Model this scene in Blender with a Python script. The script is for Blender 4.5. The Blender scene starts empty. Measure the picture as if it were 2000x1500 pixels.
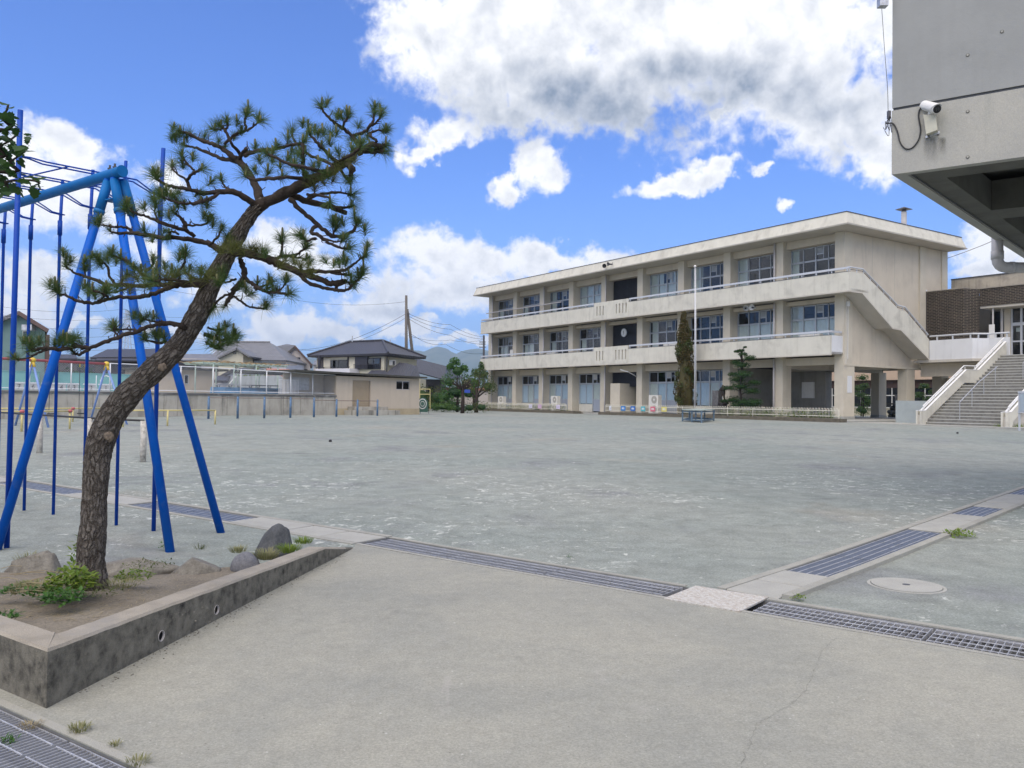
import bpy, bmesh, math, random
from mathutils import Vector, Matrix, noise
R = math.radians
random.seed(7)
SC = bpy.context.scene
COL = SC.collection

# ------------------------------------------------------------------ camera
FPX, PITCH, ROLL, EYE = 1598.0, 0.0199, 0.0123, 1.5
cam_d = bpy.data.cameras.new('camera')
cam = bpy.data.objects.new('camera', cam_d); COL.objects.link(cam)
cam_d.sensor_width = 36.0; cam_d.lens = FPX * 36.0 / 2000.0
cam_d.clip_start = 0.05; cam_d.clip_end = 9000
cam.location = (0, 0, EYE)
cam.matrix_world = Matrix.Translation((0, 0, EYE)) @ Matrix.Rotation(R(90) + PITCH, 4, 'X') @ Matrix.Rotation(ROLL, 4, 'Z')
SC.camera = cam
SC.render.resolution_x = 1024; SC.render.resolution_y = 768

def ray(px, py):
    """direction through a point of the 2000 x 1500 photograph"""
    u, v = px - 1000, py - 750
    c, s = math.cos(ROLL), math.sin(ROLL)
    x = u * c + v * s; w = -u * s + v * c
    d, h = FPX, -w
    c, s = math.cos(PITCH), math.sin(PITCH)
    return Vector((x, d * c - h * s, d * s + h * c))
EYEP = Vector((0, 0, EYE))
RISE = 0.5
def gz(y):
    return RISE * min(max((y - 8) / 36.0, 0), 1)
def on_z(px, py, z):
    r = ray(px, py); return EYEP + r * ((z - EYE) / r.z)
def on_ground(px, py):
    p = on_z(px, py, 0)
    if p.y > 8:
        r = ray(px, py); k = RISE / 36.0
        p = EYEP + r * ((-EYE - 8 * k) / (r.z - k * r.y))
        if p.y > 44 or p.y < 0: p = on_z(px, py, RISE)
    return p
def at_depth(px, py, Y):
    r = ray(px, py); return EYEP + r * (Y / r.y)

# ------------------------------------------------------------------ sun, sky, exposure
SUN_EL, SUN_AZ = R(60), R(199)          # azimuth clockwise from +Y
sd = bpy.data.lights.new('sun', 'SUN'); sd.energy = 3.0; sd.angle = R(75); sd.color = (1.0, 0.87, 0.69)
so = bpy.data.objects.new('sun', sd); COL.objects.link(so)
sdir = Vector((math.sin(SUN_AZ) * math.cos(SUN_EL), math.cos(SUN_AZ) * math.cos(SUN_EL), math.sin(SUN_EL)))
so.rotation_euler = sdir.to_track_quat('Z', 'Y').to_euler()
SC.view_settings.view_transform = 'Standard'; SC.view_settings.look = 'None'
SC.view_settings.gamma = 1; SC.view_settings.use_curve_mapping = False
SC.view_settings.exposure = 0.26
SC.cycles.use_denoising = True
SC.cycles.max_bounces = 6; SC.cycles.transparent_max_bounces = 12
SC.cycles.volume_bounces = 0

W = bpy.data.worlds.new('World'); SC.world = W; W.use_nodes = True
W.cycles.sampling_method = 'NONE'
wt = W.node_tree; wt.nodes.clear()
class NT:
    def __init__(s, t): s.t = t
    def n(s, typ, ins=None, **kw):
        nd = s.t.nodes.new(typ)
        for k, v in kw.items(): setattr(nd, k, v)
        for k, v in (ins or {}).items():
            if isinstance(v, bpy.types.NodeSocket): s.t.links.new(v, nd.inputs[k])
            else: nd.inputs[k].default_value = v
        return nd
    def m(s, op, a, b=0.0, c=0.0, clamp=False):
        nd = s.n('ShaderNodeMath', {0: a, 1: b, 2: c}, operation=op, use_clamp=clamp); return nd.outputs[0]
    def v(s, op, a, b=(0, 0, 0), out=0):
        nd = s.n('ShaderNodeVectorMath', {0: a, 1: b}, operation=op); return nd.outputs[out]
    def noise(s, vec, scale=5, detail=4, rough=.55, dist=0.0, out=0):
        return s.n('ShaderNodeTexNoise', {'Vector': vec, 'Scale': scale, 'Detail': detail, 'Roughness': rough, 'Distortion': dist}).outputs[out]
    def ramp(s, f, stops):
        nd = s.n('ShaderNodeValToRGB', {0: f}); cr = nd.color_ramp
        while len(cr.elements) < len(stops): cr.elements.new(0.5)
        for e, (p, c) in zip(cr.elements, stops):
            e.position = p; e.color = (c, c, c, 1) if isinstance(c, (int, float)) else (*c, 1)
        return nd.outputs[0]
    def mr(s, f, a, b, c=0., d=1., smooth=False):
        nd = s.n('ShaderNodeMapRange', {0: f, 1: a, 2: b, 3: c, 4: d}, interpolation_type='SMOOTHSTEP' if smooth else 'LINEAR'); return nd.outputs[0]
    def mix(s, f, a, b, typ='MIX'):
        nd = s.n('ShaderNodeMix', data_type='RGBA', blend_type=typ)
        for k, val in ((0, f), (6, a), (7, b)):
            if isinstance(val, bpy.types.NodeSocket): s.t.links.new(val, nd.inputs[k])
            else: nd.inputs[k].default_value = (*val, 1) if isinstance(val, tuple) and len(val) == 3 else val
        return nd.outputs[2]
def azel(px, py):
    r = ray(px, py).normalized(); return math.atan2(r.x, r.y), math.asin(r.z)
N = NT(wt)
sky = N.n('ShaderNodeTexSky', sky_type='NISHITA', sun_disc=False)
sky.sun_elevation = SUN_EL; sky.sun_rotation = SUN_AZ; sky.altitude = 100; sky.air_density = 1.0; sky.dust_density = 0.4; sky.ozone_density = 2.0
skyc = N.mix(1.0, sky.outputs[0], (.68, 1.05, 1.85), 'MULTIPLY')
tc = N.n('ShaderNodeTexCoord').outputs['Generated']
sep = N.n('ShaderNodeSeparateXYZ', {0: N.v('NORMALIZE', tc)})
az = N.m('ARCTAN2', sep.outputs[0], sep.outputs[1]); el = N.m('ARCSINE', sep.outputs[2])
P0 = N.n('ShaderNodeCombineXYZ', {0: az, 1: el}).outputs[0]
# domain warp
wn = N.noise(P0, 9, 5, .6, out=1)
wn2 = N.noise(P0, 30, 4, .6, out=1)
P1 = N.v('ADD', N.v('ADD', P0, N.v('MULTIPLY', N.v('SUBTRACT', wn, (.5, .5, .5)), (.10, .065, 0))), N.v('MULTIPLY', N.v('SUBTRACT', wn2, (.5, .5, .5)), (.055, .045, 0)))
def blob(px, py, rx, ry, rot=0, amp=1.0, P=None):
    a, e = azel(px, py)
    if rot:
        mp = N.n('ShaderNodeMapping', {'Vector': P or P1, 'Location': (a, e, 0), 'Rotation': (0, 0, R(rot)), 'Scale': (rx / FPX, ry / FPX, 1)}, vector_type='TEXTURE').outputs[0]
    else:
        mp = N.n('ShaderNodeVectorMath', {0: P or P1, 1: (FPX / rx, FPX / ry, 0), 2: (-a * FPX / rx, -e * FPX / ry, 0)}, operation='MULTIPLY_ADD').outputs[0]
    l = N.v('LENGTH', mp, out=1)
    return N.m('SUBTRACT', amp, l)
CL = [(1180, 0, 440, 190), (1500, 60, 340, 200), (900, 70, 165, 135), (830, 30, 100, 80), (1060, 140, 220, 95), (1320, 110, 250, 85), (1150, 180, 330, 75), (1010, 200, 150, 60), (1640, 200, 150, 120),
      (1715, 300, 85, 60), (1580, 180, 170, 80), (960, 170, 110, 70), (875, 255, 85, 45, 15), (840, 290, 50, 24, 30), (1050, 318, 58, 70, -35), (990, 370, 60, 32, 30), (1310, 356, 85, 27, 8), (1388, 330, 48, 32, 25),
      (1485, 332, 42, 17, 0, .7), (1535, 420, 26, 17, 0, .6), (1400, 225, 30, 20, 0, .7), (150, 292, 100, 44, -15), (110, 375, 125, 75), (190, 410, 90, 60, 0, .8), (320, 350, 60, 50, 0, .45), (20, 290, 60, 60, 0, .8),
      (560, 490, 110, 55), (620, 520, 70, 50, 0, .8), (830, 500, 120, 55), (940, 510, 130, 50, -5), (1070, 505, 120, 34, -5), (1180, 540, 120, 50), (880, 570, 230, 55, 0, .9), (740, 600, 130, 34, 0, .8),
      (560, 635, 120, 36), (670, 655, 80, 26), (500, 665, 120, 26, 0, .7), (800, 640, 120, 18, 0, .6), (900, 660, 110, 14, 0, .6), (75, 535, 75, 48), (20, 590, 80, 46), (150, 620, 120, 18, 0, .5), (330, 650, 130, 16, 0, .5), (290, 500, 90, 50, 0, .35),
      (420, 570, 90, 40, 0, .5), (1925, 480, 75, 50), (1900, 525, 60, 32, 0, .8), (2010, 540, 60, 40), (2200, 300, 200, 120), (2300, 560, 260, 60), (-300, 250, 220, 120), (-260, 560, 320, 90), (1100, -350, 700, 260), (300, -420, 220, 130)]
D = None
for b in CL:
    px, py, rx, ry = b[:4]; rot = b[4] if len(b) > 4 else 0; amp = b[5] if len(b) > 5 else 1.0
    o = blob(px, py, rx, ry, rot, 1 - (1 - amp) * .45)
    D = o if D is None else N.n('ShaderNodeMath', {0: D, 1: o, 2: .12}, operation='SMOOTH_MAX').outputs[0]
# added cumulus outside that part of the sky, cover thickened to whiten the light
gen = N.mr(N.noise(N.v('MULTIPLY', P0, (1.0, 1.7, 1)), 2.3, 3, .5), .40, .54, -1.0, .7)
gen2 = N.mr(N.noise(sep.outputs[0] and tc, 2.6, 4, .55), .40, .54, -1.0, .7)
side = N.mr(N.m('ABSOLUTE', az), .72, .9, 0, 1, True)
high = N.mr(el, .55, .75, 0, 1, True)
outw = N.m('MAXIMUM', side, high)
genx = N.m('ADD', N.m('MULTIPLY', gen, N.m('SUBTRACT', 1.0, high)), N.m('MULTIPLY', gen2, high))
D = N.m('ADD', N.m('MULTIPLY', D, N.m('SUBTRACT', 1.0, outw)), N.m('MULTIPLY', N.m('MAXIMUM', genx, D), outw))
fb = N.noise(P0, 16, 6, .58, .15)
fb2 = N.noise(P0, 55, 3, .6, .3)
dens = N.m('ADD', D, N.m('ADD', N.m('MULTIPLY', N.m('SUBTRACT', fb, .5), 1.45), N.m('MULTIPLY', N.m('SUBTRACT', fb2, .5), .75)))
alpha = N.mr(dens, -.10, .50, 0, 1, True)
# shade: thick parts with little light reaching their base are grey
Pup = N.v('ADD', P0, (.0, .03, 0))
fbu = N.noise(Pup, 16, 5, .58, .15)
rel = N.m('MULTIPLY', N.m('SUBTRACT', fb, fbu), 1.25)
P2 = N.v('ADD', P0, N.v('MULTIPLY', N.v('SUBTRACT', wn, (.5, .5, .5)), (.06, .03, 0)))
dark = None
for px, py, rx, ry, a in [(1010, 190, 200, 95, 1.1), (1180, 205, 380, 95, 1.3), (1350, 170, 300, 90, 1.1), (1560, 190, 190, 100, .8), (1640, 270, 120, 70, .65), (1150, 110, 330, 70, .45), (1200, -90, 500, 120, .4), (920, 575, 230, 34, .5), (1080, 540, 140, 24, .35),
                          (600, 662, 120, 14, .35), (760, 610, 120, 16, .4), (1340, 360, 70, 16, .3), (600, 545, 80, 22, .5), (1930, 510, 60, 22, .4), (120, 640, 150, 20, .2)]:
    o = N.m('MULTIPLY', N.mr(blob(px, py, rx, ry, 0, 1.0, P2), -.25, .85, 0, 1, True), a)
    dark = o if dark is None else N.m('MAXIMUM', dark, o)
thick = N.mr(dens, .35, 1.2, 0, .16, True)
shade = N.m('ADD', N.m('ADD', N.m('MULTIPLY', dark, .52), thick), rel, clamp=True)
shade = N.m('MULTIPLY', shade, N.mr(N.noise(P0, 7, 4, .5), .3, .7, .86, 1.08), clamp=True)
cc = N.mix(shade, (1.02, 1.02, 1.03), (.20, .26, .36))
hz = N.mr(el, .0, .30, .6, 0, True)
CLOUD_GAIN, SKY_STR = 10.2, 0.1
skyh = N.mix(hz, skyc, (2.4, 4.3, 7.9))
tot = N.mix(alpha, skyh, N.mix(1.0, cc, (CLOUD_GAIN,) * 3, 'MULTIPLY'))
below = N.mr(el, -.02, 0, 0, 1)
tot = N.mix(below, (2.0, 2.1, 2.0), tot)
bg = N.n('ShaderNodeBackground', {'Color': tot, 'Strength': SKY_STR})
wo = N.n('ShaderNodeOutputWorld', {'Surface': bg.outputs[0]})

# ------------------------------------------------------------------ materials
def newmat(name):
    m = bpy.data.materials.new(name); m.use_nodes = True; t = m.node_tree
    b = t.nodes['Principled BSDF']; return m, NT(t), b
def link(nt, a, b): nt.t.links.new(a, b)
def pm(name, col, rough=.75, var=.12, scale=3.0, metal=0.0, bump=.0, bscale=60, streak=0.0, stain=None, grain=0.0, spec=.5, island=0.0, topdirt=0.0, coat=0.0):
    """one colour broken up by noise; streak = rain marks running down, stain = colour of blotches"""
    m, n, b = newmat(name)
    co = n.n('ShaderNodeTexCoord').outputs['Object']
    f = n.noise(co, scale, 6, .6)
    c = n.mix(1.0, (*col,), n.ramp(f, [(.25, 1 - var * 1.6), (.5, 1.0), (.75, 1 + var)]), 'MULTIPLY')
    if grain:
        g = n.noise(co, 260, 2, .7)
        c = n.mix(1.0, c, n.ramp(g, [(.3, 1 - grain), (.7, 1 + grain)]), 'MULTIPLY')
    if stain:
        s = n.mr(n.noise(co, scale * .7, 8, .65, .4), .52, .72, 0, .75)
        c = n.mix(s, c, stain)
    if streak:
        v = n.noise(n.v('MULTIPLY', co, (1, 1, .08)), 3.2, 7, .7)
        w2 = n.noise(co, .8, 3, .5)
        s = n.m('MULTIPLY', n.mr(v, .50, .68, 0, 1), n.mr(w2, .4, .6, .2, 1))
        c = n.mix(n.m('MULTIPLY', s, streak), c, (.10, .095, .08))
    if island:
        ri = n.n('ShaderNodeNewGeometry').outputs['Random Per Island']
        c = n.mix(1.0, c, n.ramp(ri, [(0, 1 - island), (1, 1 + island)]), 'MULTIPLY')
    link(n, c, b.inputs['Base Color'])
    b.inputs['Metallic'].default_value = metal
    b.inputs['Specular IOR Level'].default_value = spec
    link(n, n.mr(n.noise(co, scale * 2.3, 4, .6), .3, .7, max(rough - .1, .03), min(rough + .1, 1)), b.inputs['Roughness'])
    if coat: b.inputs['Coat Weight'].default_value = coat
    if bump:
        h = n.noise(co, bscale, 5, .65)
        bp = n.n('ShaderNodeBump', {'Strength': bump, 'Distance': .01, 'Height': h}); link(n, bp.outputs[0], b.inputs['Normal'])
    return m
M = {}
M['paint_light'] = pm('balcony_paint', (.60, .58, .50), .8, .07, 1.2, streak=.24, stain=(.40, .385, .33), bump=.1, bscale=14)
M['paint_wall'] = pm('wall_paint', (.57, .51, .41), .82, .07, .9, streak=.16, bump=.1, bscale=20)
M['paint_col'] = pm('column_paint', (.57, .52, .42), .82, .07, 1.1, streak=.12, bump=.1, bscale=20)
M['soffit'] = pm('soffit_paint', (.50, .47, .41), .85, .08, 1.0)
M['white_wall'] = pm('white_parapet_paint', (.66, .67, .68), .7, .05, 1.0, streak=.18)
M['alu'] = pm('aluminium_frame', (.42, .45, .48), .45, .05, 2, metal=.2)
M['rail'] = pm('pale_blue_rail', (.56, .58, .61), .45, .05, 2, metal=.2)
M['dark_line'] = pm('dark_coping', (.07, .075, .085), .6, .1, 3)
M['louver'] = pm('louver_slat', (.055, .06, .075), .5, .1, 3)
M['pipe'] = pm('down_pipe', (.50, .48, .47), .5, .08, 3, streak=.2)
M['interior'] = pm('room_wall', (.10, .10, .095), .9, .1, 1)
M['curtain'] = pm('curtain_cloth', (.74, .74, .66), .9, .05, 3, bump=.1)
M['bluecurtain'] = pm('pale_blue_curtain', (.66, .74, .80), .9, .05, 3)
M['doorpanel'] = pm('door_panel', (.33, .37, .44), .5, .06, 2, streak=.1)
M['whiteplastic'] = pm('white_plastic', (.72, .72, .70), .5, .05, 3, streak=.15)
M['ac'] = pm('air_con_casing', (.66, .65, .60), .55, .06, 3, streak=.25)
M['black'] = pm('black_plastic', (.02, .02, .022), .45, .1, 4)
M['darkmetal'] = pm('dark_metal', (.09, .09, .10), .5, .15, 5, metal=.4)
M['galv'] = pm('galvanised_steel', (.52, .53, .55), .45, .18, 9, metal=.6, stain=(.22, .21, .20))
M['bluesteel'] = pm('blue_grey_steel', (.17, .20, .26), .45, .12, 9, metal=.3)
def glass_mat(name, tint, refl=1.0):
    m, n, b = newmat(name)
    t = n.n('ShaderNodeBsdfTransparent', {'Color': (*tint, 1)}); g = n.n('ShaderNodeBsdfGlossy', {'Roughness': .02, 'Color': (.9, .93, 1, 1)})
    lw = n.n('ShaderNodeFresnel', {'IOR': 1.55}).outputs[0]
    bf = n.m('SUBTRACT', 1.0, n.n('ShaderNodeNewGeometry').outputs['Backfacing'])
    mx = n.n('ShaderNodeMixShader', {0: n.m('MULTIPLY', n.m('MULTIPLY', lw, 1.5 * refl), bf, clamp=True), 1: t.outputs[0], 2: g.outputs[0]})
    link(n, mx.outputs[0], n.t.nodes['Material Output'].inputs[0]); return m
M['glass'] = glass_mat('window_glass', (.86, .90, .92), .9)
M['frost'] = pm('frosted_pane', (.40, .48, .58), .18, .08, 1.5, spec=.6)
M['darkglass'] = glass_mat('dark_glass', (.28, .33, .38), 1.1)

# ------------------------------------------------------------------ mesh collecting
class MB:
    def __init__(s): s.v = []; s.f = []
    def add(s, vs, fs):
        o = len(s.v); s.v += [tuple(v) for v in vs]; s.f += [tuple(i + o for i in f) for f in fs]; return s
    def box(s, x0, x1, y0, y1, z0, z1):
        x0, x1 = min(x0, x1), max(x0, x1); y0, y1 = min(y0, y1), max(y0, y1); z0, z1 = min(z0, z1), max(z0, z1)
        return s.add([(x0, y0, z0), (x1, y0, z0), (x1, y1, z0), (x0, y1, z0), (x0, y0, z1), (x1, y0, z1), (x1, y1, z1), (x0, y1, z1)],
                     [(3, 2, 1, 0), (4, 5, 6, 7), (0, 1, 5, 4), (1, 2, 6, 5), (2, 3, 7, 6), (3, 0, 4, 7)])
    def prism(s, poly, vec):
        """a closed polygon of points pushed along vec"""
        n = len(poly); vec = Vector(vec); a = [Vector(p) for p in poly]; b = [p + vec for p in a]
        return s.add(a + b, [tuple(range(n))[::-1], tuple(range(n, 2 * n))] + [(i, (i + 1) % n, n + (i + 1) % n, n + i) for i in range(n)])
    def tube(s, pts, r, n=8, cap=True):
        pts = [Vector(p) for p in pts]; k = len(pts); rs = r if isinstance(r, (list, tuple)) else [r] * k
        ring = []; prev = None
        for i, p in enumerate(pts):
            d = (pts[min(i + 1, k - 1)] - pts[max(i - 1, 0)])
            d = d.normalized() if d.length > 1e-9 else Vector((0, 0, 1))
            if prev is None:
                a = Vector((0, 0, 1)).cross(d)
                if a.length < .05: a = Vector((1, 0, 0)).cross(d)
            else: a = prev - d * prev.dot(d)
            if a.length < 1e-6: a = d.orthogonal()
            a.normalize(); prev = a; b = d.cross(a)
            ring += [p + (a * math.cos(t) + b * math.sin(t)) * rs[i] for t in [2 * math.pi * j / n for j in range(n)]]
        fs = []
        for i in range(k - 1):
            for j in range(n):
                fs.append((i * n + j, i * n + (j + 1) % n, (i + 1) * n + (j + 1) % n, (i + 1) * n + j))
        if cap: fs += [tuple(range(n))[::-1], tuple(range((k - 1) * n, k * n))]
        return s.add(ring, fs)
    def bar(s, p0, p1, w, h, up=(0, 0, 1)):
        """square bar from p0 to p1; w sideways, h along up"""
        p0, p1 = Vector(p0), Vector(p1); d = (p1 - p0).normalized(); up = Vector(up)
        a = d.cross(up)
        if a.length < 1e-4: a = d.orthogonal()
        a.normalize(); b = a.cross(d).normalized()
        q = [a * (-w / 2) + b * (-h / 2), a * (w / 2) + b * (-h / 2), a * (w / 2) + b * (h / 2), a * (-w / 2) + b * (h / 2)]
        return s.add([p0 + x for x in q] + [p1 + x for x in q], [(3, 2, 1, 0), (4, 5, 6, 7), (0, 1, 5, 4), (1, 2, 6, 5), (2, 3, 7, 6), (3, 0, 4, 7)])
    def ball(s, c, r, nu=10, nv=6, sz=(1, 1, 1), nz=0.0, seed=0):
        c = Vector(c); vs = []
        for i in range(nv + 1):
            t = math.pi * i / nv
            for j in range(nu):
                p = 2 * math.pi * j / nu
                d = Vector((math.sin(t) * math.cos(p), math.sin(t) * math.sin(p), math.cos(t)))
                k = 1 + nz * noise.noise(d * 1.7 + Vector((seed, seed * 2.1, 0))) + nz * .4 * noise.noise(d * 5 + Vector((seed, 3, 0)))
                vs.append(c + Vector((d.x * sz[0], d.y * sz[1], d.z * sz[2])) * r * k)
        fs = [(i * nu + j, (i + 1) * nu + j, (i + 1) * nu + (j + 1) % nu, i * nu + (j + 1) % nu) for i in range(nv) for j in range(nu)]
        return s.add(vs, fs)
    def xf(s, mat):
        s.v = [tuple(mat @ Vector(v)) for v in s.v]; return s
    def mesh(s, name, mat, smooth=False):
        me = bpy.data.meshes.new(name); me.from_pydata(s.v, [], s.f); me.update()
        if mat: me.materials.append(mat)
        if smooth: me.polygons.foreach_set('use_smooth', [True] * len(me.polygons))
        return me
    def build(s, name, mat, parent=None, smooth=False, label=None, kind=None, loc=None):
        o = bpy.data.objects.new(name, s.mesh(name, mat, smooth)); COL.objects.link(o)
        if parent: o.parent = parent
        if loc is not None: o.location = loc
        if label: o['label'] = label
        if kind: o['kind'] = kind
        return o
def tag(o, label, cat, group=None):
    o['label'] = label; o['category'] = cat
    if group: o['group'] = group
    return o
def thing(name, label, cat, loc=(0, 0, 0), rz=0.0, group=None):
    o = bpy.data.objects.new(name, None); COL.objects.link(o); o.location = loc; o.rotation_euler = (0, 0, rz); o.empty_display_size = .3
    return tag(o, label, cat, group)
def inst(src, parent, loc, rz=0.0, scale=None):
    c = src.copy(); COL.objects.link(c); c.parent = parent; c.location = loc; c.rotation_euler = (0, 0, rz)
    if scale: c.scale = scale
    return c
def dup(root, loc, rz, label, group=None):
    r = root.copy(); COL.objects.link(r); r.location = loc; r.rotation_euler = (0, 0, rz); r['label'] = label
    if group: r['group'] = group
    for ch in list(root.children):
        c = ch.copy(); COL.objects.link(c); c.parent = r
        for g in ch.children:
            d = g.copy(); COL.objects.link(d); d.parent = c
    return r
def struct(name, mb, mat, smooth=False):
    return mb.build(name, mat, None, smooth, None, 'structure')
def V2(p, z=0.0): return Vector((p[0], p[1], z))
def lerp(a, b, t): return a + (b - a) * t
# ------------------------------------------------------------------ ground
def ground_mat():
    m, n, b = newmat('yard_dust')
    co = n.n('ShaderNodeTexCoord').outputs['Object']
    big = n.noise(co, .12, 4, .6)
    c = n.mix(n.mr(big, .35, .65, 0, 1, True), (.218, .247, .228), (.258, .275, .250))
    c = n.mix(n.mr(n.noise(co, .45, 5, .6, .6), .54, .68, 0, .75, True), c, (.185, .195, .20))      # damp blue grey patches
    c = n.mix(n.mr(n.noise(co, .3, 4, .55, .3), .58, .72, 0, .55, True), c, (.285, .27, .225))
    c = n.mix(1.0, c, n.ramp(n.noise(co, 2.6, 9, .78, .3), [(.28, .70), (.5, 1), (.72, 1.28)]), 'MULTIPLY')
    c = n.mix(1.0, c, n.ramp(n.noise(co, 48, 5, .85), [(.32, .60), (.5, 1), (.68, 1.42)]), 'MULTIPLY')
    # scuffed chalk: small torn patches, many in some zones and few in others
    sy = n.n('ShaderNodeSeparateXYZ', {0: co}).outputs[1]
    near = n.mr(sy, 12, 26, 1, .25, True)
    zone = n.m('MULTIPLY', n.mr(n.noise(co, .22, 3, .6, .5), .38, .58, 0, 1, True), near)
    ch = n.noise(co, 6.0, 9, .74, .8)
    thr = n.m('SUBTRACT', .648, n.m('MULTIPLY', zone, .095))
    k = n.mr(n.m('SUBTRACT', ch, thr), -.02, .075, 0, 1, True)
    k2 = n.mr(n.noise(n.v('MULTIPLY', co, (1, 2.2, 1)), 14, 6, .75, 1.0), .60, .67, 0, .7)
    k = n.m('MAXIMUM', k, n.m('MULTIPLY', k2, n.mr(zone, 0, .7, .12, 1)))
    c = n.mix(n.m('MULTIPLY', k, .72), c, (.62, .64, .59))
    link(n, c, b.inputs['Base Color']); b.inputs['Roughness'].default_value = .95; b.inputs['Specular IOR Level'].default_value = .2
    h = n.noise(co, 40, 7, .75)
    bp = n.n('ShaderNodeBump', {'Strength': .55, 'Distance': .02, 'Height': h}); link(n, bp.outputs[0], b.inputs['Normal'])
    return m
def apron_mat():
    m, n, b = newmat('apron_concrete')
    co = n.n('ShaderNodeTexCoord').outputs['Object']
    c = n.mix(n.mr(n.noise(co, .55, 6, .65, .3), .36, .62, 0, 1, True), (.256, .260, .230), (.305, .302, .257))
    c = n.mix(n.mr(n.noise(co, 1.1, 6, .65, .5), .55, .75, 0, .55, True), c, (.22, .222, .196))
    c = n.mix(1.0, c, n.ramp(n.noise(co, 9, 8, .75), [(.3, .90), (.5, 1), (.7, 1.09)]), 'MULTIPLY')
    c = n.mix(1.0, c, n.ramp(n.noise(co, 85, 5, .85), [(.32, .70), (.5, 1), (.68, 1.28)]), 'MULTIPLY')
    c = n.mix(n.mr(n.noise(co, 34, 3, .5), .70, .74, 0, .5), c, (.58, .58, .54))
    c = n.mix(n.mr(n.noise(n.v('MULTIPLY', co, (1.0, .35, 1)), 2.1, 7, .7, 1.2), .60, .72, 0, .4, True), c, (.36, .35, .32))
    c = n.mix(n.mr(n.noise(co, 1.7, 7, .72, .8), .60, .70, 0, .45, True), c, (.17, .17, .155))
    vo = n.n('ShaderNodeTexVoronoi', {'Vector': co, 'Scale': 9.0}, feature='F1')
    c = n.mix(n.mr(vo.outputs['Distance'], .035, .045, .75, 0), c, (.13, .12, .10))
    link(n, c, b.inputs['Base Color']); b.inputs['Roughness'].default_value = .9; b.inputs['Specular IOR Level'].default_value = .3
    bp = n.n('ShaderNodeBump', {'Strength': .35, 'Distance': .01, 'Height': n.noise(co, 90, 6, .8)}); link(n, bp.outputs[0], b.inputs['Normal'])
    return m
M['yard'] = ground_mat(); M['apron'] = apron_mat()
M['conc'] = pm('slab_concrete', (.335, .335, .305), .88, .10, 3, bump=.3, bscale=90, grain=.22, stain=(.33, .33, .31))
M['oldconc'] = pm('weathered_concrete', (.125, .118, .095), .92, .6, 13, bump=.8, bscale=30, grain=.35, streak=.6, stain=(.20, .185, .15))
M['conctop'] = pm('pale_concrete_top', (.295, .268, .22), .92, .16, 4, bump=.5, bscale=80, grain=.3, stain=(.24, .23, .21))
M['trough'] = pm('trough_concrete', (.17, .175, .18), .9, .2, 4, bump=.3)

ND = Vector((-1.41, 8.61, 0)); AR = Vector((.791, -.612, 0)).normalized(); AL = Vector((-.82, .573, 0)).normalized()
AS = Vector((.685, .7285, 0)).normalized(); SO = Vector((1.87, 6.42, 0)); NG0 = Vector((-2.44, 3.96, 0)); NGD = Vector((.83, -.56, 0)).normalized()
perp = lambda d: Vector((-d.y, d.x, 0))
nR, nL, nS, nN = perp(AR), perp(AL), perp(AS), perp(NGD)
def strip(o, d, n, s0, s1, a, b): return [o + d * s0 + n * a, o + d * s1 + n * a, o + d * s1 + n * b, o + d * s0 + n * b]
CH = [strip(ND, AR, nR, -.02, 9.5, -.21, .21), strip(ND, AL, nL, 0.0, 12.0, -.22, .22), strip(SO, AS, nS, .02, 16.0, -.22, .22), strip(NG0, NGD, nN, -5, 5.5, -.52, -.0)]
def inside(p, q):
    s = None
    for i in range(4):
        a, b = q[i], q[(i + 1) % 4]; c = (b.x - a.x) * (p.y - a.y) - (b.y - a.y) * (p.x - a.x)
        if s is None: s = c > 0
        elif (c > 0) != s: return False
    return True
def slotted(poly, z0, cuts, name, mat):
    bm = bmesh.new(); bm.faces.new([bm.verts.new(p) for p in poly])
    for c in cuts:
        for i in range(4):
            a, b = c[i], c[(i + 1) % 4]; d = (b - a).normalized()
            # cut only near the slot so that the far ground stays simple
            bmesh.ops.bisect_plane(bm, geom=bm.verts[:] + bm.edges[:] + bm.faces[:], plane_co=a, plane_no=Vector((-d.y, d.x, 0)))
    for yy in (8, 44):
        bmesh.ops.bisect_plane(bm, geom=bm.verts[:] + bm.edges[:] + bm.faces[:], plane_co=(0, yy, 0), plane_no=(0, 1, 0))
    bad = [f for f in bm.faces if any(inside(f.calc_center_median(), c) for c in cuts)]
    bmesh.ops.delete(bm, geom=bad, context='FACES')
    for v in bm.verts: v.co.z = z0 + gz(v.co.y)
    me = bpy.data.meshes.new(name); bm.to_mesh(me); bm.free(); me.materials.append(mat)
    for p in me.polygons:
        if p.normal.z < 0: p.flip()
    o = bpy.data.objects.new(name, me); COL.objects.link(o); o['kind'] = 'structure'; return o
GX, GY0, GY1 = 3400, -60, 5000
ground = slotted([Vector((-GX, GY0, 0)), Vector((GX, GY0, 0)), Vector((GX, GY1, 0)), Vector((-GX, GY1, 0))], 0, CH, 'ground', M['yard'])
# smooth concrete apron in the foreground
c1 = ND + nR * .21 * (1 if nR.y < 0 else -1)
bR = -nR if nR.y > 0 else nR
ap = [Vector((-1.56, 8.23, 0)), ND + bR * .27, ND + AR * 9.5 + bR * .27, Vector((6, -9, 0)), Vector((-7, -9, 0)), NG0 - NGD * 5, Vector((-7.0, 7.4, 0)), Vector((-2.3, 4.1, 0))]
apron = slotted(ap, .004, [CH[3]], 'concrete_apron', M['apron'])
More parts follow.
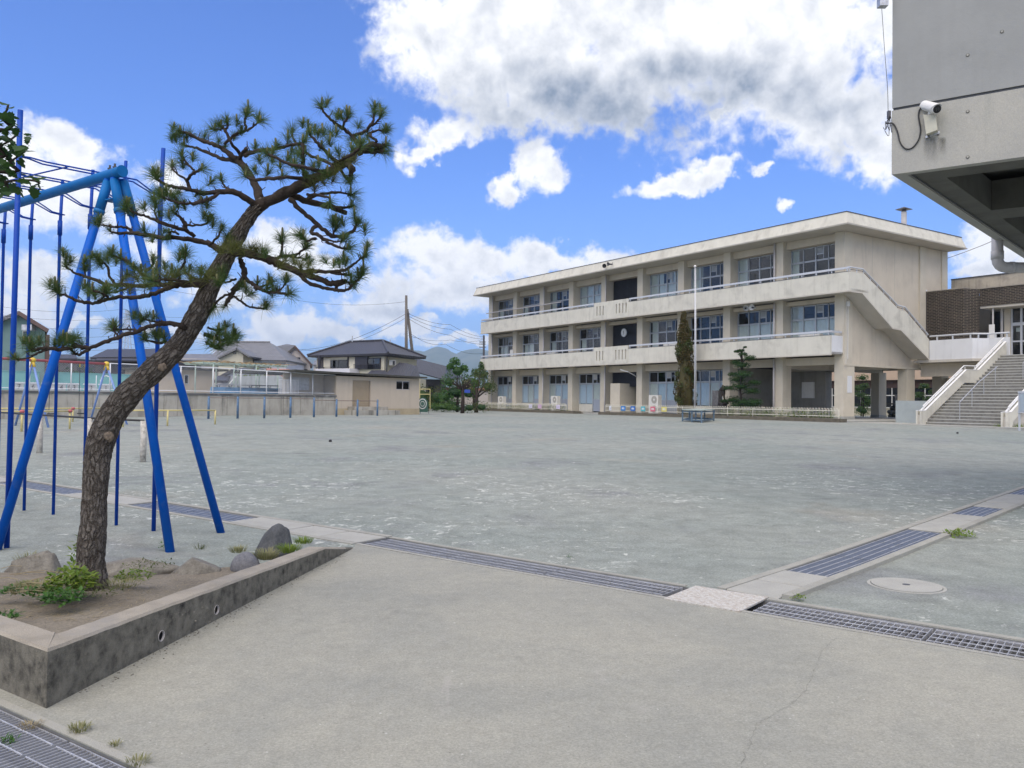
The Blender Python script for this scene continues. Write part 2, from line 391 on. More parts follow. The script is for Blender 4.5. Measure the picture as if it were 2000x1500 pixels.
# troughs under the grates
tm = MB()
for c in CH:
    z = -.28
    a, b, d, e = [Vector((p.x, p.y, gz(p.y))) for p in c]
    for p, q in ((a, b), (b, d), (d, e), (e, a)):
        k = 24 if (q - p).length > 3 else 1
        for i in range(k):
            u0, u1 = p.lerp(q, i / k), p.lerp(q, (i + 1) / k); u0.z = gz(u0.y); u1.z = gz(u1.y)
            tm.add([(u0.x, u0.y, u0.z - .001), (u1.x, u1.y, u1.z - .001), (u1.x, u1.y, u1.z + z), (u0.x, u0.y, u0.z + z)], [(0, 1, 2, 3)])
    tm.add([a + Vector((0, 0, z)), b + Vector((0, 0, z)), d + Vector((0, 0, z)), e + Vector((0, 0, z))], [(0, 1, 2, 3)])
struct('drain_channel', tm, M['trough'])
# thin concrete edging beside the drains
km = MB()
def edging(o, d, n, s0, s1, a, b, h):
    k = max(1, int((s1 - s0) / 1.5))
    for i in range(k):
        q = strip(o, d, n, lerp(s0, s1, i / k), lerp(s0, s1, (i + 1) / k), a, b)
        q = [Vector((p.x, p.y, gz(p.y) - .05)) for p in q]; km.prism(q, (0, 0, .05 + h))
edging(ND, AR, nR, -.02, 3.42, .212, .262, .008); edging(ND, AR, nR, 4.1, 9.5, .212, .272, .010); edging(ND, AR, nR, -.02, 9.5, -.262, -.212, .006)
edging(ND, AL, nL, .04, 12, .222, .30, .010); edging(ND, AL, nL, .04, 12, -.30, -.222, .010)
edging(SO, AS, nS, .04, 16, .222, .30, .010); edging(SO, AS, nS, .10, 16, -.305, -.222, .032)
edging(NG0, NGD, nN, -5, 5.5, .002, .045, .007)
struct('drain_kerb', km, pm('kerb_edging_concrete', (.30, .298, .265), .9, .12, 4, bump=.4, grain=.25, stain=(.29, .28, .24)))

# ------------------------------------------------------------------ gratings
def slab(o, d, n, s0, s1, hw, label):
    c = o + d * ((s0 + s1) / 2); L = (s1 - s0) - .020; ang = math.atan2(d.y, d.x)
    mb = MB(); z = gz(c.y)
    w = hw + .003
    mb.prism([(-L / 2, -w, -.06), (L / 2, -w, -.06), (L / 2, -w, -.004), (L / 2 - .006, -w, .002), (-L / 2 + .006, -w, .002), (-L / 2, -w, -.004)], (0, 2 * w, 0))
    ob = mb.build('drain_slab', M['conc'], loc=(c.x, c.y, z + random.uniform(.002, .008))); ob.rotation_euler = (R(random.uniform(-.4, .4)), -math.atan(RISE / 36) * d.y * (c.y > 8), ang)
    tag(ob, label, 'drain cover', 'concrete slabs over the drains'); return ob
# grating with deep flat bars across and twisted rods along
def bar_grate(L, hw, step, label, group, rods=4):
    t = thing('drain_grate', label, 'drain grate', group=group); w = hw - .008
    MB().box(-L / 2 + .004, L / 2 - .004, -w, -w + .006, -.034, 0).box(-L / 2 + .004, L / 2 - .004, w - .006, w, -.034, 0).build('side_bar', M['galv'], t)
    k = int((L - .02) / step); src = None
    for i in range(k + 1):
        x = -L / 2 + .012 + i * (L - .024) / k
        if src is None: src = MB().box(-.0022, .0022, -w + .007, w - .007, -.033, 0).build('bearing_bar', M['galv'], t, loc=(x, 0, 0))
        else: inst(src, t, (x, 0, 0))
    for j in range(rods):
        y = -w + 2 * w * (j + .5) / rods
        pts = [(-L / 2 + .01 + q * (L - .02) / 60, y + .0012 * (-1) ** q, .0015) for q in range(61)]
        MB().tube(pts, .0042, 5).build('cross_rod', M['galv'], t)
    return t
def place(t, o, d, s, off=0.0, first=False, label=None, dz=-.004):
    c = o + d * s + perp(d) * off
    r = t if first else dup(t, (0, 0, 0), 0, label)
    r.location = (c.x, c.y, gz(c.y) + dz); r.rotation_euler = (0, -math.atan(RISE / 36) * d.y * (c.y > 8), math.atan2(d.y, d.x)); return r
g1 = bar_grate(1.13, .205, .044, 'steel drain grate between the checker plate and the middle of the apron edge', 'steel grates along the apron edge')
place(g1, ND, AR, 2.85, first=True)
place(g1, ND, AR, 1.71, label='middle one of three steel grates between the kerb end and the checker plate')
place(g1, ND, AR, .58, label='steel drain grate nearest the low end of the planter kerb')
place(g1, ND, AR, 4.69, label='steel drain grate starting just after the rusty checker plate')
place(g1, ND, AR, 5.83, label='second steel grate after the checker plate, beside the pale gravel')
place(g1, ND, AR, 6.97, label='steel drain grate farthest along the apron past the manhole cover')
g2 = bar_grate(1.0, .255, .030, 'steel grate below the planter corner with a tuft of weed growing through it', 'steel grates in front of the planter')
place(g2, NG0, NGD, .15, -.26, first=True)
place(g2, NG0, NGD, 1.16, -.26, label='steel grate past the planter corner beside the bare apron concrete')
place(g2, NG0, NGD, -.86, -.26, label='steel grate alongside the short front face of the planter')
# grating with close strips, seen as five dark bands
def strip_grate(L, hw, label, group):
    t = thing('drain_grate', label, 'drain grate', group=group); w = hw - .010
    mb = MB(); k = int(L / .022)
    for i in range(k):
        x = -L / 2 + .01 + i * (L - .02) / (k - 1); mb.box(x - .0045, x + .0045, -w, w, -.028, -.003)
    mb.build('slat', M['bluesteel'], t, kind='stuff')
    for j in range(6):
        y = -w + 2 * w * j / 5; MB().box(-L / 2 + .003, L / 2 - .003, y - .005, y + .005, -.03, 0).build('long_bar', M['galv'], t)
    return t
s1 = strip_grate(1.08, .215, 'close slatted grate next to the cross laid slabs by the checker plate', 'slatted grates in the drains')
place(s1, SO, AS, 1.68, first=True)
place(s1, SO, AS, 2.78, label='middle of the three close slatted grates beside the manhole cover')
place(s1, SO, AS, 3.88, label='close slatted grate ending at the three slabs near the green weed')
place(s1, SO, AS, 6.75, label='single slatted grate between two runs of slabs beyond the weed')
place(s1, SO, AS, 9.9, label='slatted grate at the far end of the drain towards the stairs')
place(s1, ND, AL, 2.72, label='slatted grate behind the tall rock, ending at the pale slabs')
place(s1, ND, AL, 3.82, label='slatted grate behind the foot of the blue swing leg')
place(s1, ND, AL, 6.6, label='slatted grate seen between the climbing poles')
place(s1, ND, AL, 7.7, label='farthest slatted grate, behind the row of climbing poles')
sl = [(SO, AS, .04, .58, 'small pale slab touching the checker plate'), (SO, AS, .58, 1.12, 'grooved slab between the plain slab and the slatted grate'),
      (SO, AS, 4.44, 5.05, 'slab just past the three slatted grates'), (SO, AS, 5.05, 5.65, 'middle slab of three beyond the slatted grates'), (SO, AS, 5.65, 6.2, 'slab before the single slatted grate'),
      (SO, AS, 7.3, 7.95, 'slab after the single slatted grate'), (SO, AS, 7.95, 8.6, 'middle slab of the far run of three'), (SO, AS, 8.6, 9.35, 'last slab before the far slatted grate'),
      (ND, AL, .05, .62, 'slab nearest the end of the planter kerb'), (ND, AL, .62, 1.20, 'middle slab behind the end of the planter kerb'), (ND, AL, 1.20, 2.16, 'slab behind the tall dark rock'),
      (ND, AL, 4.38, 5.2, 'slab behind the blue swing frame'), (ND, AL, 5.2, 6.04, 'slab behind the pine trunk')]
for a in sl: slab(a[0], a[1], None, a[2], a[3], .215, 'concrete drain ' + a[4])
k = 10.46
i = 0
while k < 15.5:
    slab(SO, AS, None, k, k + .7, .215, 'concrete drain slab ' + ['beyond', 'second beyond', 'third beyond', 'fourth beyond', 'fifth beyond', 'sixth beyond', 'seventh beyond', 'eighth beyond'][i] + ' the far slatted grate'); k += .7; i += 1
k = 8.27; i = 0
while k < 11.5:
    slab(ND, AL, None, k, k + .8, .215, 'concrete drain slab ' + ['beyond', 'second beyond', 'third beyond', 'fourth beyond', 'fifth beyond'][i] + ' the climbing poles'); k += .8; i += 1
# checker plate with its raised lozenges
def rust_mat():
    m, n, b = newmat('rusty_galvanised_plate')
    co = n.n('ShaderNodeTexCoord').outputs['Object']
    c = n.mix(n.mr(n.noise(co, 26, 8, .8, .3), .42, .62, 0, .9), (.54, .535, .50), (.33, .275, .22))
    c = n.mix(1.0, c, n.ramp(n.noise(co, 90, 4, .7), [(.3, .75), (.7, 1.2)]), 'MULTIPLY')
    link(n, c, b.inputs['Base Color']); b.inputs['Metallic'].default_value = .15; b.inputs['Roughness'].default_value = .55; return m
pc = ND + AR * 3.79
pl = thing('checker_plate', 'rusty pale steel checker plate covering the drain corner', 'metal plate', (pc.x, pc.y, .012), math.atan2(AR.y, AR.x))
MB().box(-.30, .30, -.29, .27, -.012, 0).build('plate', rust_mat(), pl)
lz = MB()
for i in range(22):
    for j in range(20):
        x, y = -.28 + i * .0267, -.275 + j * .0275
        d = Vector((1, 1, 0)).normalized() if (i + j) % 2 else Vector((1, -1, 0)).normalized(); q = perp(d)
        c = Vector((x, y, 0)); lz.add([c - d * .011, c - q * .0035, c + d * .011, c + q * .0035, c + Vector((0, 0, .003))], [(0, 1, 4), (1, 2, 4), (2, 3, 4), (3, 0, 4)])
lz.build('raised_lozenge', bpy.data.materials['rusty_galvanised_plate'], pl, kind='stuff')
# manhole
mh = on_ground(1770, 1144)
t = thing('manhole_cover', 'round pale concrete manhole cover in the dark gravel', 'manhole cover', (mh.x, mh.y, gz(mh.y)))
ring = MB(); nn = 48
def disc(mb, r0, r1, z0, z1, n=48):
    vs = []; fs = []
    for i in range(n):
        a = 2 * math.pi * i / n
        for r, z in ((r0, z0), (r1, z0), (r1, z1), (r0, z1)): vs.append((r * math.cos(a), r * math.sin(a), z))
    for i in range(n):
        j = (i + 1) % n
        for q in range(4): fs.append((i * 4 + q, j * 4 + q, j * 4 + (q + 1) % 4, i * 4 + (q + 1) % 4))
    mb.add(vs, fs); return mb
disc(ring, .275, .30, -.02, .004).build('rim', M['conc'], t)
MB().tube([(0, 0, -.02), (0, 0, .010)], .268, 48).build('lid', M['conc'], t)
MB().tube([(0, 0, .0095), (0, 0, .0125)], .03, 16).build('lifting_hole', M['dark_line'], t)

# crack in the apron
cr = MB(); pts = [(1635, 1245), (1622, 1252), (1616, 1262), (1605, 1272), (1600, 1290), (1592, 1300), (1588, 1318), (1582, 1322), (1575, 1346), (1560, 1360), (1545, 1375), (1520, 1388), (1500, 1402), (1478, 1412), (1470, 1430), (1462, 1455), (1452, 1480), (1446, 1500), (1440, 1530)]
W3 = [on_z(x + random.uniform(-2, 2), y, .006) for x, y in pts]
fine = []
for a, b in zip(W3[:-1], W3[1:]):
    for i in range(5):
        p = a.lerp(b, i / 5); fine.append(p + Vector((random.uniform(-.009, .009), random.uniform(-.009, .009), 0)))
for a, b in zip(fine[:-1], fine[1:]):
    if random.random() < .22: continue
    w = random.choice([.0006, .0010, .0015, .0005]); d = (b - a).normalized(); q = perp(d) * w
    cr.add([a - q, b - q, b + q, a + q], [(0, 1, 2, 3)])
cr.build('crack', pm('crack_line', (.18, .178, .155), .95), apron)  # thin darker strips drawn along the crack
# wide paving platform in front of the school, and the mound kerbs are added with the school
# ------------------------------------------------------------------ school building; local x = v (depth), y = u (along the facade, away), z up
TH = .5863; SO_ = Vector((19.2883, 46.8653, 0)); D1 = Vector((-math.sin(TH), math.cos(TH), 0)); D2 = Vector((math.cos(TH), math.sin(TH), 0))
def UV(u, v, z=0.0): return SO_ + D1 * u + D2 * v + Vector((0, 0, z))
class UB(MB):
    def b(s, u0, u1, v0, v1, z0, z1): return s.box(v0, v1, u0, u1, z0, z1)
    def p(s, u, v, z): return (v, u, z)
school = thing('school_building', 'three storey cream concrete school with long balconies and an outdoor stair on its end wall', 'school building', SO_, TH)
DB = {}
def blk(name, mat, *bxs, parent=None, label=None, kind=None):
    mb = UB()
    for q in bxs: mb.b(*q)
    return mb.build(name, mat, parent or school, label=label, kind=kind)
NB = 9; PU = 4.36; U0 = 1.15; CWD = .62
colu = [U0 + PU * i for i in range(NB + 1)]
UL = colu[-1] + CWD
SOF = 11.84
# columns, one for each storey line
for i, u in enumerate(colu):
    wide = 0.0 if i else .0
    blk('column', M['paint_col'], (u, u + CWD, 1.2, 2.05, .5, SOF - .01))
# end walls and back wall, with pilasters on the gable
blk('end_wall', M['paint_wall'], (1.2, 1.4, 2.053, 12.5, 3.92, SOF - .02)); blk('end_wall', M['paint_wall'], (UL - .25, UL - .02, 2.053, 12.5, .5, SOF - .02))
for v0, v1 in ((9.25, 9.91), (11.89, 12.55)): blk('pilaster', M['paint_col'], (1.10, 1.198, v0, v1, 3.92, SOF - .02))
for v in (4.12, 6.53): blk('wall_joint', M['soffit'], (1.19, 1.199, v - .012, v + .012, 5.8, SOF - .05))
blk('gable_beam', M['paint_col'], (1.12, 1.5, 1.21, 12.5, 3.80, 3.918))
blk('wall_joint', M['soffit'], (1.185, 1.199, 5.4, 9.24, 7.0, 7.02))
back = UB(); back.b(9.9, UL - .02, 12.3, 12.5, .5, SOF - .02); back.b(1.402, 9.898, 12.3, 12.5, 3.92, SOF - .02)
back.build('back_wall', M['paint_wall'], school)
# floors inside (dark rooms)
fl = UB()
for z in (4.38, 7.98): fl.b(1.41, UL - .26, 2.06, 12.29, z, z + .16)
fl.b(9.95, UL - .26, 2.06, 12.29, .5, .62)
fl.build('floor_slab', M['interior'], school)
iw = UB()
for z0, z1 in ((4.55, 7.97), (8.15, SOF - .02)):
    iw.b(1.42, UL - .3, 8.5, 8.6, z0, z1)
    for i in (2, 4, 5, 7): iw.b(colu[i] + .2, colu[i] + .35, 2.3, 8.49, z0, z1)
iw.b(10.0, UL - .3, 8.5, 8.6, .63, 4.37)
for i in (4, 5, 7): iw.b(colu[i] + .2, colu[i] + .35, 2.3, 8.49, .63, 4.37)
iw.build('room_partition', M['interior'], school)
# beams over the windows
for zt, zb in ((SOF - .012, 11.36), (7.97, 7.72), (4.37, 3.86)):
    for i in range(NB):
        if zt < 5 and i == 0: zb2 = 3.9
        else: zb2 = zb
        blk('lintel', M['paint_wall'], (colu[i] + CWD + .003, colu[i + 1] - .003, 1.52, 2.04, zb2, zt))
# roof: soffit slab, sloping fascia, dark coping
UR0, UR1, VR0, VR1 = -.11, UL + .67, -.296, 12.65
rf = MB()
def ring_(ins, z): return [(VR0 + ins, UR0 + ins, z), (VR1 + .1 - ins, UR0 + ins, z), (VR1 + .1 - ins, UR1 - ins, z), (VR0 + ins, UR1 - ins, z)]
# local x,y swapped order so the outline runs anticlockwise
a = ring_(.02, SOF); b_ = ring_(.0, SOF + .08); b2 = ring_(.05, SOF + .085); c = ring_(.26, 12.61)
rf.add(a + b_, [(0, 1, 5, 4), (1, 2, 6, 5), (2, 3, 7, 6), (3, 0, 4, 7), (3, 2, 1, 0), (4, 5, 6, 7)])
rf.build('roof_lip', M['soffit'], school)
rf = MB(); rf.add(b2 + c, [(0, 1, 5, 4), (1, 2, 6, 5), (2, 3, 7, 6), (3, 0, 4, 7), (4, 5, 6, 7)])
roof = rf.build('roof', M['paint_light'], school)
cp = MB(); e0 = ring_(.235, 12.612); e1 = ring_(.34, 12.612)
for i in range(4):
    j = (i + 1) % 4; q = [e0[i], e0[j], e1[j], e1[i]]; cp.prism(q, (0, 0, .045))
cp.build('coping', M['dark_line'], roof)
js = MB()
for u in (6.5, 15, 19.5, 23.9, 28.0, 32.4, 37):
    p0 = Vector((VR0 + .045, u, SOF + .1)); p1 = Vector((VR0 + .245, u, 12.58)); js.bar(p0, p1, .02, .01, (1, 0, 0))
js.build('fascia_joint', M['soffit'], roof)
ch = MB().tube([(6, -.02 + .3, 12.6), (6, .28, 13.45)], .16, 12).build('chimney', M['pipe'], roof)
hood = MB(); hood.tube([(6, .28, 13.45), (6, .28, 13.62)], .14, 10); hood.add([(5.65, -.07, 13.62), (6.35, -.07, 13.62), (6.35, .63, 13.62), (5.65, .63, 13.62), (6, .28, 13.78), (5.65, -.07, 13.59), (6.35, -.07, 13.59), (6.35, .63, 13.59), (5.65, .63, 13.59)], [(0, 1, 4), (1, 2, 4), (2, 3, 4), (3, 0, 4), (8, 7, 6, 5), (0, 5, 6, 1), (1, 6, 7, 2), (2, 7, 8, 3), (3, 8, 5, 0)])
hood.build('chimney_hood', M['darkmetal'], roof)

# balconies
def balcony(zt, u0, u1, name):
    H_ = 1.10; zb = zt - 1.17
    par = UB(); par.b(u0, 18.85, 0, .13, zb + .08, zt); par.b(23.0, u1, 0, .13, zb + .08, zt); par.b(u1 - .13, u1, .133, 1.195, zb + .08, zt)
    bal = par.build(name, M['paint_light'], school)
    sl_ = UB().b(u0, u1, .14, 1.9, zb + .08, zb + .20); sl_.build('balcony_slab', M['soffit'], bal)
    UB().b(u0 - .015, u1 + .015, -.03, .11, zb, zb + .078).build('drip_edge', M['soffit'], bal)
    UB().b(u0, 18.84, -.012, .14, zt + .001, zt + .025).b(23.01, u1, -.012, .14, zt + .001, zt + .025).build('coping', M['dark_line'], bal)
    for u in [x for x in [u0 + 2.3 + 2.18 * k for k in range(19)] if x < u1 and not 18.5 < x < 23.3]:
        UB().b(u - .008, u + .008, -.004, .0, zb + .09, zt - .01).build('panel_joint', M['soffit'], bal)
    # raised middle panel with tall slots
    mid = UB(); zt2 = zt + .27; s0, s1 = zb + .38, zt - .03
    edges = [18.85, 18.86]; slots = [19.12, 19.50, 19.88, 20.26] ; slots2 = [21.85, 22.23, 22.61]
    cuts = sorted(slots + slots2)
    sw = .13; x = 18.853
    for cu in cuts:
        mid.b(x, cu - sw / 2, -.02, .13, zb + .08, zt2); mid.b(cu - sw / 2, cu + sw / 2, -.02, .13, s1, zt2); mid.b(cu - sw / 2, cu + sw / 2, -.02, .13, zb + .08, s0); x = cu + sw / 2
    mid.b(x, 22.998, -.02, .13, zb + .08, zt2)
    mid.build('slotted_panel', M['paint_light'], school)
    # rail on short posts
    for a_, b__ in ((u0 + .05, 18.80), (23.05, u1)):
        k = int((b__ - a_) / 1.09) + 1
        UB().b(a_, b__, .02, .10, zt + .17, zt + .29).build('handrail', M['rail'], bal)
        pp = UB()
        for i in range(k + 1):
            u = a_ + .1 + (b__ - a_ - .2) * i / k; pp.b(u - .025, u + .025, .035, .085, zt + .026, zt + .169)
        pp.build('rail_post', M['rail'], bal, kind='stuff')
    if u1 > 30: UB().b(u1 - .10, u1 - .02, .11, 1.15, zt + .17, zt + .29).build('handrail', M['rail'], bal)
    return bal
bal2 = balcony(9.15, 0.0, 40.55, 'upper_balcony')
bal1 = balcony(5.55, 1.21, 40.55, 'lower_balcony')
UB().b(1.21, 1.34, .133, 1.195, 4.46, 5.55).build('balcony_end', M['white_wall'], school)
UB().b(1.23, 1.31, .11, 1.15, 5.72, 5.84).build('handrail', M['rail'], bal1)

# windows
ALU = M['alu']
def window(ua, ub, z0, zm, z1, style, vent=True, parent=school, v=1.99, rowcurt=None, name='window'):
    n = 4; w = (ub - ua) / n; fr = UB()
    us = [ua + w * i for i in range(n + 1)]
    for i, u in enumerate(us):
        t = .04 if i in (0, 4, 2) else .024
        fr.b(u - t, u + t, v - .04 - (.02 if i == 2 else 0), v + .05, z0, z1)
    for z, t in ((z0, .04), (zm, .055), (z1, .04)):
        for i in range(n): fr.b(us[i] + .051, us[i + 1] - .051, v - .03, v + .05, z - t, z + t)
    o = fr.build(name, ALU, parent)
    k = 0
    for i in range(n):
        for za, zb, row in ((z0 + .04, zm - .07, 0), (zm + .07, z1 - .045, 1)):
            if row == 1 and i == 1 and vent:
                uc = us[1] + w * .42
                UB().b(uc - .03, uc + .03, v - .02, v + .03, za, zb).build('mullion', ALU, o)
                zc = za + (zb - za) * .42
                UB().b(us[1] + .03, uc - .03, v + .0, v + .01, za, zb).build('pane', M['glass'], o)
                # the small vent square stands beside the thick centre mullion
                UB().b(uc + .03, us[2] - .05, v - .02, v + .03, zc - .03, zc + .03).build('vent_frame', ALU, o)
                lv = UB()
                for q in range(5):
                    zz = zc + .04 + (zb - zc - .05) * q / 5; lv.b(uc + .035, us[2] - .052, v - .01, v + .02, zz, zz + (zb - zc) * .12)
                lv.build('vent_slat', M['alu'], o, kind='stuff')
                UB().b(uc + .03, us[2] - .05, v, v + .01, za, zc - .03).build('pane', M['glass'], o)
            else:
                UB().b(us[i] + .03, us[i + 1] - .03, v + (.0 if i % 2 else .02), v + (.01 if i % 2 else .03), za, zb).build('pane', M['glass'], o)
    # curtains: list of (from, to, row, mat)
    for ca, cb, row, mat in style:
        za, zb = {0: (z0, zm), 1: (zm, z1), 2: (z0, z1)}[row]
        cu = MB(); L = cb - ca; m_ = max(8, int(L * 34)); pts = []
        for q in range(m_ + 1):
            u = ua + (ub - ua) * ca + (ub - ua) * L * q / m_; dv = .07 + .022 * math.sin(q * 1.25) + random.uniform(-.008, .008); pts.append((v + dv, u))
        vs = [(p[0], p[1], za) for p in pts] + [(p[0], p[1], zb) for p in pts]
        cu.add(vs, [(q, q + 1, m_ + 2 + q, m_ + 1 + q) for q in range(m_)])
        cu.build('curtain', M[mat], o, smooth=True)
    return o
# style per bay, given from the near (right) end; 0 = near side of the window, 1 = far side
C = 'curtain'
s3 = {0: [(0, .08, 2, C), (.86, 1, 2, C)], 1: [(.8, .99, 2, C)], 2: [(.72, 1, 2, C)], 3: [(0, 1, 0, C), (0, .45, 1, C), (.62, 1, 1, C)], 5: [(0, 1, 2, C)], 6: [(.8, .96, 2, C)], 7: [(.83, .97, 0, C)], 8: [(.8, .97, 0, C)]}
s2 = {0: [(0, 1, 0, C), (.75, 1, 1, 'whiteplastic')], 1: [(0, 1, 0, C)], 2: [], 3: [(.78, .95, 2, C)], 5: [(.8, .95, 0, C)], 6: [(.78, .95, 0, C)], 7: [(.5, .95, 0, C)], 8: [(.5, .9, 0, C)]}
s1_ = {2: [], 3: [], 5: [], 6: [], 7: [], 8: []}
for i in range(NB):
    ua, ub = colu[i] + CWD + .05, colu[i + 1] - .05
    if i == 4: continue
    window(ua, ub, 8.92, 10.47, 11.31, s3[i], vent=i in (0, 2, 3, 5, 6, 7, 8))
    window(ua, ub, 5.32, 6.82, 7.67, s2[i])
    blk('spandrel', M['paint_wall'], (ua - .048, ub + .048, 1.9, 2.08, 8.14, 8.875)); blk('spandrel', M['paint_wall'], (ua - .048, ub + .048, 1.9, 2.08, 4.6, 5.275))
# ground floor: blue grey doors and frosted panes under clear transoms
def ground_window(i, doorside):
    ua, ub = colu[i] + CWD + .05, colu[i + 1] - .05; n = 4; w = (ub - ua) / n; us = [ua + w * q for q in range(5)]; v = 1.99
    fr = UB()
    for q, u in enumerate(us): fr.b(u - (.05 if q % 2 == 0 else .03), u + (.05 if q % 2 == 0 else .03), v - .04 - (.02 if q == 2 else 0), v + .05, .66, 3.84)
    for z, t in ((3.80, .04), (2.98, .07)):
        for q in range(4): fr.b(us[q] + .051, us[q + 1] - .051, v - .03, v + .05, z - t, z + t)
    o = fr.build('window', ALU, school)
    FG = {0: 'frost', 1: 'frost', 2: 'frost', 3: 'frost'}
    for q in range(4):
        if q == 1:
            uc = us[1] + w * .45; UB().b(uc - .03, uc + .03, v - .02, v + .03, 3.05, 3.76).build('mullion', ALU, o)
            UB().b(us[1] + .03, uc - .03, v, v + .01, 3.05, 3.76).build('pane', M['darkglass'], o); UB().b(uc + .03, us[2] - .05, v, v + .01, 3.05, 3.30).build('pane', M['darkglass'], o)
            UB().b(uc + .03, us[2] - .05, v - .02, v + .03, 3.30, 3.36).build('vent_frame', ALU, o)
            lv = UB()
            for z in range(5): lv.b(uc + .035, us[2] - .052, v - .01, v + .02, 3.37 + z * .08, 3.42 + z * .08)
            lv.build('vent_slat', M['whiteplastic'], o, kind='stuff')
        else: UB().b(us[q] + .03, us[q + 1] - .03, v, v + .01, 3.05, 3.76).build('pane', M['darkglass'], o)
        low = doorside[q]
        if low == 'd':
            UB().b(us[q] + .031, us[q + 1] - .031, v - .01, v + .02, .66, 1.62).build('door_panel', M['doorpanel'], o); UB().b(us[q] + .031, us[q + 1] - .031, v - .02, v + .03, 1.62, 1.67).build('door_rail', ALU, o); zb = 1.67
        else: zb = 1.30
        UB().b(us[q] + .031, us[q + 1] - .031, v, v + .01, zb, 2.91).build('pane', M['glass'], o)
        m_ = 22; pts = [(v + .035 + .012 * math.sin(k * 1.4), us[q] + .02 + (w - .04) * k / m_) for k in range(m_ + 1)]
        cu = MB(); cu.add([(p[0], p[1], zb) for p in pts] + [(p[0], p[1], 2.92) for p in pts], [(k, k + 1, m_ + 2 + k, m_ + 1 + k) for k in range(m_)])
        cu.build('curtain', M['bluecurtain'] if (q + i) % 3 else M['curtain'], o, smooth=True)
    if 'w' in doorside:
        qs = [q for q in range(4) if doorside[q] == 'w']
        blk('low_wall', M['paint_light'], (us[qs[0]] - .01, us[qs[-1] + 1] - .055, 1.86, 2.1, .6, 1.255))
for i, ds in ((2, 'dwww'), (3, 'dddd'), (5, 'ddww'), (6, 'dddd'), (7, 'ddww'), (8, 'dddd')): ground_window(i, ds)
# louvred stair bay
for z0, z1 in ((8.45, 11.34), (5.5, 7.7), (2.7, 3.84)):
    ua, ub = colu[4] + CWD + .02, colu[5] - .02
    blk('louver_backing', M['black'], (ua, ub, 2.02, 2.06, z0, z1))
    lv = None; z = z0 + .03
    while z < z1 - .03:
        if lv is None: lv = MB().prism([(1.93, 0, 0), (1.98, 0, .05), (2.01, 0, .05), (2.01, 0, 0)], (0, ub - ua, 0)).build('louver_slat', M['louver'], school, loc=(0, ua, z))
        else: inst(lv, school, (0, ua, z))
        z += .095
for z0, z1 in ((8.1, 8.9), (4.6, 5.75)):
    fr = UB(); ua, ub = colu[4] + CWD + .03, colu[5] - .9
    for k in range(4): fr.b(lerp(ua, ub, k / 3) - .025, lerp(ua, ub, k / 3) + .025, 1.84, 1.9, z0, z1)
    fr.b(ua, ub, 1.835, 1.84, z1 - .05, z1); o = fr.build('window', ALU, school); UB().b(ua, ub, 1.86, 1.87, z0, z1 - .05).build('pane', M['darkglass'], o)
# entrance under the louvres: screen wall, dark recess, glass blocks
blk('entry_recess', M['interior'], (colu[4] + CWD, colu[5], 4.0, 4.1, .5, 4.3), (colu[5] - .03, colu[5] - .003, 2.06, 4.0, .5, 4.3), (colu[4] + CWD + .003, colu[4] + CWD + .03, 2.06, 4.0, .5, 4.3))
blk('screen_wall', M['paint_col'], (20.85, 22.0, .95, 1.15, .55, 2.95), (20.85, 21.0, 1.153, 3.2, .55, 2.95))
gb = UB(); gbb = None
for a_ in range(4):
    for c_ in range(8):
        u = 19.28 + a_ * .2; z = 1.2 + c_ * .2
        if gbb is None: gbb = UB().b(-.09, .09, -.04, .04, -.09, .09).build('glass_block', pm('glass_block', (.45, .52, .52), .2, .1, 3), school, loc=(2.1, u, z))
        else: inst(gbb, school, (2.1, u, z))
blk('entry_door', M['doorpanel'], (22.3, 22.95, 2.0, 2.05, .55, 2.6))
# down pipes
for u in (6.10, 22.85, 31.45, 40.15):
    for z0, z1 in ((8.15, SOF), (4.6, 7.97), (.5, 4.37)):
        mb = MB(); mb.tube([(1.08, u, z0), (1.08, u, z1)], .062, 10)
        if z0 < 1 and u > 6.2: pass
        o = mb.build('down_pipe', M['pipe'], school, smooth=True)
        cl = MB()
        for q in range(2): zz = lerp(z0, z1, .3 + .4 * q); cl.tube([(1.08, u, zz), (1.08, u, zz + .05)], .078, 10)
        cl.build('pipe_collar', M['pipe'], o)
blk('junction_box', M['whiteplastic'], (1.02, 1.14, 1.45, 1.62, 7.35, 7.65))
o = MB().tube([(1.53, 1.1, 7.35), (1.53, 1.1, 4.2)], .022, 6).tube([(1.40, 1.13, 7.6), (1.40, 1.13, 3.9)], .015, 6).build('conduit', M['whiteplastic'], school)
# piloti: wall behind bay 1, ceiling, rear pillars
blk('piloti_ceiling', M['soffit'], (1.45, 9.88, 2.06, 12.28, 4.2, 4.37))
blk('piloti_beam', M['soffit'], (5.55, 6.1, 2.06, 12.28, 3.75, 4.19), (1.52, 9.88, 6.0, 6.5, 3.75, 4.19))
pw = pm('grey_inner_wall', (.27, .26, .23), .9, .12, 1.5, streak=.3)
blk('inner_wall', pw, (5.9, 9.9, 6.1, 6.25, .5, 3.74), (9.72, 9.9, 2.06, 12.28, .5, 3.9))
for u, v in ((5.51, 7.9), (1.16, 7.85), (5.51, 11.7), (1.16, 11.9)):
    blk('pillar', M['paint_col'], (u, u + .62, v, v + .9, .5, 3.79))
    blk('pillar_base', M['conc'], (u - .02, u + .64, v - .02, v + .92, .5, .78))
blk('pillar_base', M['conc'], (U0 - .02, U0 + .66, 1.18, 2.3, .5, .78))
blk('pillar', M['paint_col'], (U0 + .001, U0 + .5, 2.052, 2.28, .5, 3.9))
blk('notice_board', M['whiteplastic'], (6.7, 7.7, 6.04, 6.09, 1.9, 3.0))
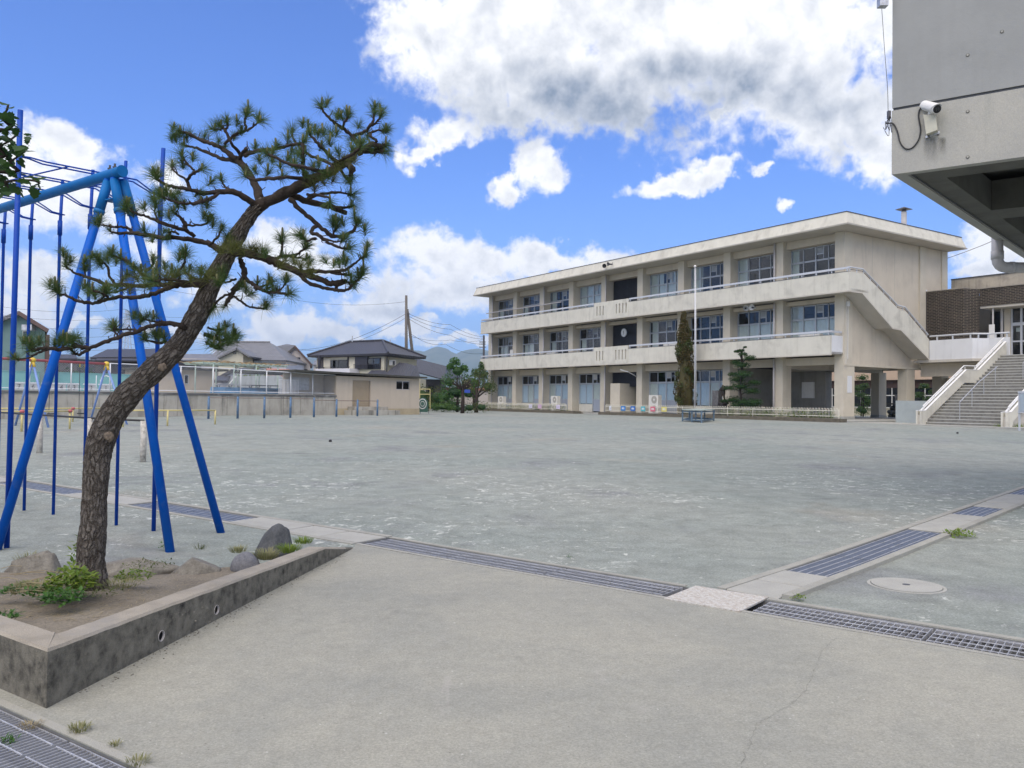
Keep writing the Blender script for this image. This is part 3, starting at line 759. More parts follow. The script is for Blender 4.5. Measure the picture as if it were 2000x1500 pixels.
blk('wall_sign', M['white_wall'], (1.12, 1.147, 1.55, 1.98, 2.2, 3.2))
# metal stair rail on the ground behind
# outdoor stair flight along the gable: parapet outlines in (v, z)
top = [(.133, 9.15), (1.41, 9.15), (4.98, 7.30), (5.75, 7.24), (8.35, 5.66)]
bot = [(8.35, 4.42), (5.2, 6.12), (4.34, 6.16), (1.22, 8.02), (.133, 8.02)]
st = MB(); st.prism([(v, 0.0, z) for v, z in top] + [(v, 0.0, z) for v, z in bot], (0, .13, 0)); flight = st.build('outdoor_stair', M['paint_light'], school)
de = MB(); lowl = [(.12, 7.98), (1.22, 7.98), (4.34, 6.09), (5.2, 6.05), (8.35, 4.35)]
for a_, b__ in zip(lowl[:-1], lowl[1:]): de.prism([(a_[0], -.03, a_[1] - .01), (b__[0], -.03, b__[1] - .01), (b__[0], -.03, b__[1] + .068), (a_[0], -.03, a_[1] + .068)], (0, .15, 0))
de.build('drip_edge', M['soffit'], flight)
us_ = MB()
for a_, b__ in zip(lowl[:-1], lowl[1:]): us_.prism([(a_[0], .133, a_[1] + .07), (b__[0], .133, b__[1] + .07), (b__[0], .133, b__[1] + .22), (a_[0], .133, a_[1] + .22)], (0, 1.06, 0))
us_.build('stair_slab', M['soffit'], flight)
ri = [Vector((v, .06, z + .27)) for v, z in top]; ri[-1].z += .02
for z_, r_ in ((0, .05), (-.13, .018)):
    hr = MB(); hr.tube([p + Vector((0, 0, z_)) for p in ri], r_, 6); hr.build('handrail', M['rail'] if r_ > .03 else M['darkmetal'], flight)
ps = MB()
for k in range(13):
    v = .15 + k * .67
    for a_, b__ in zip(top[:-1], top[1:]):
        if a_[0] <= v <= b__[0]: z = lerp(a_[1], b__[1], (v - a_[0]) / (b__[0] - a_[0])); ps.box(v - .02, v + .02, .04, .08, z, z + .26)
ps.build('rail_post', M['rail'], flight, kind='stuff')
for v0, z0 in ((1.9, 7.35), (4.9, 6.0), (7.4, 4.7)):    # brackets below the flight
    br = MB(); br.prism([(v0, .2, z0 + .27), (v0 + .5, .2, z0 + .05), (v0 + .5, 1.19, z0 - .5), (v0, 1.19, z0 - .4)], (.06, 0, .0)) if False else MB()
# link bridge with its white parapet
bp_ = MB(); outl = [(8.353, -0.02), (8.2, -2.75), (8.95, -3.35), (8.9, -4.5)]
for (v0, u0), (v1, u1) in zip(outl[:-1], outl[1:]):
    d = Vector((v1 - v0, u1 - u0, 0)).normalized(); q = Vector((-d.y, d.x, 0)) * -.13
    if q.x < 0: q = -q
    bp_.prism([(v0, u0, 4.36), (v1, u1, 4.36), (v1 + q.x, u1 + q.y, 4.36), (v0 + q.x, u0 + q.y, 4.36)], (0, 0, 1.22))
bridge = thing('link_bridge', 'white walled upper walkway joining the school stair to the brick wing', 'walkway', SO_, TH)
bp_.build('parapet', M['white_wall'], bridge)
sb = MB()
sb.prism([(8.30, -.02, 4.20), (8.13, -2.8, 4.20), (8.9, -3.4, 4.20), (12.4, -3.4, 4.20), (12.4, 1.1, 4.20), (8.5, 1.1, 4.20)], (0, 0, .155)); sb.build('deck_slab', M['soffit'], bridge)
hr = MB(); hr.tube([(v + .06, u, 5.85) for v, u in outl], .055, 6); hr.build('handrail', M['rail'], bridge)
for (v, u) in [(8.33, -.5), (8.28, -1.5), (8.22, -2.6), (8.45, -2.95), (8.9, -3.3), (8.96, -3.7), (8.94, -4.35)]:
    UB().b(u - .035, u + .035, v + .02, v + .09, 5.58, 5.80).build('rail_post', M['rail'], bridge)
blk('deck_beam', M['paint_wall'], (-9.6, 1.09, 9.3, 9.7, 3.35, 4.19), parent=bridge)
blk('deck_beam', M['paint_wall'], (-3.2, -2.9, 8.5, 9.29, 3.5, 4.19), parent=bridge)

# ------------------------------------------------------------------ brick wing
def brick_mat():
    m, n, b = newmat('dark_brick')
    co = n.n('ShaderNodeTexCoord').outputs['Object']
    sp = n.n('ShaderNodeSeparateXYZ', {0: co})
    v = n.n('ShaderNodeCombineXYZ', {0: n.m('ADD', sp.outputs[1], sp.outputs[0]), 1: sp.outputs[2]}).outputs[0]
    bt = n.n('ShaderNodeTexBrick', {'Vector': v, 'Color1': (.03, .021, .017, 1), 'Color2': (.010, .009, .009, 1), 'Mortar': (.15, .125, .09, 1), 'Scale': 1.0, 'Mortar Size': .014, 'Brick Width': .29, 'Row Height': .10})
    c = n.mix(1.0, bt.outputs[0], n.ramp(n.noise(co, 1.6, 4, .6), [(.3, .75), (.7, 1.25)]), 'MULTIPLY')
    c = n.mix(n.mr(n.noise(co, 22, 2, .5), .66, .78, 0, .5), c, (.06, .028, .02))
    link(n, c, b.inputs['Base Color']); b.inputs['Roughness'].default_value = .75
    bp = n.n('ShaderNodeBump', {'Strength': .6, 'Distance': .01, 'Height': bt.outputs['Fac']}, invert=True); link(n, bp.outputs[0], b.inputs['Normal'])
    return m
M['brick'] = brick_mat()
M['fascia'] = pm('stained_fascia', (.42, .38, .31), .85, .15, 1.5, streak=.8, stain=(.22, .20, .17))
wing = thing('brick_wing', 'dark brick entrance wing with glazed doors above the broad stairs', 'building', SO_, TH)
bw = MB(); bw.prism([(9.9, 1.08, 4.37), (9.9, -1.35, 4.37), (11.0, -1.75, 4.37), (11.0, -1.72, 4.37), (11.3, -1.6, 4.37), (11.3, 1.08, 4.37)], (0, 0, 4.5)); bw.build('brick_wall', M['brick'], wing)
blk('brick_band', M['brick'], (-20, -1.76, 11.0, 11.3, 7.78, 8.87), parent=wing)
blk('parapet_cap', M['conctop'], (-20, -1.76, 10.95, 11.35, 8.872, 8.93), (-1.3, 1.08, 9.88, 11.3, 8.872, 8.93), parent=wing)
blk('fascia', M['fascia'], (-20, 1.1, 13.0, 13.3, 8.9, 9.95), parent=wing); blk('coping', M['dark_line'], (-20, 1.1, 12.95, 13.35, 9.952, 10.02), parent=wing)
blk('canopy_slab', M['soffit'], (-20, -1.78, 11.05, 13.2, 7.64, 7.775), parent=wing)
blk('corner_trim', M['white_wall'], (1.085, 1.12, 9.93, 10.05, 4.4, 9.05), parent=wing)
blk('deck', M['conc'], (-14.2, 1.1, 8.9, 14, 4.37, 4.47), parent=wing)
blk('inner_wall', M['interior'], (-20, 1.05, 14.4, 14.6, 4.47, 8.9), (-1.74, -1.6, 12.6, 14.4, 4.47, 7.64), parent=wing)
blk('pier', M['paint_wall'], (-2.95, -2.62, 12.3, 12.5, 4.47, 7.63), parent=wing)
o = MB().tube([(11.25, -2.45, 4.47), (11.25, -2.45, 7.64)], .055, 10).build('post', M['pipe'], wing)
MB().tube([(12.2, -2.52, 4.47), (12.2, -2.52, 7.64)], .075, 10).build('post', M['pipe'], wing)
# glazed doors
df = UB(); v = 12.5
us3 = [-2.98, -3.55, -4.7, -5.9, -7.1, -8.3, -9.5, -10.7, -11.9, -13.1]
for u in us3: df.b(u - .06, u + .06, v - .05, v + .05, 4.47, 7.63)
df.b(us3[-1], us3[0], v - .055, v - .051, 6.55, 6.75)
o = df.build('door_frame', M['rail'], wing)
for a_, b__ in zip(us3[1:], us3[:-1]):
    UB().b(a_ + .06, b__ - .06, v, v + .01, 6.75, 7.63).build('pane', M['darkglass'], o)
    UB().b(a_ + .06, b__ - .06, v, v + .01, 5.62, 6.55).build('pane', M['glass'], o)
    UB().b(a_ + .06, b__ - .06, v - .03, v + .03, 5.52, 5.62).build('door_rail', M['rail'], o)
    UB().b(a_ + .06, b__ - .06, v - .01, v + .01, 4.50, 5.52).build('door_panel', M['darkglass'], o)
for u in (-3.25, -4.05, -4.45): UB().b(u - .16, u + .16, v + .3, v + .31, 6.2, 6.45).build('poster', M['curtain'], o)
# glass door standing at the side of the brick pier
blk('side_door', M['darkglass'], (-2.4, -1.85, 12.25, 12.28, 4.5, 7.5), parent=wing)
blk('hanging_sign', M['whiteplastic'], (-2.62, -2.28, 11.1, 11.12, 5.55, 6.6), parent=wing)
# under the deck: rear wall with a window
blk('lower_wall', M['paint_wall'], (-20, 1.1, 12.4, 12.6, .5, 3.34), parent=wing)
o = blk('lower_window', M['alu'], (-1.0, -.92, 12.3, 12.39, .7, 3.0), (.3, .38, 12.3, 12.39, .7, 3.0), (-.91, .29, 12.31, 12.38, 2.2, 2.28), (-.91, .29, 12.31, 12.38, 2.92, 3.0), parent=wing)
blk('pane', M['glass'], (-.9, .28, 12.34, 12.35, .7, 2.2), parent=o)
blk('under_deck_dark', M['black'], (-4.5, -1.2, 12.3, 12.39, .6, 3.2), parent=wing)  # flat black sheet stands in for the shade below the deck

# ------------------------------------------------------------------ broad outdoor stairs
SU0, SU1 = -4.5, -8.45
stairs = thing('broad_stairs', 'wide grey concrete stairs with white parapets rising to the glazed doors', 'stairs', SO_, TH)
M['step'] = pm('step_concrete', (.20, .195, .175), .92, .22, 6, bump=.4, bscale=60, stain=(.12, .115, .10), grain=.2)
M['nosing'] = pm('pale_step_nosing', (.46, .46, .42), .85, .1, 4)
prof = []; n1, n2 = 13, 11; zb = .47; rise = (4.47 - zb) / 24.0
v = .1; z = zb; steps = []
for i in range(n1): steps.append((v, z)); v += .295; z += rise
v += 1.0
for i in range(n2): steps.append((v, z)); v += .295; z += rise
base = None
for i, (v, z) in enumerate(steps):
    vend = 8.89 if i == 23 else (steps[i + 1][0] + .02)
    o = UB().b(SU1 + .01, SU0 - .01, v + .0, vend, z - (.02 if i else .3), z + rise - .002).build('step', M['step'], stairs)
    UB().b(SU1 + .012, SU0 - .012, v - .012, v + .05, z + rise - .035, z + rise + .003).build('nosing', M['nosing'], o)
# inclined slab under the steps
MB().prism([(.2, SU1 + .012, .3), (3.9, SU1 + .012, 2.35), (5.2, SU1 + .012, 2.35), (8.9, SU1 + .012, 4.2), (8.9, SU1 + .012, 3.9), (5.3, SU1 + .012, 2.0), (3.9, SU1 + .012, 2.0), (.8, SU1 + .012, .3)], (0, SU0 - SU1 - .024, 0)).build('stair_slab', M['soffit'], stairs)
def parapet(u, lab, wide=.30):
    t0 = [(-.35, 1.20), (0.05, 1.22), (4.18, 3.50), (5.45, 3.52), (8.6, 5.30)]
    b0 = [(8.6, 4.52), (5.15, 2.80), (3.95, 2.78), (.25, .78), (.1, .46), (-.35, .46)]
    for du in (0, wide - .09):
        mb = MB(); mb.prism([(v, u + du, z) for v, z in t0 + b0], (0, .09, 0)); pr = mb.build('parapet', M['white_wall'] if False else M['paint_light'], stairs)
    cap = MB()
    for a_, b__ in zip(t0[:-1], t0[1:]): cap.prism([(a_[0], u - .012, a_[1] + .002), (b__[0], u - .012, b__[1] + .002), (b__[0], u - .012, b__[1] + .03), (a_[0], u - .012, a_[1] + .03)], (0, .114, 0)); cap.prism([(a_[0], u + wide - .102, a_[1] + .002), (b__[0], u + wide - .102, b__[1] + .002), (b__[0], u + wide - .102, b__[1] + .03), (a_[0], u + wide - .102, a_[1] + .03)], (0, .114, 0))
    cap.build('parapet_cap', M['whiteplastic'], stairs)
    UB().b(u + .092, u + wide - .092, -.30, 4.0, .47, 1.0).build('planter_fill', M['soffit'], stairs)
    hr = MB(); hr.tube([(v, u + .15, z + .24) for v, z in t0[1:]], .03, 6)
    for k in range(9):
        v = .15 + k * 1.03
        for a_, b__ in zip(t0[:-1], t0[1:]):
            if a_[0] <= v <= b__[0]: z = lerp(a_[1], b__[1], (v - a_[0]) / (b__[0] - a_[0])); hr.tube([(v, u + .15, z - .3), (v, u + .15, z + .24)], .018, 5)
    hr.build('handrail', M['whiteplastic'], stairs)
parapet(SU0, 'near'); parapet(SU1 - .31, 'far')
for u, v0, v1 in ((-6.05, .5, 4.3), (-6.9, 5.3, 8.6)):
    def zt_(v): return zb + (v - .1) / .295 * rise if v < 4.0 else zb + 13 * rise + max(0, (v - 4.94)) / .295 * rise
    hr = MB(); hr.tube([(v0, u, zt_(v0) + 1.0), (v1 * .5 + v0 * .5, u, zt_(v0 * .5 + v1 * .5) + 1.0), (v1, u, zt_(v1) + 1.0)], .024, 6)
    for k in range(4): v = lerp(v0, v1 - .2, k / 3); hr.tube([(v, u, zt_(v) - .1), (v, u, zt_(v) + 1.0)], .016, 5)
    hr.build('middle_handrail', M['galv'], stairs)

# paved platform and approach
pf = UB(); pf.b(-.9, 9.85, -1.5, 13.5, .35, .595); pf.b(9.86, 42.5, -1.2, 2.0, .35, .57)
o = struct('paved_platform', pf, M['conc']); o.location = SO_; o.rotation_euler = (0, 0, TH)
pf = UB(); pf.b(-30, -.91, -1.3, 13.5, .3, .505); o = struct('pavement', pf, M['conc']); o.location = SO_; o.rotation_euler = (0, 0, TH)
# ------------------------------------------------------------------ planter kerb
BACKL = -NGD
def kerb_top(y):
    if y <= 7.45: return lerp(.285, .145, (y - 3.93) / 3.5)
    return max(.012, lerp(.145, .012, (y - 7.45) / .75))
kerbC = Vector((-2.2, 3.93, 0))
kerbE = Vector((-1.56, 8.2, 0)); kd = (kerbE - kerbC).normalized(); kn = Vector((-kd.y, kd.x, 0))
pk = thing('planter_kerb', 'low weathered concrete kerb round the pine tree bed, with two drain holes', 'planter kerb', kerbC)
inn = Vector((-BACKL.y, BACKL.x, 0)); inn = inn if inn.y > 0 else -inn
def _ix(a, da, b, db):
    c = da.x * db.y - da.y * db.x; w = b - a; return a + da * ((w.x * db.y - w.y * db.x) / c)
INC = _ix(kerbC + kn * .17, kd, kerbC + inn * .17, BACKL)
def kerb_part(stations, name, holes=None):
    """stations: (outer point, inner point, top z)"""
    mb = MB(); prev = []
    vs = []
    for o_, i_, z in stations:
        d = (i_ - o_).normalized() * .012
        vs += [o_ + Vector((0, 0, -.05)), o_ + Vector((0, 0, max(z - .014, 0))), o_ + d + Vector((0, 0, z)), i_ - d + Vector((0, 0, z)), i_ + Vector((0, 0, max(z - .012, 0))), i_ + Vector((0, 0, -.05))]
    vs = [v - kerbC for v in vs]; k = len(stations)
    fs = [(a * 6 + b, (a + 1) * 6 + b, (a + 1) * 6 + (b + 1) % 6, a * 6 + (b + 1) % 6) for a in range(k - 1) for b in range(6)] + [tuple(range(6))[::-1], tuple(range((k - 1) * 6, k * 6))]
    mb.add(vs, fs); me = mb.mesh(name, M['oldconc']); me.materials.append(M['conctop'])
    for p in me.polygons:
        if p.center.z > .05 and abs(p.normal.z) > .35: p.material_index = 1  # upward faces take the paler concrete, sides the darker
    bm = bmesh.new(); bm.from_mesh(me); bmesh.ops.recalc_face_normals(bm, faces=bm.faces); bm.to_mesh(me); bm.free()
    return me
def jit(p, a): return p + Vector((random.uniform(-a, a), random.uniform(-a, a), 0))
st_ = []
for i in range(41):
    s = (kerbE - kerbC).length * i / 40; p = kerbC + kd * s
    wdt = .17 if i < 38 else .17 - .05 * (i - 37)
    q = p + kn * wdt
    if (q - kerbC).dot(kd) < (INC - kerbC).dot(kd): q = INC + kd * .0008 * i
    st_.append((p, q, kerb_top(p.y) + random.uniform(-.002, .002)))
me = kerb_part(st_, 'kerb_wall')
ko = bpy.data.objects.new('kerb_wall', me); COL.objects.link(ko); ko.parent = pk
# bore the two drain holes
holes = []
for hx, hy in ((315, 1242), (423, 1191)):
    r = ray(hx, hy); p = EYEP + r * ((kerbC - EYEP).dot(kn) / r.dot(kn)); holes.append(p - kerbC)
for h in holes:
    cb = MB().tube([h - kn * .05, h + kn * .14], .0325, 24); co_ = cb.build('cutter', None, pk)
    md = ko.modifiers.new('b', 'BOOLEAN'); md.operation = 'DIFFERENCE'; md.object = co_; md.solver = 'EXACT'
    bpy.context.view_layer.update()
    dg = bpy.context.evaluated_depsgraph_get(); nm = bpy.data.meshes.new_from_object(ko.evaluated_get(dg)); ko.modifiers.clear()
    co_.parent = None
    ko.data = nm; bpy.data.objects.remove(co_)
ko.data.name = 'kerb_wall'
for h in holes:
    rg = MB(); k = 24; vs = []; ax = Vector((0, 0, 1)); sx = kd
    for i in range(k):
        a = 2 * math.pi * i / k; e = sx * math.cos(a) + ax * math.sin(a)
        for rr, off in ((.032, -.003), (.0298, -.003), (.0298, .010), (.032, .010)): vs.append(h + e * rr + kn * off)
    rg.add(vs, [(i * 4 + q, ((i + 1) % k) * 4 + q, ((i + 1) % k) * 4 + (q + 1) % 4, i * 4 + (q + 1) % 4) for i in range(k) for q in range(4)])
    rg.build('drain_pipe', M['pipe'], pk, smooth=False); MB().tube([h + kn * .0105, h + kn * .125], .0315, 24, False).tube([h + kn * .10, h + kn * .105], .031, 20).build('pipe_shade', M['black'], pk)  # black tube and disc paint the shade inside the drain hole
st2 = []
inn = Vector((-BACKL.y, BACKL.x, 0)); inn = inn if inn.y > 0 else -inn
for i in range(24):
    s = 5.4 * i / 23; p = kerbC + BACKL * s; q = p + inn * .17
    if (q - kerbC).dot(BACKL) < (INC - kerbC).dot(BACKL): q = INC + BACKL * .0008 * i
    if i == 0: p = kerbC + BACKL * .0006
    st2.append((p, q, .285 + random.uniform(-.002, .002)))
me = kerb_part(st2, 'kerb_wall'); ko2 = bpy.data.objects.new('kerb_wall', me); COL.objects.link(ko2); ko2.parent = pk

# soil in the bed
def soil_mat():
    m, n, b = newmat('bed_soil')
    co = n.n('ShaderNodeTexCoord').outputs['Object']
    c = n.mix(n.mr(n.noise(co, 1.6, 6, .65, .4), .38, .66, 0, 1), (.28, .25, .20), (.205, .18, .145))
    c = n.mix(1.0, c, n.ramp(n.noise(co, 60, 5, .8), [(.3, .6), (.5, 1), (.7, 1.35)]), 'MULTIPLY')
    c = n.mix(n.mr(n.noise(co, 95, 2, .5), .68, .72, 0, .6), c, (.45, .43, .38))
    link(n, c, b.inputs['Base Color']); b.inputs['Roughness'].default_value = 1; b.inputs['Specular IOR Level'].default_value = .1
    bp = n.n('ShaderNodeBump', {'Strength': .8, 'Distance': .02, 'Height': n.noise(co, 70, 6, .8)}); link(n, bp.outputs[0], b.inputs['Normal']); return m
TREE = Vector((-2.89, 5.67, 0))
def soil_z(x, y):
    t = min(max((y - 4.3) / 2.3, 0), 1); z = lerp(.235, .045, t)
    back_ = 7.9 + (x + 1.75) * .8 if x > -3 else 6.9 + (x + 3) * -.1
    k = min(max((back_ - y) / .4, 0), 1); k = k * k * (3 - 2 * k)
    d = math.hypot(x - TREE.x, y - TREE.y); z += .05 * math.exp(-(d / .35) ** 2)
    return z * k - .02 * (1 - k) + .012 * noise.noise(Vector((x * 3, y * 3, 0))) + .006 * noise.noise(Vector((x * 14, y * 14, 5)))
sm = MB(); rows = []; nx, ny = 100, 90
for j in range(ny + 1):
    for i in range(nx + 1):
        # between the two kerb lines: s along the kerb, t away from it
        s = .14 + 4.1 * j / ny; t = .155 + 4.6 * i / nx
        p = kerbC + kd * s + (BACKL * (t / abs(BACKL.dot(kn)) if True else 0))
        sm.v.append((p.x, p.y, soil_z(p.x, p.y)))
for j in range(ny):
    for i in range(nx): a = j * (nx + 1) + i; sm.f.append((a, a + nx + 1, a + nx + 2, a + 1))
soilo = struct('planter_soil', sm, soil_mat(), True)
if soilo.data.polygons[0].normal.z < 0:
    for p in soilo.data.polygons: p.flip()

# ------------------------------------------------------------------ rocks
def rock_mat(name, a, b_, sp=.4):
    m, n, b = newmat(name)
    co = n.n('ShaderNodeTexCoord').outputs['Object']
    c = n.mix(n.mr(n.noise(co, 7, 8, .7, .4), .35, .68, 0, 1), a, b_)
    c = n.mix(1.0, c, n.ramp(n.noise(co, 60, 5, .75), [(.3, .7), (.7, 1.25)]), 'MULTIPLY')
    link(n, c, b.inputs['Base Color']); b.inputs['Roughness'].default_value = .85; b.inputs['Specular IOR Level'].default_value = sp
    bp = n.n('ShaderNodeBump', {'Strength': .6, 'Distance': .02, 'Height': n.noise(co, 22, 8, .7)}); link(n, bp.outputs[0], b.inputs['Normal']); return m
RK = {'dark': rock_mat('dark_rock', (.055, .06, .066), (.11, .115, .12)), 'pale': rock_mat('pale_rock', (.13, .12, .10), (.25, .235, .20)), 'blue': rock_mat('blue_grey_rock', (.12, .125, .14), (.22, .22, .23))}
def rock(c, sx, sy, sz, mat, lab, seed, nzz=.5, point=0.0):
    mb = MB(); vs = []; nu, nv = 40, 26
    for i in range(nv + 1):
        t = math.pi * i / nv
        for j in range(nu):
            p = 2 * math.pi * j / nu; d = Vector((math.sin(t) * math.cos(p), math.sin(t) * math.sin(p), math.cos(t)))
            k = 1 + nzz * .45 * noise.noise(d * 1.3 + Vector((seed * 3.1, seed, 0))) + nzz * .22 * noise.noise(d * 3.1 + Vector((seed, 3, 0))) + nzz * .08 * noise.noise(d * 8 + Vector((seed, 3, 1)))
            # faceting
            for q in range(6):
                rn = random.Random(seed * 17 + q); nv_ = Vector((rn.uniform(-1, 1), rn.uniform(-1, 1), rn.uniform(-.2, 1))).normalized(); dd = d.dot(nv_) * k
                if dd > .78: k *= .78 / dd * 1.0 if nzz > .3 else 1
            x, y, z = d.x * k, d.y * k, d.z * k
            if point: sh = 1 - point * max(z, 0); x = x * sh + .25 * max(z, 0); y *= sh
            vs.append((x * sx, y * sy, z * sz))
    mb.add(vs, [(i * nu + j, (i + 1) * nu + j, (i + 1) * nu + (j + 1) % nu, i * nu + (j + 1) % nu) for i in range(nv) for j in range(nu)])
    o = mb.build('rock', RK[mat], smooth=True, loc=c); return tag(o, lab, 'rock', 'rocks edging the pine tree bed')
rock(Vector((-2.22, 7.75, .03)), .21, .17, .27, 'dark', 'tall dark rounded rock at the back end of the pine bed', 3, .35, .25)
rock(Vector((-2.23, 6.92, .07)), .12, .11, .12, 'blue', 'small round blue grey stone by the kerb', 5, .15)
rock(Vector((-2.62, 6.85, .0)), .21, .16, .165, 'pale', 'rounded brown grey rock left of the small round stone', 8, .4)
rock(Vector((-3.20, 6.95, .0)), .42, .20, .135, 'pale', 'long flat pale rock right of the pine trunk', 11, .5)
rock(Vector((-3.97, 6.9, .0)), .23, .18, .20, 'pale', 'pitted grey rock left of the pine trunk', 14, .55)
rock(Vector((-4.2, 6.25, .0)), .26, .22, .15, 'blue', 'low grey rock at the left edge of the bed', 19, .5)

# ------------------------------------------------------------------ small weeds
def leaf_mat(name, a, b_, tr=.35, rough=.55):
    m, n, b = newmat(name)
    ri = n.n('ShaderNodeNewGeometry').outputs['Random Per Island']
    c = n.mix(ri, a, b_)
    link(n, c, b.inputs['Base Color']); b.inputs['Roughness'].default_value = rough; b.inputs['Specular IOR Level'].default_value = .35
    t = n.n('ShaderNodeBsdfTranslucent', {'Color': c}); mx = n.n('ShaderNodeMixShader', {0: tr, 1: b.outputs[0], 2: t.outputs[0]})
    link(n, mx.outputs[0], n.t.nodes['Material Output'].inputs[0]); return m
LM = {'yellow': leaf_mat('yellow_green_leaf', (.20, .26, .035), (.11, .20, .03)), 'green': leaf_mat('mid_green_leaf', (.045, .12, .025), (.075, .17, .03)),
      'pale': leaf_mat('dry_grass_blade', (.18, .20, .08), (.30, .28, .15)), 'dark': leaf_mat('dark_green_leaf', (.018, .055, .016), (.04, .095, .02)),
      'straw': leaf_mat('dry_straw', (.42, .36, .22), (.30, .24, .14)), 'olive': leaf_mat('olive_green_leaf', (.06, .085, .025), (.10, .12, .03)),
      'bush': leaf_mat('bush_leaf', (.05, .11, .025), (.09, .16, .035)), 'brown': leaf_mat('browned_conifer_leaf', (.13, .085, .03), (.075, .085, .025)),
      'lime': leaf_mat('lime_green_leaf', (.20, .26, .03), (.12, .18, .03)), 'flower': leaf_mat('small_flower', (.55, .35, .30), (.6, .6, .55))}
def leafq(mb, p, d, up, L, w, fold=.15):
    d = d.normalized(); s = d.cross(up)
    if s.length < 1e-3: s = d.orthogonal()
    s.normalize(); n_ = s.cross(d)
    mb.add([p, p + d * L * .35 + s * w / 2 + n_ * fold * w, p + d * L * .75 + s * w * .36 + n_ * fold * w * .5, p + d * L, p + d * L * .75 - s * w * .36 + n_ * fold * w * .5, p + d * L * .35 - s * w / 2 + n_ * fold * w, p + d * L * .5], [(0, 1, 6), (1, 2, 6), (2, 3, 6), (3, 4, 6), (4, 5, 6), (5, 0, 6)])
def rdir(zlo=-.2, zhi=1.0):
    while True:
        d = Vector((random.uniform(-1, 1), random.uniform(-1, 1), random.uniform(zlo, zhi)))
        if .1 < d.length < 1.2: return d.normalized()
def weed(px, py, z, rx, h, n, mat, L, w, lab, name='weed', grp='weeds in the pine bed', blades=False):
    p0 = on_z(px, py, z); mb = MB()
    for i in range(n):
        a = random.uniform(0, 6.28); r = rx * math.sqrt(random.random()); b = Vector((r * math.cos(a), r * math.sin(a), 0))
        if blades:
            d = Vector((math.cos(a) * .6, math.sin(a) * .6, random.uniform(.6, 1.4))).normalized(); ll = L * random.uniform(.5, 1.2); s = d.cross(Vector((0, 0, 1))).normalized() * w / 2
            tip = b + d * ll + Vector((d.x, d.y, -.6)) * ll * .35
            mb.add([b - s, b + s, b + d * ll * .6 + s * .7, b + d * ll * .6 - s * .7, tip], [(0, 1, 2, 3), (3, 2, 4)])
        else:
            zz = h * random.random() ** 1.3 * (1 - .5 * r / rx); leafq(mb, b + Vector((0, 0, zz)), rdir(-.3, .7) + b * 2, Vector((0, 0, 1)), L * random.uniform(.5, 1.2), w * random.uniform(.6, 1.1))
    o = mb.build(name, LM[mat], loc=p0); return tag(o, lab, 'weed', grp)
weed(140, 1150, .25, .14, .17, 330, 'yellow', .06, .028, 'yellow green leafy weed against the left foot of the pine trunk')
weed(152, 1105, .25, .05, .24, 80, 'yellow', .045, .022, 'upright yellow weed shoot climbing the pine trunk')
weed(122, 1172, .25, .12, .07, 220, 'green', .045, .026, 'dark green low weed in front of the pine trunk')
weed(70, 1150, .24, .17, .09, 300, 'pale', .05, .012, 'dry straggly grass left of the pine trunk', blades=True)
weed(82, 1160, .24, .12, .06, 170, 'green', .035, .018, 'low green weed in the middle of the bed')
weed(15, 1158, .24, .07, .05, 70, 'green', .035, .02, 'small green weed near the left edge of the bed')
weed(12, 1208, .25, .07, .04, 80, 'green', .04, .02, 'bright green weed at the kerb corner on the left')
weed(262, 1130, .20, .13, .08, 200, 'yellow', .035, .018, 'yellow green weed right of the pine trunk')
weed(232, 1142, .21, .16, .05, 210, 'pale', .045, .006, 'thin dry grass round the right foot of the pine trunk', blades=True)
weed(190, 1160, .23, .15, .04, 170, 'olive', .022, .012, 'mossy weeds in front of the pine trunk')
weed(520, 1090, .12, .10, .08, 260, 'pale', .10, .007, 'striped grass clump behind the small round stone', blades=True)
weed(565, 1077, .10, .10, .08, 240, 'yellow', .09, .006, 'grass clump below the tall dark rock', blades=True)
weed(592, 1060, .08, .09, .06, 170, 'yellow', .08, .006, 'grass at the narrow end of the pine bed', blades=True)
weed(465, 1078, .10, .07, .08, 120, 'pale', .08, .006, 'grass between the brown rock and the round stone', blades=True)
weed(325, 1070, .02, .07, .08, 60, 'green', .03, .014, 'small weed at the foot of the near swing leg')
weed(392, 1072, .05, .06, .10, 40, 'olive', .08, .004, 'thin dark stalks behind the brown rock', blades=True)
weed(60, 1095, .10, .12, .08, 120, 'pale', .09, .006, 'dry grass behind the pitted rock', blades=True)
weed(290, 1105, .12, .2, .04, 140, 'olive', .03, .012, 'low weeds in front of the long flat rock')
weed(1875, 1046, .03, .16, .07, 170, 'yellow', .05, .022, 'leafy green weed at the edge of the drain beside the gravel', grp='weeds by the drains')
weed(1560, 1168, .02, .05, .04, 40, 'yellow', .03, .016, 'tiny weed at the drain corner near the checker plate', grp='weeds by the drains')
weed(155, 1425, .01, .045, .05, 120, 'pale', .03, .005, 'small grass tuft beside the near grate', grp='weeds by the drains', blades=True)
weed(225, 1455, .01, .025, .04, 40, 'pale', .025, .004, 'tiny grass tuft beside the near grate towards the apron', grp='weeds by the drains', blades=True)
weed(268, 1490, .01, .05, .03, 90, 'pale', .03, .004, 'grass tuft at the lower end of the near grate', grp='weeds by the drains', blades=True)
weed(18, 1455, -.02, .03, .05, 60, 'green', .025, .008, 'green sprig growing up through the near grate', grp='weeds by the drains')
weed(60, 1418, .0, .05, .01, 120, 'straw', .025, .003, 'dead leaves caught on the near grate', grp='weeds by the drains', blades=True)
weed(1112, 1088, .01, .03, .03, 30, 'green', .02, .008, 'tiny sprig on the yard beside the long grate', grp='weeds by the drains')
sb_ = MB()
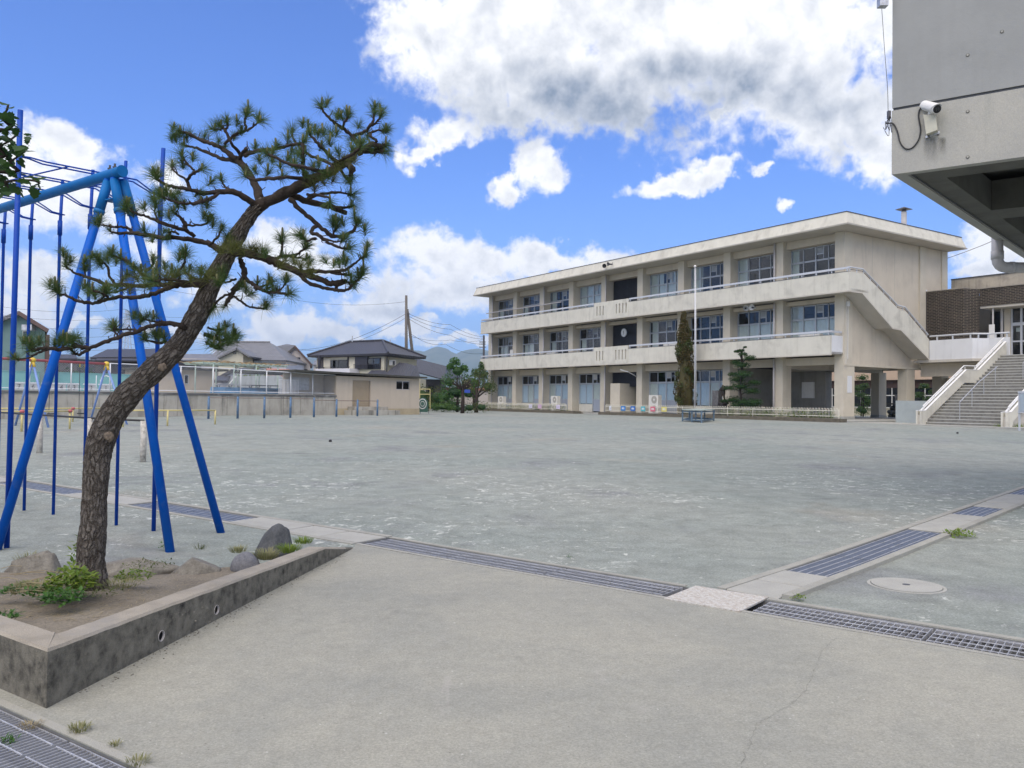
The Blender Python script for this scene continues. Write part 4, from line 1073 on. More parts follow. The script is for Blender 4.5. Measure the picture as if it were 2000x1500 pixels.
for i in range(26):
    p = on_z(random.uniform(-10, 110), random.uniform(1110, 1165), .25); a = random.uniform(-.5, .6); d = Vector((math.cos(a), math.sin(a), random.uniform(0, .12))) * random.uniform(.08, .26)
    sb_.tube([p, p + d * .5 + Vector((0, 0, .01)), p + d], .0022, 4)
tag(sb_.build('straw', LM['straw']), 'scattered dry straw stalks on the soil left of the trunk', 'straw')['kind'] = 'stuff'
ln_ = MB()
for i in range(1500):
    p = on_z(random.uniform(-20, 480), random.uniform(1095, 1215), .2); z = soil_z(p.x, p.y)
    if (p - kerbC).dot(kn) < .18 or (p - kerbC).dot(inn) < .18: continue
    a = random.uniform(0, 6.28); d = Vector((math.cos(a), math.sin(a), 0)) * random.uniform(.02, .06); q = perp(d.normalized()) * .0013; b0 = Vector((p.x, p.y, z + .004)); ln_.add([b0 - q, b0 + q, b0 + d + q + Vector((0, 0, .003)), b0 + d - q + Vector((0, 0, .003))], [(0, 1, 2, 3)])
tag(ln_.build('fallen_needles', LM['straw']), 'fallen brown pine needles scattered over the soil of the bed', 'pine needles')['kind'] = 'stuff'
pb = MB()
for i in range(420):
    if i < 260: p = kerbC + kd * random.uniform(.1, 3.9) - kn * abs(random.gauss(.0, .05)); z = .006
    else: p = on_z(random.uniform(20, 420), random.uniform(1120, 1215), .22); z = soil_z(p.x, p.y)
    if inside(p, CH[3]): continue
    pb.ball((p.x, p.y, z), random.uniform(.0015, .006), 5, 3, (1, 1, .6), .5, i)
tag(pb.build('pebbles', RK['pale']), 'loose grit and small stones along the planter kerb', 'grit')['kind'] = 'stuff'

# ------------------------------------------------------------------ pine tree
def bark_mat():
    m, n, b = newmat('pine_bark')
    co = n.n('ShaderNodeTexCoord').outputs['Object']; uv = n.n('ShaderNodeTexCoord').outputs['UV']
    cs = n.v('MULTIPLY', n.v('ADD', uv, n.v('MULTIPLY', n.noise(co, 11, 5, .7, out=1), (.075, .13, 0))), (1, .40, 1))
    vo = n.n('ShaderNodeTexVoronoi', {'Vector': cs, 'Scale': 30.0}, feature='DISTANCE_TO_EDGE').outputs['Distance']
    vc = n.n('ShaderNodeTexVoronoi', {'Vector': cs, 'Scale': 30.0}, feature='F1').outputs['Color']
    c = n.mix(n.n('ShaderNodeSeparateColor', {0: vc}).outputs[0], (.088, .076, .065), (.15, .132, .115))
    c = n.mix(n.mr(n.noise(co, 75, 6, .8), .42, .62, 0, .75), c, (.26, .24, .215))
    c = n.mix(n.mr(n.noise(co, 30, 6, .75), .5, .68, 0, .75), c, (.07, .055, .045))
    c = n.mix(n.m('MULTIPLY', n.mr(vo, .0, .13, .9, 0, True), n.mr(n.noise(co, 14, 3, .6), .35, .6, .3, 1)), c, (.035, .026, .02))
    link(n, c, b.inputs['Base Color']); b.inputs['Roughness'].default_value = .95; b.inputs['Specular IOR Level'].default_value = .15
    h = n.m('ADD', n.m('MULTIPLY', n.mr(vo, 0, .22, 0, 1, True), 1.0), n.m('MULTIPLY', n.noise(co, 70, 6, .8), .5))
    bp = n.n('ShaderNodeBump', {'Strength': 1.0, 'Distance': .02, 'Height': h}); link(n, bp.outputs[0], b.inputs['Normal']); return m
M['bark'] = bark_mat()
M['limb'] = pm('pine_limb_bark', (.045, .036, .031), .95, .4, 22, bump=.9, bscale=55, spec=.15)  # near black: backlit shade put into the bark colour
pine = thing('pine_tree', 'leaning bare trunked pine tree with tufted needles in the concrete edged bed', 'tree', (TREE.x, TREE.y, 0))
def crom(pts, per):
    out = []
    P_ = [pts[0]] + pts + [pts[-1]]
    for i in range(1, len(P_) - 2):
        a, b, c, d = P_[i - 1], P_[i], P_[i + 1], P_[i + 2]
        for k in range(per):
            t = k / per; out.append(.5 * ((2 * b) + (c - a) * t + (2 * a - 5 * b + 4 * c - d) * t * t + (3 * b - a - 3 * c + d) * t ** 3))
    out.append(pts[-1]); return out
Yt = 5.67
def wp(x, y, dy=0.0): return at_depth(x, y, Yt + dy) - TREE
trunk = [(180, 1165, 34), (178, 1110, 31), (180, 1050, 29.5), (183, 1000, 28.5), (186, 950, 28), (189, 905, 29), (196, 868, 31), (207, 836, 31), (222, 806, 31.5), (247, 776, 30), (281, 742, 27.5), (318, 706, 26.5), (350, 672, 25.5), (374, 636, 25), (393, 600, 24), (410, 562, 23.5), (428, 525, 22.5), (450, 485, 22), (473, 445, 19), (495, 415, 17), (518, 394, 15)]
tp = []
for i, (x, y, r) in enumerate(trunk): w = wp(x, y, 0.0); tp.append((w, r * Yt / FPX * .88))
cpts = crom([a for a, _ in tp], 12); rr_ = crom([Vector((b, 0, 0)) for _, b in tp], 12)
tm_ = MB(); nn = 72; vs = []; prev = None; UVS = []
for i, p in enumerate(cpts):
    d = (cpts[min(i + 1, len(cpts) - 1)] - cpts[max(i - 1, 0)]).normalized()
    a = Vector((0, 1, 0)) if prev is None else prev; a = (a - d * a.dot(d)).normalized(); prev = a; b = d.cross(a)
    arc = 0.0 if i == 0 else arc + (p - cpts[i - 1]).length
    for j in range(nn):
        t = 2 * math.pi * j / nn; e = a * math.cos(t) + b * math.sin(t); q = p + e * rr_[i].x
        f1 = noise.noise(q * 5) * .012
        tt_ = min(j, nn - j) / nn * .62; wv = noise.noise(q * 11) * .9; cell = noise.voronoi(Vector((tt_ * 30 + wv, arc * 11 + wv, 7.0 if j < nn / 2 else 31.0)))[0]; ed = min((cell[1] - cell[0]) * 2.2, 1.0)
        f2 = ed * .0055 + noise.noise(q * 34) * .003 + noise.noise(q * 90) * .002; UVS.append((2 * math.pi * j / nn * .105, arc))
        if q.z < .35: f1 += .03 * max(0, .35 - q.z) / .35 * (1 + .5 * noise.noise(q * 7))
        vs.append(q + e * (f1 + f2 - .009))
tm_.add(vs, [(i * nn + j, i * nn + (j + 1) % nn, (i + 1) * nn + (j + 1) % nn, (i + 1) * nn + j) for i in range(len(cpts) - 1) for j in range(nn)])
tko = tm_.build('trunk', M['bark'], pine, smooth=True); ul = tko.data.uv_layers.new(name='bark')
for lp_ in tko.data.loops: ul.data[lp_.index].uv = UVS[lp_.vertex_index]
# pruning scars
for x, y, r_ in ((213, 852, 9), (317, 717, 7.5)):
    c_ = wp(x, y, -.100); 
    mb = MB(); mb.ball(c_, r_ * Yt / FPX * 1.05, 20, 10, (1, .42, 1), .35, int(x)); o = mb.build('pruned_knot', pm('healed_bark_%d' % x, (.15, .12, .09), .9, .5, 60, bump=1.0, bscale=45), pine, smooth=True)
limbs = [
 # right crown
 [(505, 402, 15, 0), (560, 376, 14, -.05), (612, 350, 13, -.1), (650, 332, 12, -.1), (682, 310, 11, -.05), (702, 292, 10, 0), (728, 295, 7.5, .05), (748, 296, 5, .05)],
 [(700, 300, 8, 0), (725, 282, 7, 0), (743, 288, 7, .05), (753, 283, 4, .05)],
 [(680, 322, 8, -.1), (690, 330, 6, -.2), (683, 345, 4, -.2)],
 [(508, 400, 11, 0), (500, 365, 9.5, .1), (484, 335, 9, .15), (468, 315, 9, .2), (455, 306, 7.5, .2), (425, 285, 6, .25), (400, 276, 5, .3), (370, 263, 4.5, .3), (352, 258, 3, .3)],
 [(468, 314, 7, .2), (435, 310, 5.5, .25), (405, 298, 4.5, .3), (380, 288, 3.5, .3), (360, 284, 2.5, .3)],
 [(465, 315, 5, .2), (475, 298, 5, .15), (481, 291, 5.5, .1)],
 [(472, 305, 5, .2), (452, 278, 4, .1), (438, 252, 3.6, .1), (430, 246, 3, .1)],
 [(440, 255, 2.6, .1), (446, 245, 2.4, .1), (443, 240, 2, .1)], [(436, 252, 2.2, .1), (418, 253, 1.8, .1)],
 [(438, 282, 3.5, .2), (460, 262, 4, .2), (480, 255, 3.6, .2), (478, 238, 3, .2), (482, 226, 3, .2)], [(482, 257, 3, .2), (500, 243, 2.4, .2), (505, 235, 2, .2)],
 [(478, 305, 5.5, .1), (500, 295, 4.6, 0), (530, 292, 4.4, -.1), (560, 285, 4, -.1), (590, 280, 3.5, -.15)],
 [(590, 282, 4, -.15), (592, 300, 4.5, -.2), (592, 330, 5, -.15), (600, 352, 6, -.1)],
 [(606, 352, 6, -.1), (560, 346, 4.2, -.3), (530, 348, 4, -.35), (500, 352, 3.5, -.35), (480, 345, 2.6, -.3)],
 [(640, 338, 6, -.1), (600, 328, 4, -.35), (560, 318, 3.6, -.4), (520, 300, 3, -.4)],
 [(665, 322, 6, -.1), (640, 300, 4.6, -.2), (620, 280, 3.8, -.25), (605, 262, 3, -.25)],
 [(655, 328, 5, 0), (640, 318, 4.5, .2), (600, 300, 3.6, .3), (575, 275, 3, .3), (570, 258, 2.4, .3)],
 [(705, 292, 6, 0), (690, 268, 5, .1), (668, 250, 4.6, .1), (650, 237, 3.8, .1), (632, 218, 3, .1), (627, 208, 2.4, .1)],
 [(690, 265, 4.2, .1), (710, 258, 4.2, 0), (724, 245, 3.8, -.05), (730, 232, 3.2, -.05), (730, 222, 2.6, -.05)], [(724, 246, 3, 0), (738, 235, 2.6, 0), (744, 226, 2.2, 0)],
 [(736, 275, 4, 0), (722, 262, 3.4, .1), (735, 255, 2.8, .1), (752, 256, 2.2, .1)],
 [(668, 252, 3, .1), (672, 240, 2.6, 0), (680, 226, 2.2, 0)], [(650, 320, 4, -.2), (690, 300, 3, -.4), (705, 285, 2.4, -.45)],
 [(660, 325, 4, 0), (680, 352, 3, -.1), (684, 358, 2.4, -.1)],
 [(560, 378, 8, 0), (600, 393, 8.5, 0), (640, 402, 7.5, 0), (662, 410, 7, 0), (677, 416, 5, 0)], [(648, 402, 4, 0), (670, 405, 3.4, 0), (686, 404, 2.4, 0)],
 [(600, 388, 5, -.1), (630, 378, 3.8, -.1), (660, 376, 3.2, -.1), (686, 380, 2.2, -.1)], [(600, 380, 4, -.2), (640, 385, 3, -.3), (645, 395, 2, -.3)],
 [(565, 388, 6.5, -.1), (590, 412, 5.8, -.1), (612, 432, 5.6, -.1), (630, 447, 5.4, -.1), (648, 460, 5, -.1), (672, 460, 4.5, -.1), (690, 450, 3.8, -.1), (696, 435, 3, -.1)],
 [(618, 440, 5, -.1), (608, 452, 5, -.15), (622, 460, 4.4, -.2), (640, 472, 3.8, -.2), (660, 483, 3, -.2), (678, 486, 2.4, -.2)],
 [(618, 465, 3, -.2), (600, 470, 2.6, -.2), (586, 464, 2.2, -.2)], [(650, 458, 3, -.1), (656, 446, 2.6, -.1)], [(630, 465, 2.6, -.2), (655, 472, 2.2, -.2), (672, 470, 2, -.2)],
 # left crown
 [(505, 405, 9, 0), (482, 388, 8, -.05), (455, 374, 7, -.1), (425, 375, 6, -.15), (398, 378, 5.6, -.2), (370, 370, 4.8, -.25), (345, 366, 4, -.25), (322, 360, 3.6, -.25), (306, 349, 2.8, -.25)],
 [(372, 371, 4.5, -.25), (366, 352, 4, -.25), (378, 337, 3.4, -.3), (395, 330, 2.6, -.3)], [(380, 335, 2.6, -.3), (366, 320, 2.2, -.3), (355, 305, 2, -.3)], [(362, 350, 2.6, -.25), (345, 338, 2.2, -.25), (335, 325, 1.9, -.2)],
 [(430, 376, 4, -.15), (410, 388, 4.5, -.2), (392, 394, 4.4, -.25), (365, 398, 3.6, -.3), (340, 394, 3, -.3), (318, 385, 2.4, -.3)], [(455, 378, 3, -.1), (440, 365, 2.4, 0), (432, 352, 2, 0)],
 [(445, 500, 9, .1), (420, 482, 7.5, .15), (395, 472, 6.8, .2), (360, 466, 6.5, .2), (316, 464, 6.4, .25), (285, 459, 5.6, .25), (258, 456, 5, .25), (230, 455, 3.4, .25), (214, 452, 2.4, .25)],
 [(262, 456, 4, .25), (245, 444, 3.4, .25), (225, 444, 2.8, .2), (205, 440, 2.2, .2), (190, 438, 1.8, .2)],
 [(380, 462, 5, .1), (360, 448, 5, .05), (340, 444, 5, 0), (310, 432, 4, 0), (285, 422, 3.4, 0), (262, 415, 2.8, 0), (250, 402, 2.2, 0)],
 [(362, 450, 6, .05), (361, 438, 5.5, .05), (352, 425, 4, .05), (340, 415, 2.6, .05)], [(362, 440, 3, 0), (380, 440, 2.8, 0), (400, 438, 2.4, 0), (412, 428, 2, 0)], [(350, 458, 3, .2), (336, 452, 2.8, .2), (330, 460, 2.2, .2)],
 [(310, 432, 2.4, 0), (302, 415, 2, 0), (305, 402, 1.8, 0)], [(410, 478, 3, 0), (425, 462, 2.6, -.1), (432, 448, 2.2, -.1)],
 [(418, 548, 13, 0), (395, 552, 11, -.05), (370, 555, 9, -.1), (345, 555, 7.5, -.1), (320, 565, 6, -.1), (290, 577, 5.4, -.15), (262, 581, 5, -.15), (230, 580, 4.6, -.15), (205, 587, 4.4, -.2), (180, 592, 4.2, -.2), (155, 588, 3.6, -.2), (132, 579, 3.2, -.2), (116, 573, 2.6, -.2)],
 [(345, 558, 7, -.1), (310, 556, 5.8, .1), (275, 558, 5.4, .15), (240, 556, 5.6, .2), (218, 557, 5, .2), (190, 549, 4.4, .2), (165, 540, 3.8, .2), (145, 532, 3.2, .2), (128, 520, 2.6, .2)],
 [(226, 556, 4, .2), (214, 540, 3.4, .2), (212, 525, 3.4, .2), (205, 516, 2.8, .2), (196, 512, 2.2, .2)], [(290, 545, 4.4, .1), (270, 528, 4, .05), (252, 513, 3.6, 0), (235, 504, 3, 0), (218, 498, 2.4, 0)],
 [(282, 530, 4, .1), (295, 522, 3.4, .1), (300, 508, 2.6, .1)], [(330, 555, 4, -.1), (345, 535, 3.2, -.2), (360, 515, 2.8, -.2), (362, 500, 2.2, -.2)], [(212, 580, 3, -.2), (195, 570, 2.6, -.3), (180, 570, 2, -.3)], [(252, 560, 3, .2), (230, 570, 2.4, .2), (205, 572, 2, .2)],
 [(370, 552, 4, -.2), (330, 545, 3.2, -.35), (300, 550, 2.6, -.4)], [(400, 548, 4, .1), (372, 540, 3, .2), (360, 530, 2.4, .2)], [(168, 541, 2.6, .2), (165, 525, 2.2, .2)], [(190, 590, 2.6, -.2), (205, 578, 2.2, -.2)],
 [(362, 640, 8, -.05), (345, 634, 6, -.1), (320, 632, 5.4, -.1), (295, 637, 5, -.15), (265, 648, 5, -.15), (235, 657, 5, -.2), (205, 668, 4.8, -.2), (175, 679, 5, -.2), (150, 677, 5, -.2), (120, 682, 4.6, -.2), (90, 680, 4, -.25), (62, 684, 3.4, -.25)],
 [(95, 682, 3.4, -.25), (75, 690, 2.6, -.25), (52, 700, 2, -.25), (30, 701, 1.8, -.25)], [(175, 682, 4, -.2), (160, 690, 3.4, -.2), (150, 692, 3, -.15), (140, 685, 2.4, -.15)], [(122, 680, 3, -.2), (128, 668, 2.4, -.2)], [(150, 675, 3, -.2), (135, 664, 2.4, -.2)],
 [(232, 656, 2.4, -.2), (223, 647, 2.2, -.2), (221, 640, 2, -.2)], [(268, 645, 3, -.15), (250, 644, 2.6, -.1), (225, 643, 2.2, -.1)], [(350, 632, 3, 0), (320, 628, 2.6, .1), (300, 628, 2.4, .1), (276, 622, 2, .1)],
 [(355, 672, 5, .1), (330, 670, 4, .15), (305, 668, 3.4, .2), (283, 664, 2.6, .2)], [(310, 668, 2.6, .2), (308, 655, 2.2, .2)],
 # right lower limb
 [(450, 492, 13, 0), (478, 494, 11, -.05), (505, 500, 10, -.1), (535, 512, 9.5, -.1), (560, 522, 9, -.1), (590, 533, 8.4, -.1), (620, 545, 7.6, -.1), (645, 553, 7, -.1), (665, 550, 6, -.1), (676, 547, 5, -.1)],
 [(585, 535, 5.6, -.1), (602, 552, 5, -.1), (625, 560, 4.6, -.1), (650, 566, 4.2, -.1), (672, 568, 3.8, -.1), (690, 556, 3.2, -.1), (700, 546, 2.8, -.1), (706, 538, 2.4, -.1)], [(655, 562, 3, -.1), (672, 553, 2.8, -.1), (685, 552, 2.2, -.1)],
 [(600, 528, 5, -.1), (630, 530, 4.6, -.15), (658, 530, 4.2, -.15), (680, 524, 3.4, -.15), (698, 510, 2.8, -.15), (712, 500, 2.4, -.15)], [(645, 532, 3.6, -.15), (665, 535, 3.2, -.15), (681, 538, 2.4, -.15)],
 [(535, 508, 5, 0), (548, 502, 4, 0), (570, 500, 3.6, 0), (585, 494, 3, 0), (598, 482, 2.4, 0)], [(547, 502, 3.4, 0), (551, 485, 3, 0), (551, 470, 2.4, 0)], [(560, 500, 2.6, 0), (580, 503, 2.2, 0), (598, 506, 1.9, 0)],
 [(470, 505, 7, .05), (474, 520, 7, .05), (477, 535, 7, 0), (470, 552, 7.4, 0), (458, 566, 7, 0), (450, 580, 6, 0), (440, 597, 4, 0)],
 [(476, 540, 5, 0), (490, 552, 4.8, -.05), (502, 562, 4.6, -.1), (520, 570, 4, -.1), (545, 572, 3.4, -.1), (563, 575, 2.6, -.1)], [(500, 565, 3, -.1), (515, 558, 2.6, 0), (527, 551, 2.2, 0)], [(540, 572, 2.6, -.1), (553, 560, 2.2, -.1), (559, 550, 2, -.1)],
 [(456, 578, 3, 0), (470, 588, 2.8, 0), (485, 598, 2.6, 0), (500, 602, 2.4, 0), (518, 601, 2, 0)], [(450, 572, 3.4, 0), (432, 582, 3, 0), (420, 594, 2.4, 0), (417, 602, 1.8, 0)], [(460, 545, 3, .1), (440, 552, 2.6, .15), (425, 545, 2, .2)],
 [(400, 652, 6, 0), (418, 660, 4.4, .05), (440, 664, 3.8, .05), (458, 658, 2.6, .05)], [(402, 668, 4, 0), (420, 680, 3.2, 0), (432, 678, 2.4, 0)], [(418, 660, 2.8, 0), (428, 648, 2.4, -.1)], [(405, 640, 3, .1), (425, 645, 2.4, .1), (440, 640, 2, .1)],
]
tips = []; lm = MB(); LIMBP = []
tw = MB()
for L_ in limbs:
    P_ = [wp(x, y, dy * 1.3) for x, y, r, dy in L_]; Rr = [Vector((r * Yt / FPX, 0, 0)) for x, y, r, dy in L_]
    per = 5; cp_ = crom(P_, per); cr_ = crom(Rr, per); rad = [c.x * .78 * (1 + random.uniform(-.14, .16)) for c in cr_]
    cp_ = [p + Vector((random.uniform(-1, 1), random.uniform(-1, 1), random.uniform(-1, 1))) * min(r, .010) * .5 for p, r in zip(cp_, rad)]
    mb = MB(); mb.tube(cp_, rad, 9)
    mb.build('limb', M['limb'], pine, smooth=True)
    if L_[-1][2] <= 4.6 or L_[-1][0] > 740: tips.append((cp_[-1], (cp_[-1] - cp_[-3]).normalized()))
    LIMBP.append((cp_, rad))
def needles(mb, p, d, n, L, spread=1.0):
    for i in range(n):
        e = rdir(-1, 1) * spread + d * .75 + Vector((0, 0, .12)); e.normalize(); l = L * random.uniform(.65, 1.1)
        s = e.orthogonal().normalized(); s = (Matrix.Rotation(random.uniform(0, 6.28), 3, e) @ s) * .0010
        b = p + d * random.uniform(-.03, .02); mid = b + e * l * .55; tip = b + e * l + Vector((0, 0, -.12 * l))
        mb.add([b - s, b + s, mid + s * .8, mid - s * .8, tip], [(0, 1, 2, 3), (3, 2, 4)])
nd_g = leaf_mat('pine_needle', (.045, .095, .025), (.10, .16, .045), .3); nd_y = leaf_mat('old_pine_needle', (.13, .14, .035), (.07, .09, .025), .25)
cand = pm('pine_candle', (.13, .13, .055), .8, .3, 60, bump=.5, bscale=120)
ncount = 0
def tuft(p, d, L=.085, n=95, can=True, old=False, cl=None):
    global ncount
    mb = MB(); needles(mb, p, d, n, L); o = mb.build('needle_tuft', nd_y if old else nd_g, pine); ncount += 1
    if can:
        cm = MB(); h = cl or random.uniform(.035, .075); q = Vector((random.uniform(-.15, .15), random.uniform(-.15, .15), 1)).normalized()
        cm.tube([p, p + q * h * .3, p + q * h * .9, p + q * h], [.005, .0078, .0072, .004], 7); cm.build('candle', cand, pine, smooth=True)
for p, d in tips:
    tuft(p, (d + Vector((0, 0, .6))).normalized(), random.uniform(.07, .125), random.randint(110, 180))
# extra tufts where the photo is thick with needles: (x, y, dy, kind)
ex = [(350, 262, .3, 1), (338, 255, .3, 1), (362, 272, .35, 1), (345, 275, .25, 1), (335, 270, .3, 0), (372, 262, .3, 0), (483, 220, .2, 2), (497, 290, .1, 1), (540, 288, -.1, 1), (560, 275, -.1, 1), (600, 250, .2, 1), (590, 245, .2, 1), (612, 256, .2, 1), (620, 268, 0, 1), (632, 262, 0, 1), (645, 262, .1, 0), (600, 275, .1, 1),
      (628, 285, -.2, 1), (642, 280, -.1, 1), (655, 265, 0, 1), (668, 232, 0, 1), (678, 222, 0, 1), (660, 228, .1, 1), (636, 206, .1, 1), (733, 213, -.05, 1), (744, 218, 0, 1), (752, 257, .1, 1), (700, 245, .1, 0), (715, 268, .1, 0), (690, 275, .1, 0), (720, 290, 0, 1), (705, 285, -.1, 1), (735, 295, .1, 1), (600, 295, .2, 1), (585, 300, .1, 0),
      (510, 318, 0, 1), (530, 318, -.1, 1), (545, 330, -.2, 1), (560, 312, -.1, 1), (575, 320, -.2, 1), (590, 310, -.2, 0), (500, 335, -.2, 1), (520, 340, -.3, 1), (550, 345, -.3, 1), (580, 335, -.3, 0), (610, 330, -.3, 1), (625, 320, -.3, 1), (640, 345, -.3, 1), (655, 335, -.3, 3), (670, 318, -.3, 3), (650, 352, -.25, 3), (630, 360, -.25, 3), (612, 368, -.2, 3),
      (640, 305, -.3, 1), (660, 300, -.3, 0), (690, 315, -.2, 3), (595, 345, -.3, 0), (685, 290, -.3, 1), (570, 295, -.1, 1), (470, 260, .2, 1), (455, 268, .2, 0), (510, 236, .2, 1), (462, 240, .2, 1), (440, 290, .2, 0), (425, 275, .25, 0), (398, 270, .3, 0), (530, 300, -.2, 1),
      (660, 440, -.1, 1), (655, 432, -.1, 1), (648, 440, -.15, 1), (666, 436, -.1, 1), (700, 440, -.1, 1), (710, 452, -.1, 1), (695, 425, -.1, 1), (670, 465, -.1, 0), (590, 460, -.2, 1), (715, 486, -.15, 1), (700, 540, -.1, 1), (708, 530, -.1, 2), (690, 560, -.1, 0), (668, 510, -.15, 1), (660, 518, -.15, 1), (675, 515, -.15, 1), (650, 520, -.2, 1),
      (637, 510, -.2, 0), (600, 515, -.1, 1), (575, 510, -.1, 1), (590, 525, -.2, 3), (610, 538, -.2, 3), (560, 508, -.1, 0), (550, 468, 0, 2), (598, 476, 0, 1), (545, 518, -.2, 3), (500, 488, -.1, 3), (510, 493, -.15, 3), (490, 485, -.1, 3), (520, 500, -.15, 0), (452, 488, -.2, 3), (440, 482, -.2, 3), (460, 480, -.2, 3), (470, 490, -.15, 3), (430, 490, -.15, 3), (442, 465, -.1, 1),
      (530, 555, -.1, 1), (520, 562, -.1, 1), (558, 550, -.1, 1), (535, 572, -.1, 1), (545, 565, -.1, 0), (505, 555, -.05, 1), (478, 570, 0, 1), (490, 575, 0, 0), (520, 598, 0, 1), (470, 560, 0, 0), (435, 535, -.2, 1), (425, 555, -.2, 1), (440, 545, -.2, 0), (415, 535, -.15, 3), (405, 545, -.2, 3),
      (390, 540, -.2, 0), (372, 545, -.2, 3), (352, 540, -.2, 1), (340, 548, -.3, 3), (325, 545, -.3, 3), (310, 548, -.35, 3), (300, 540, -.3, 1), (285, 545, -.3, 3), (335, 530, -.2, 1), (320, 525, 0, 1), (305, 532, 0, 1), (355, 500, -.2, 1), (362, 495, -.2, 1), (350, 505, -.2, 1), (370, 530, -.1, 1), (395, 530, 0, 1), (268, 545, -.1, 3), (275, 530, 0, 1), (260, 525, 0, 1), (250, 540, .1, 1), (240, 545, .1, 3),
      (245, 515, 0, 1), (235, 500, 0, 1), (222, 495, 0, 1), (228, 512, .1, 1), (210, 508, .2, 1), (200, 520, .2, 0), (190, 505, .2, 1), (180, 500, .2, 1), (165, 510, .2, 1), (170, 525, .2, 0), (130, 505, .2, 1), (135, 515, .2, 1), (122, 498, .2, 1), (105, 560, -.2, 1), (112, 567, -.2, 1), (100, 555, -.2, 1), (165, 562, -.2, 1), (172, 570, -.2, 0), (205, 570, -.2, 1), (212, 565, -.2, 1), (230, 565, -.1, 0), (255, 565, -.1, 3), (290, 560, -.2, 3), (185, 580, -.2, 0),
      (244, 410, 0, 1), (250, 402, 0, 1), (258, 420, 0, 0), (280, 405, 0, 1), (300, 395, -.2, 1), (195, 430, .2, 1), (190, 437, .2, 1), (305, 345, -.25, 1), (300, 338, -.25, 1), (312, 378, -.3, 1), (322, 375, -.3, 1), (330, 385, -.3, 1), (345, 388, -.3, 0), (355, 322, -.3, 1), (375, 308, -.3, 1), (350, 380, -.2, 0), (410, 360, -.1, 1), (405, 430, -.0, 1), (415, 440, 0, 1), (400, 425, 0, 1), (360, 405, 0, 1), (345, 400, 0, 1), (310, 415, 0, 0), (330, 425, 0, 1), (405, 405, -.2, 1), (395, 395, -.2, 1), (385, 380, -.2, 0), (285, 450, .2, 1), (320, 452, .2, 0), (300, 470, .2, 1),
      (55, 670, -.25, 1), (62, 676, -.25, 1), (48, 668, -.25, 1), (75, 670, -.25, 1), (122, 660, -.2, 1), (130, 670, -.2, 1), (115, 668, -.2, 1), (140, 668, -.2, 0), (145, 662, -.2, 0), (105, 676, -.2, 1), (160, 672, -.2, 0), (310, 658, .2, 1), (300, 660, .2, 1), (282, 658, .2, 1), (275, 628, .1, 1), (285, 622, .1, 0), (300, 620, .1, 1), (262, 620, .1, 1), (320, 662, .15, 1),
      (425, 652, 0, 1), (440, 655, 0, 1), (455, 650, .05, 1), (462, 662, .05, 1), (420, 672, 0, 1), (432, 680, 0, 1), (445, 668, 0, 0), (410, 662, 0, 0), (450, 662, 0, 0)]
for x, y, dy, k in ex:
    tuft(wp(x + random.uniform(-3, 3), y + random.uniform(-3, 3), dy * 1.3 + random.uniform(-.08, .08)), Vector((random.uniform(-.4, .4), random.uniform(-.4, .4), random.uniform(.2, 1))).normalized(), random.uniform(.075, .115) if k != 3 else random.uniform(.10, .13), random.randint(100, 145), k in (1, 2), k == 3, .10 if k == 2 else None)
# short knobbly twigs along the limbs
tw = MB()
for cp_, rad in LIMBP:
    for i in range(2, len(cp_) - 1):
        if random.random() < .38:
            p = cp_[i]; d = (rdir(-.4, 1) + (cp_[i] - cp_[i - 1]).normalized() * .4).normalized(); l = random.uniform(.015, .055); m_ = p + d * l * .5 + rdir(-1, 1) * l * .15
            tw.tube([p, m_, p + d * l + Vector((0, 0, l * .2))], [.0042, .0034, .0024], 5)
tw.build('twig', M['limb'], pine, kind='stuff', smooth=True)

# ------------------------------------------------------------------ near swing frame
M['swing'] = pm('bright_blue_enamel', (.001, .088, .44), .5, .12, 3, stain=(.006, .10, .38), bump=.08, bscale=40, streak=.06, spec=.14)
M['swing_old'] = pm('faded_blue_enamel', (.006, .13, .38), .55, .15, 3, stain=(.02, .14, .33), bump=.1, spec=.14)
def worn(m, rust=(.10, .05, .03), th=.66):
    n = NT(m.node_tree); b = m.node_tree.nodes['Principled BSDF']; co = n.n('ShaderNodeTexCoord').outputs['Object']
    src = b.inputs['Base Color'].links[0].from_socket; k = n.mr(n.noise(co, 38, 6, .8), th, th + .03, 0, 1); k2 = n.mr(n.noise(co, 2.2, 3, .6), .42, .6, 0, 1)
    c = n.mix(n.m('MULTIPLY', k, k2), src, rust); c = n.mix(n.mr(n.noise(co, 7, 6, .75), .55, .75, 0, .35), c, (.10, .17, .30)); link(n, c, b.inputs['Base Color'])
M['pole'] = pm('deep_blue_enamel', (.001, .05, .34), .5, .12, 3, stain=(.002, .055, .31), spec=.2)
worn(M['swing']); worn(M['swing_old']); worn(M['pole'])
J = at_depth(226, 338, 8.3)
sw = thing('swing_frame', 'large bright blue tubular swing frame with splayed legs behind the pine', 'swing frame', (J.x, J.y, 0))
L0 = Vector((J.x, J.y, 0)); Bd = Vector((-.80, .60, 0)); jz = J.z
top0 = Vector((0, 0, jz)); 
def lp(p): return Vector((p.x, p.y, 0)) - L0
beam_end = top0 + Bd * 7.0
MB().tube([top0 - Bd * .13, top0 + Bd * .0, beam_end], .054, 20).build('top_beam', M['swing_old'], sw, smooth=True)
MB().tube([top0 - Bd * .135, top0 - Bd * .128], .059, 20).build('end_cap', M['swing_old'], sw)
def leg(foot, head, r=.043):
    f = Vector((foot.x, foot.y, gz(foot.y + L0.y) - .05)); mb = MB().tube([f, head], r, 16); mb.build('leg', M['swing'], sw, smooth=True)
    d = (f - head).normalized(); MB().tube([head + d * .02, head + d * .34], r + .005, 16).tube([head + d * .33, head + d * .37], r + .011, 16).build('sleeve', M['swing_old'], sw, smooth=True)
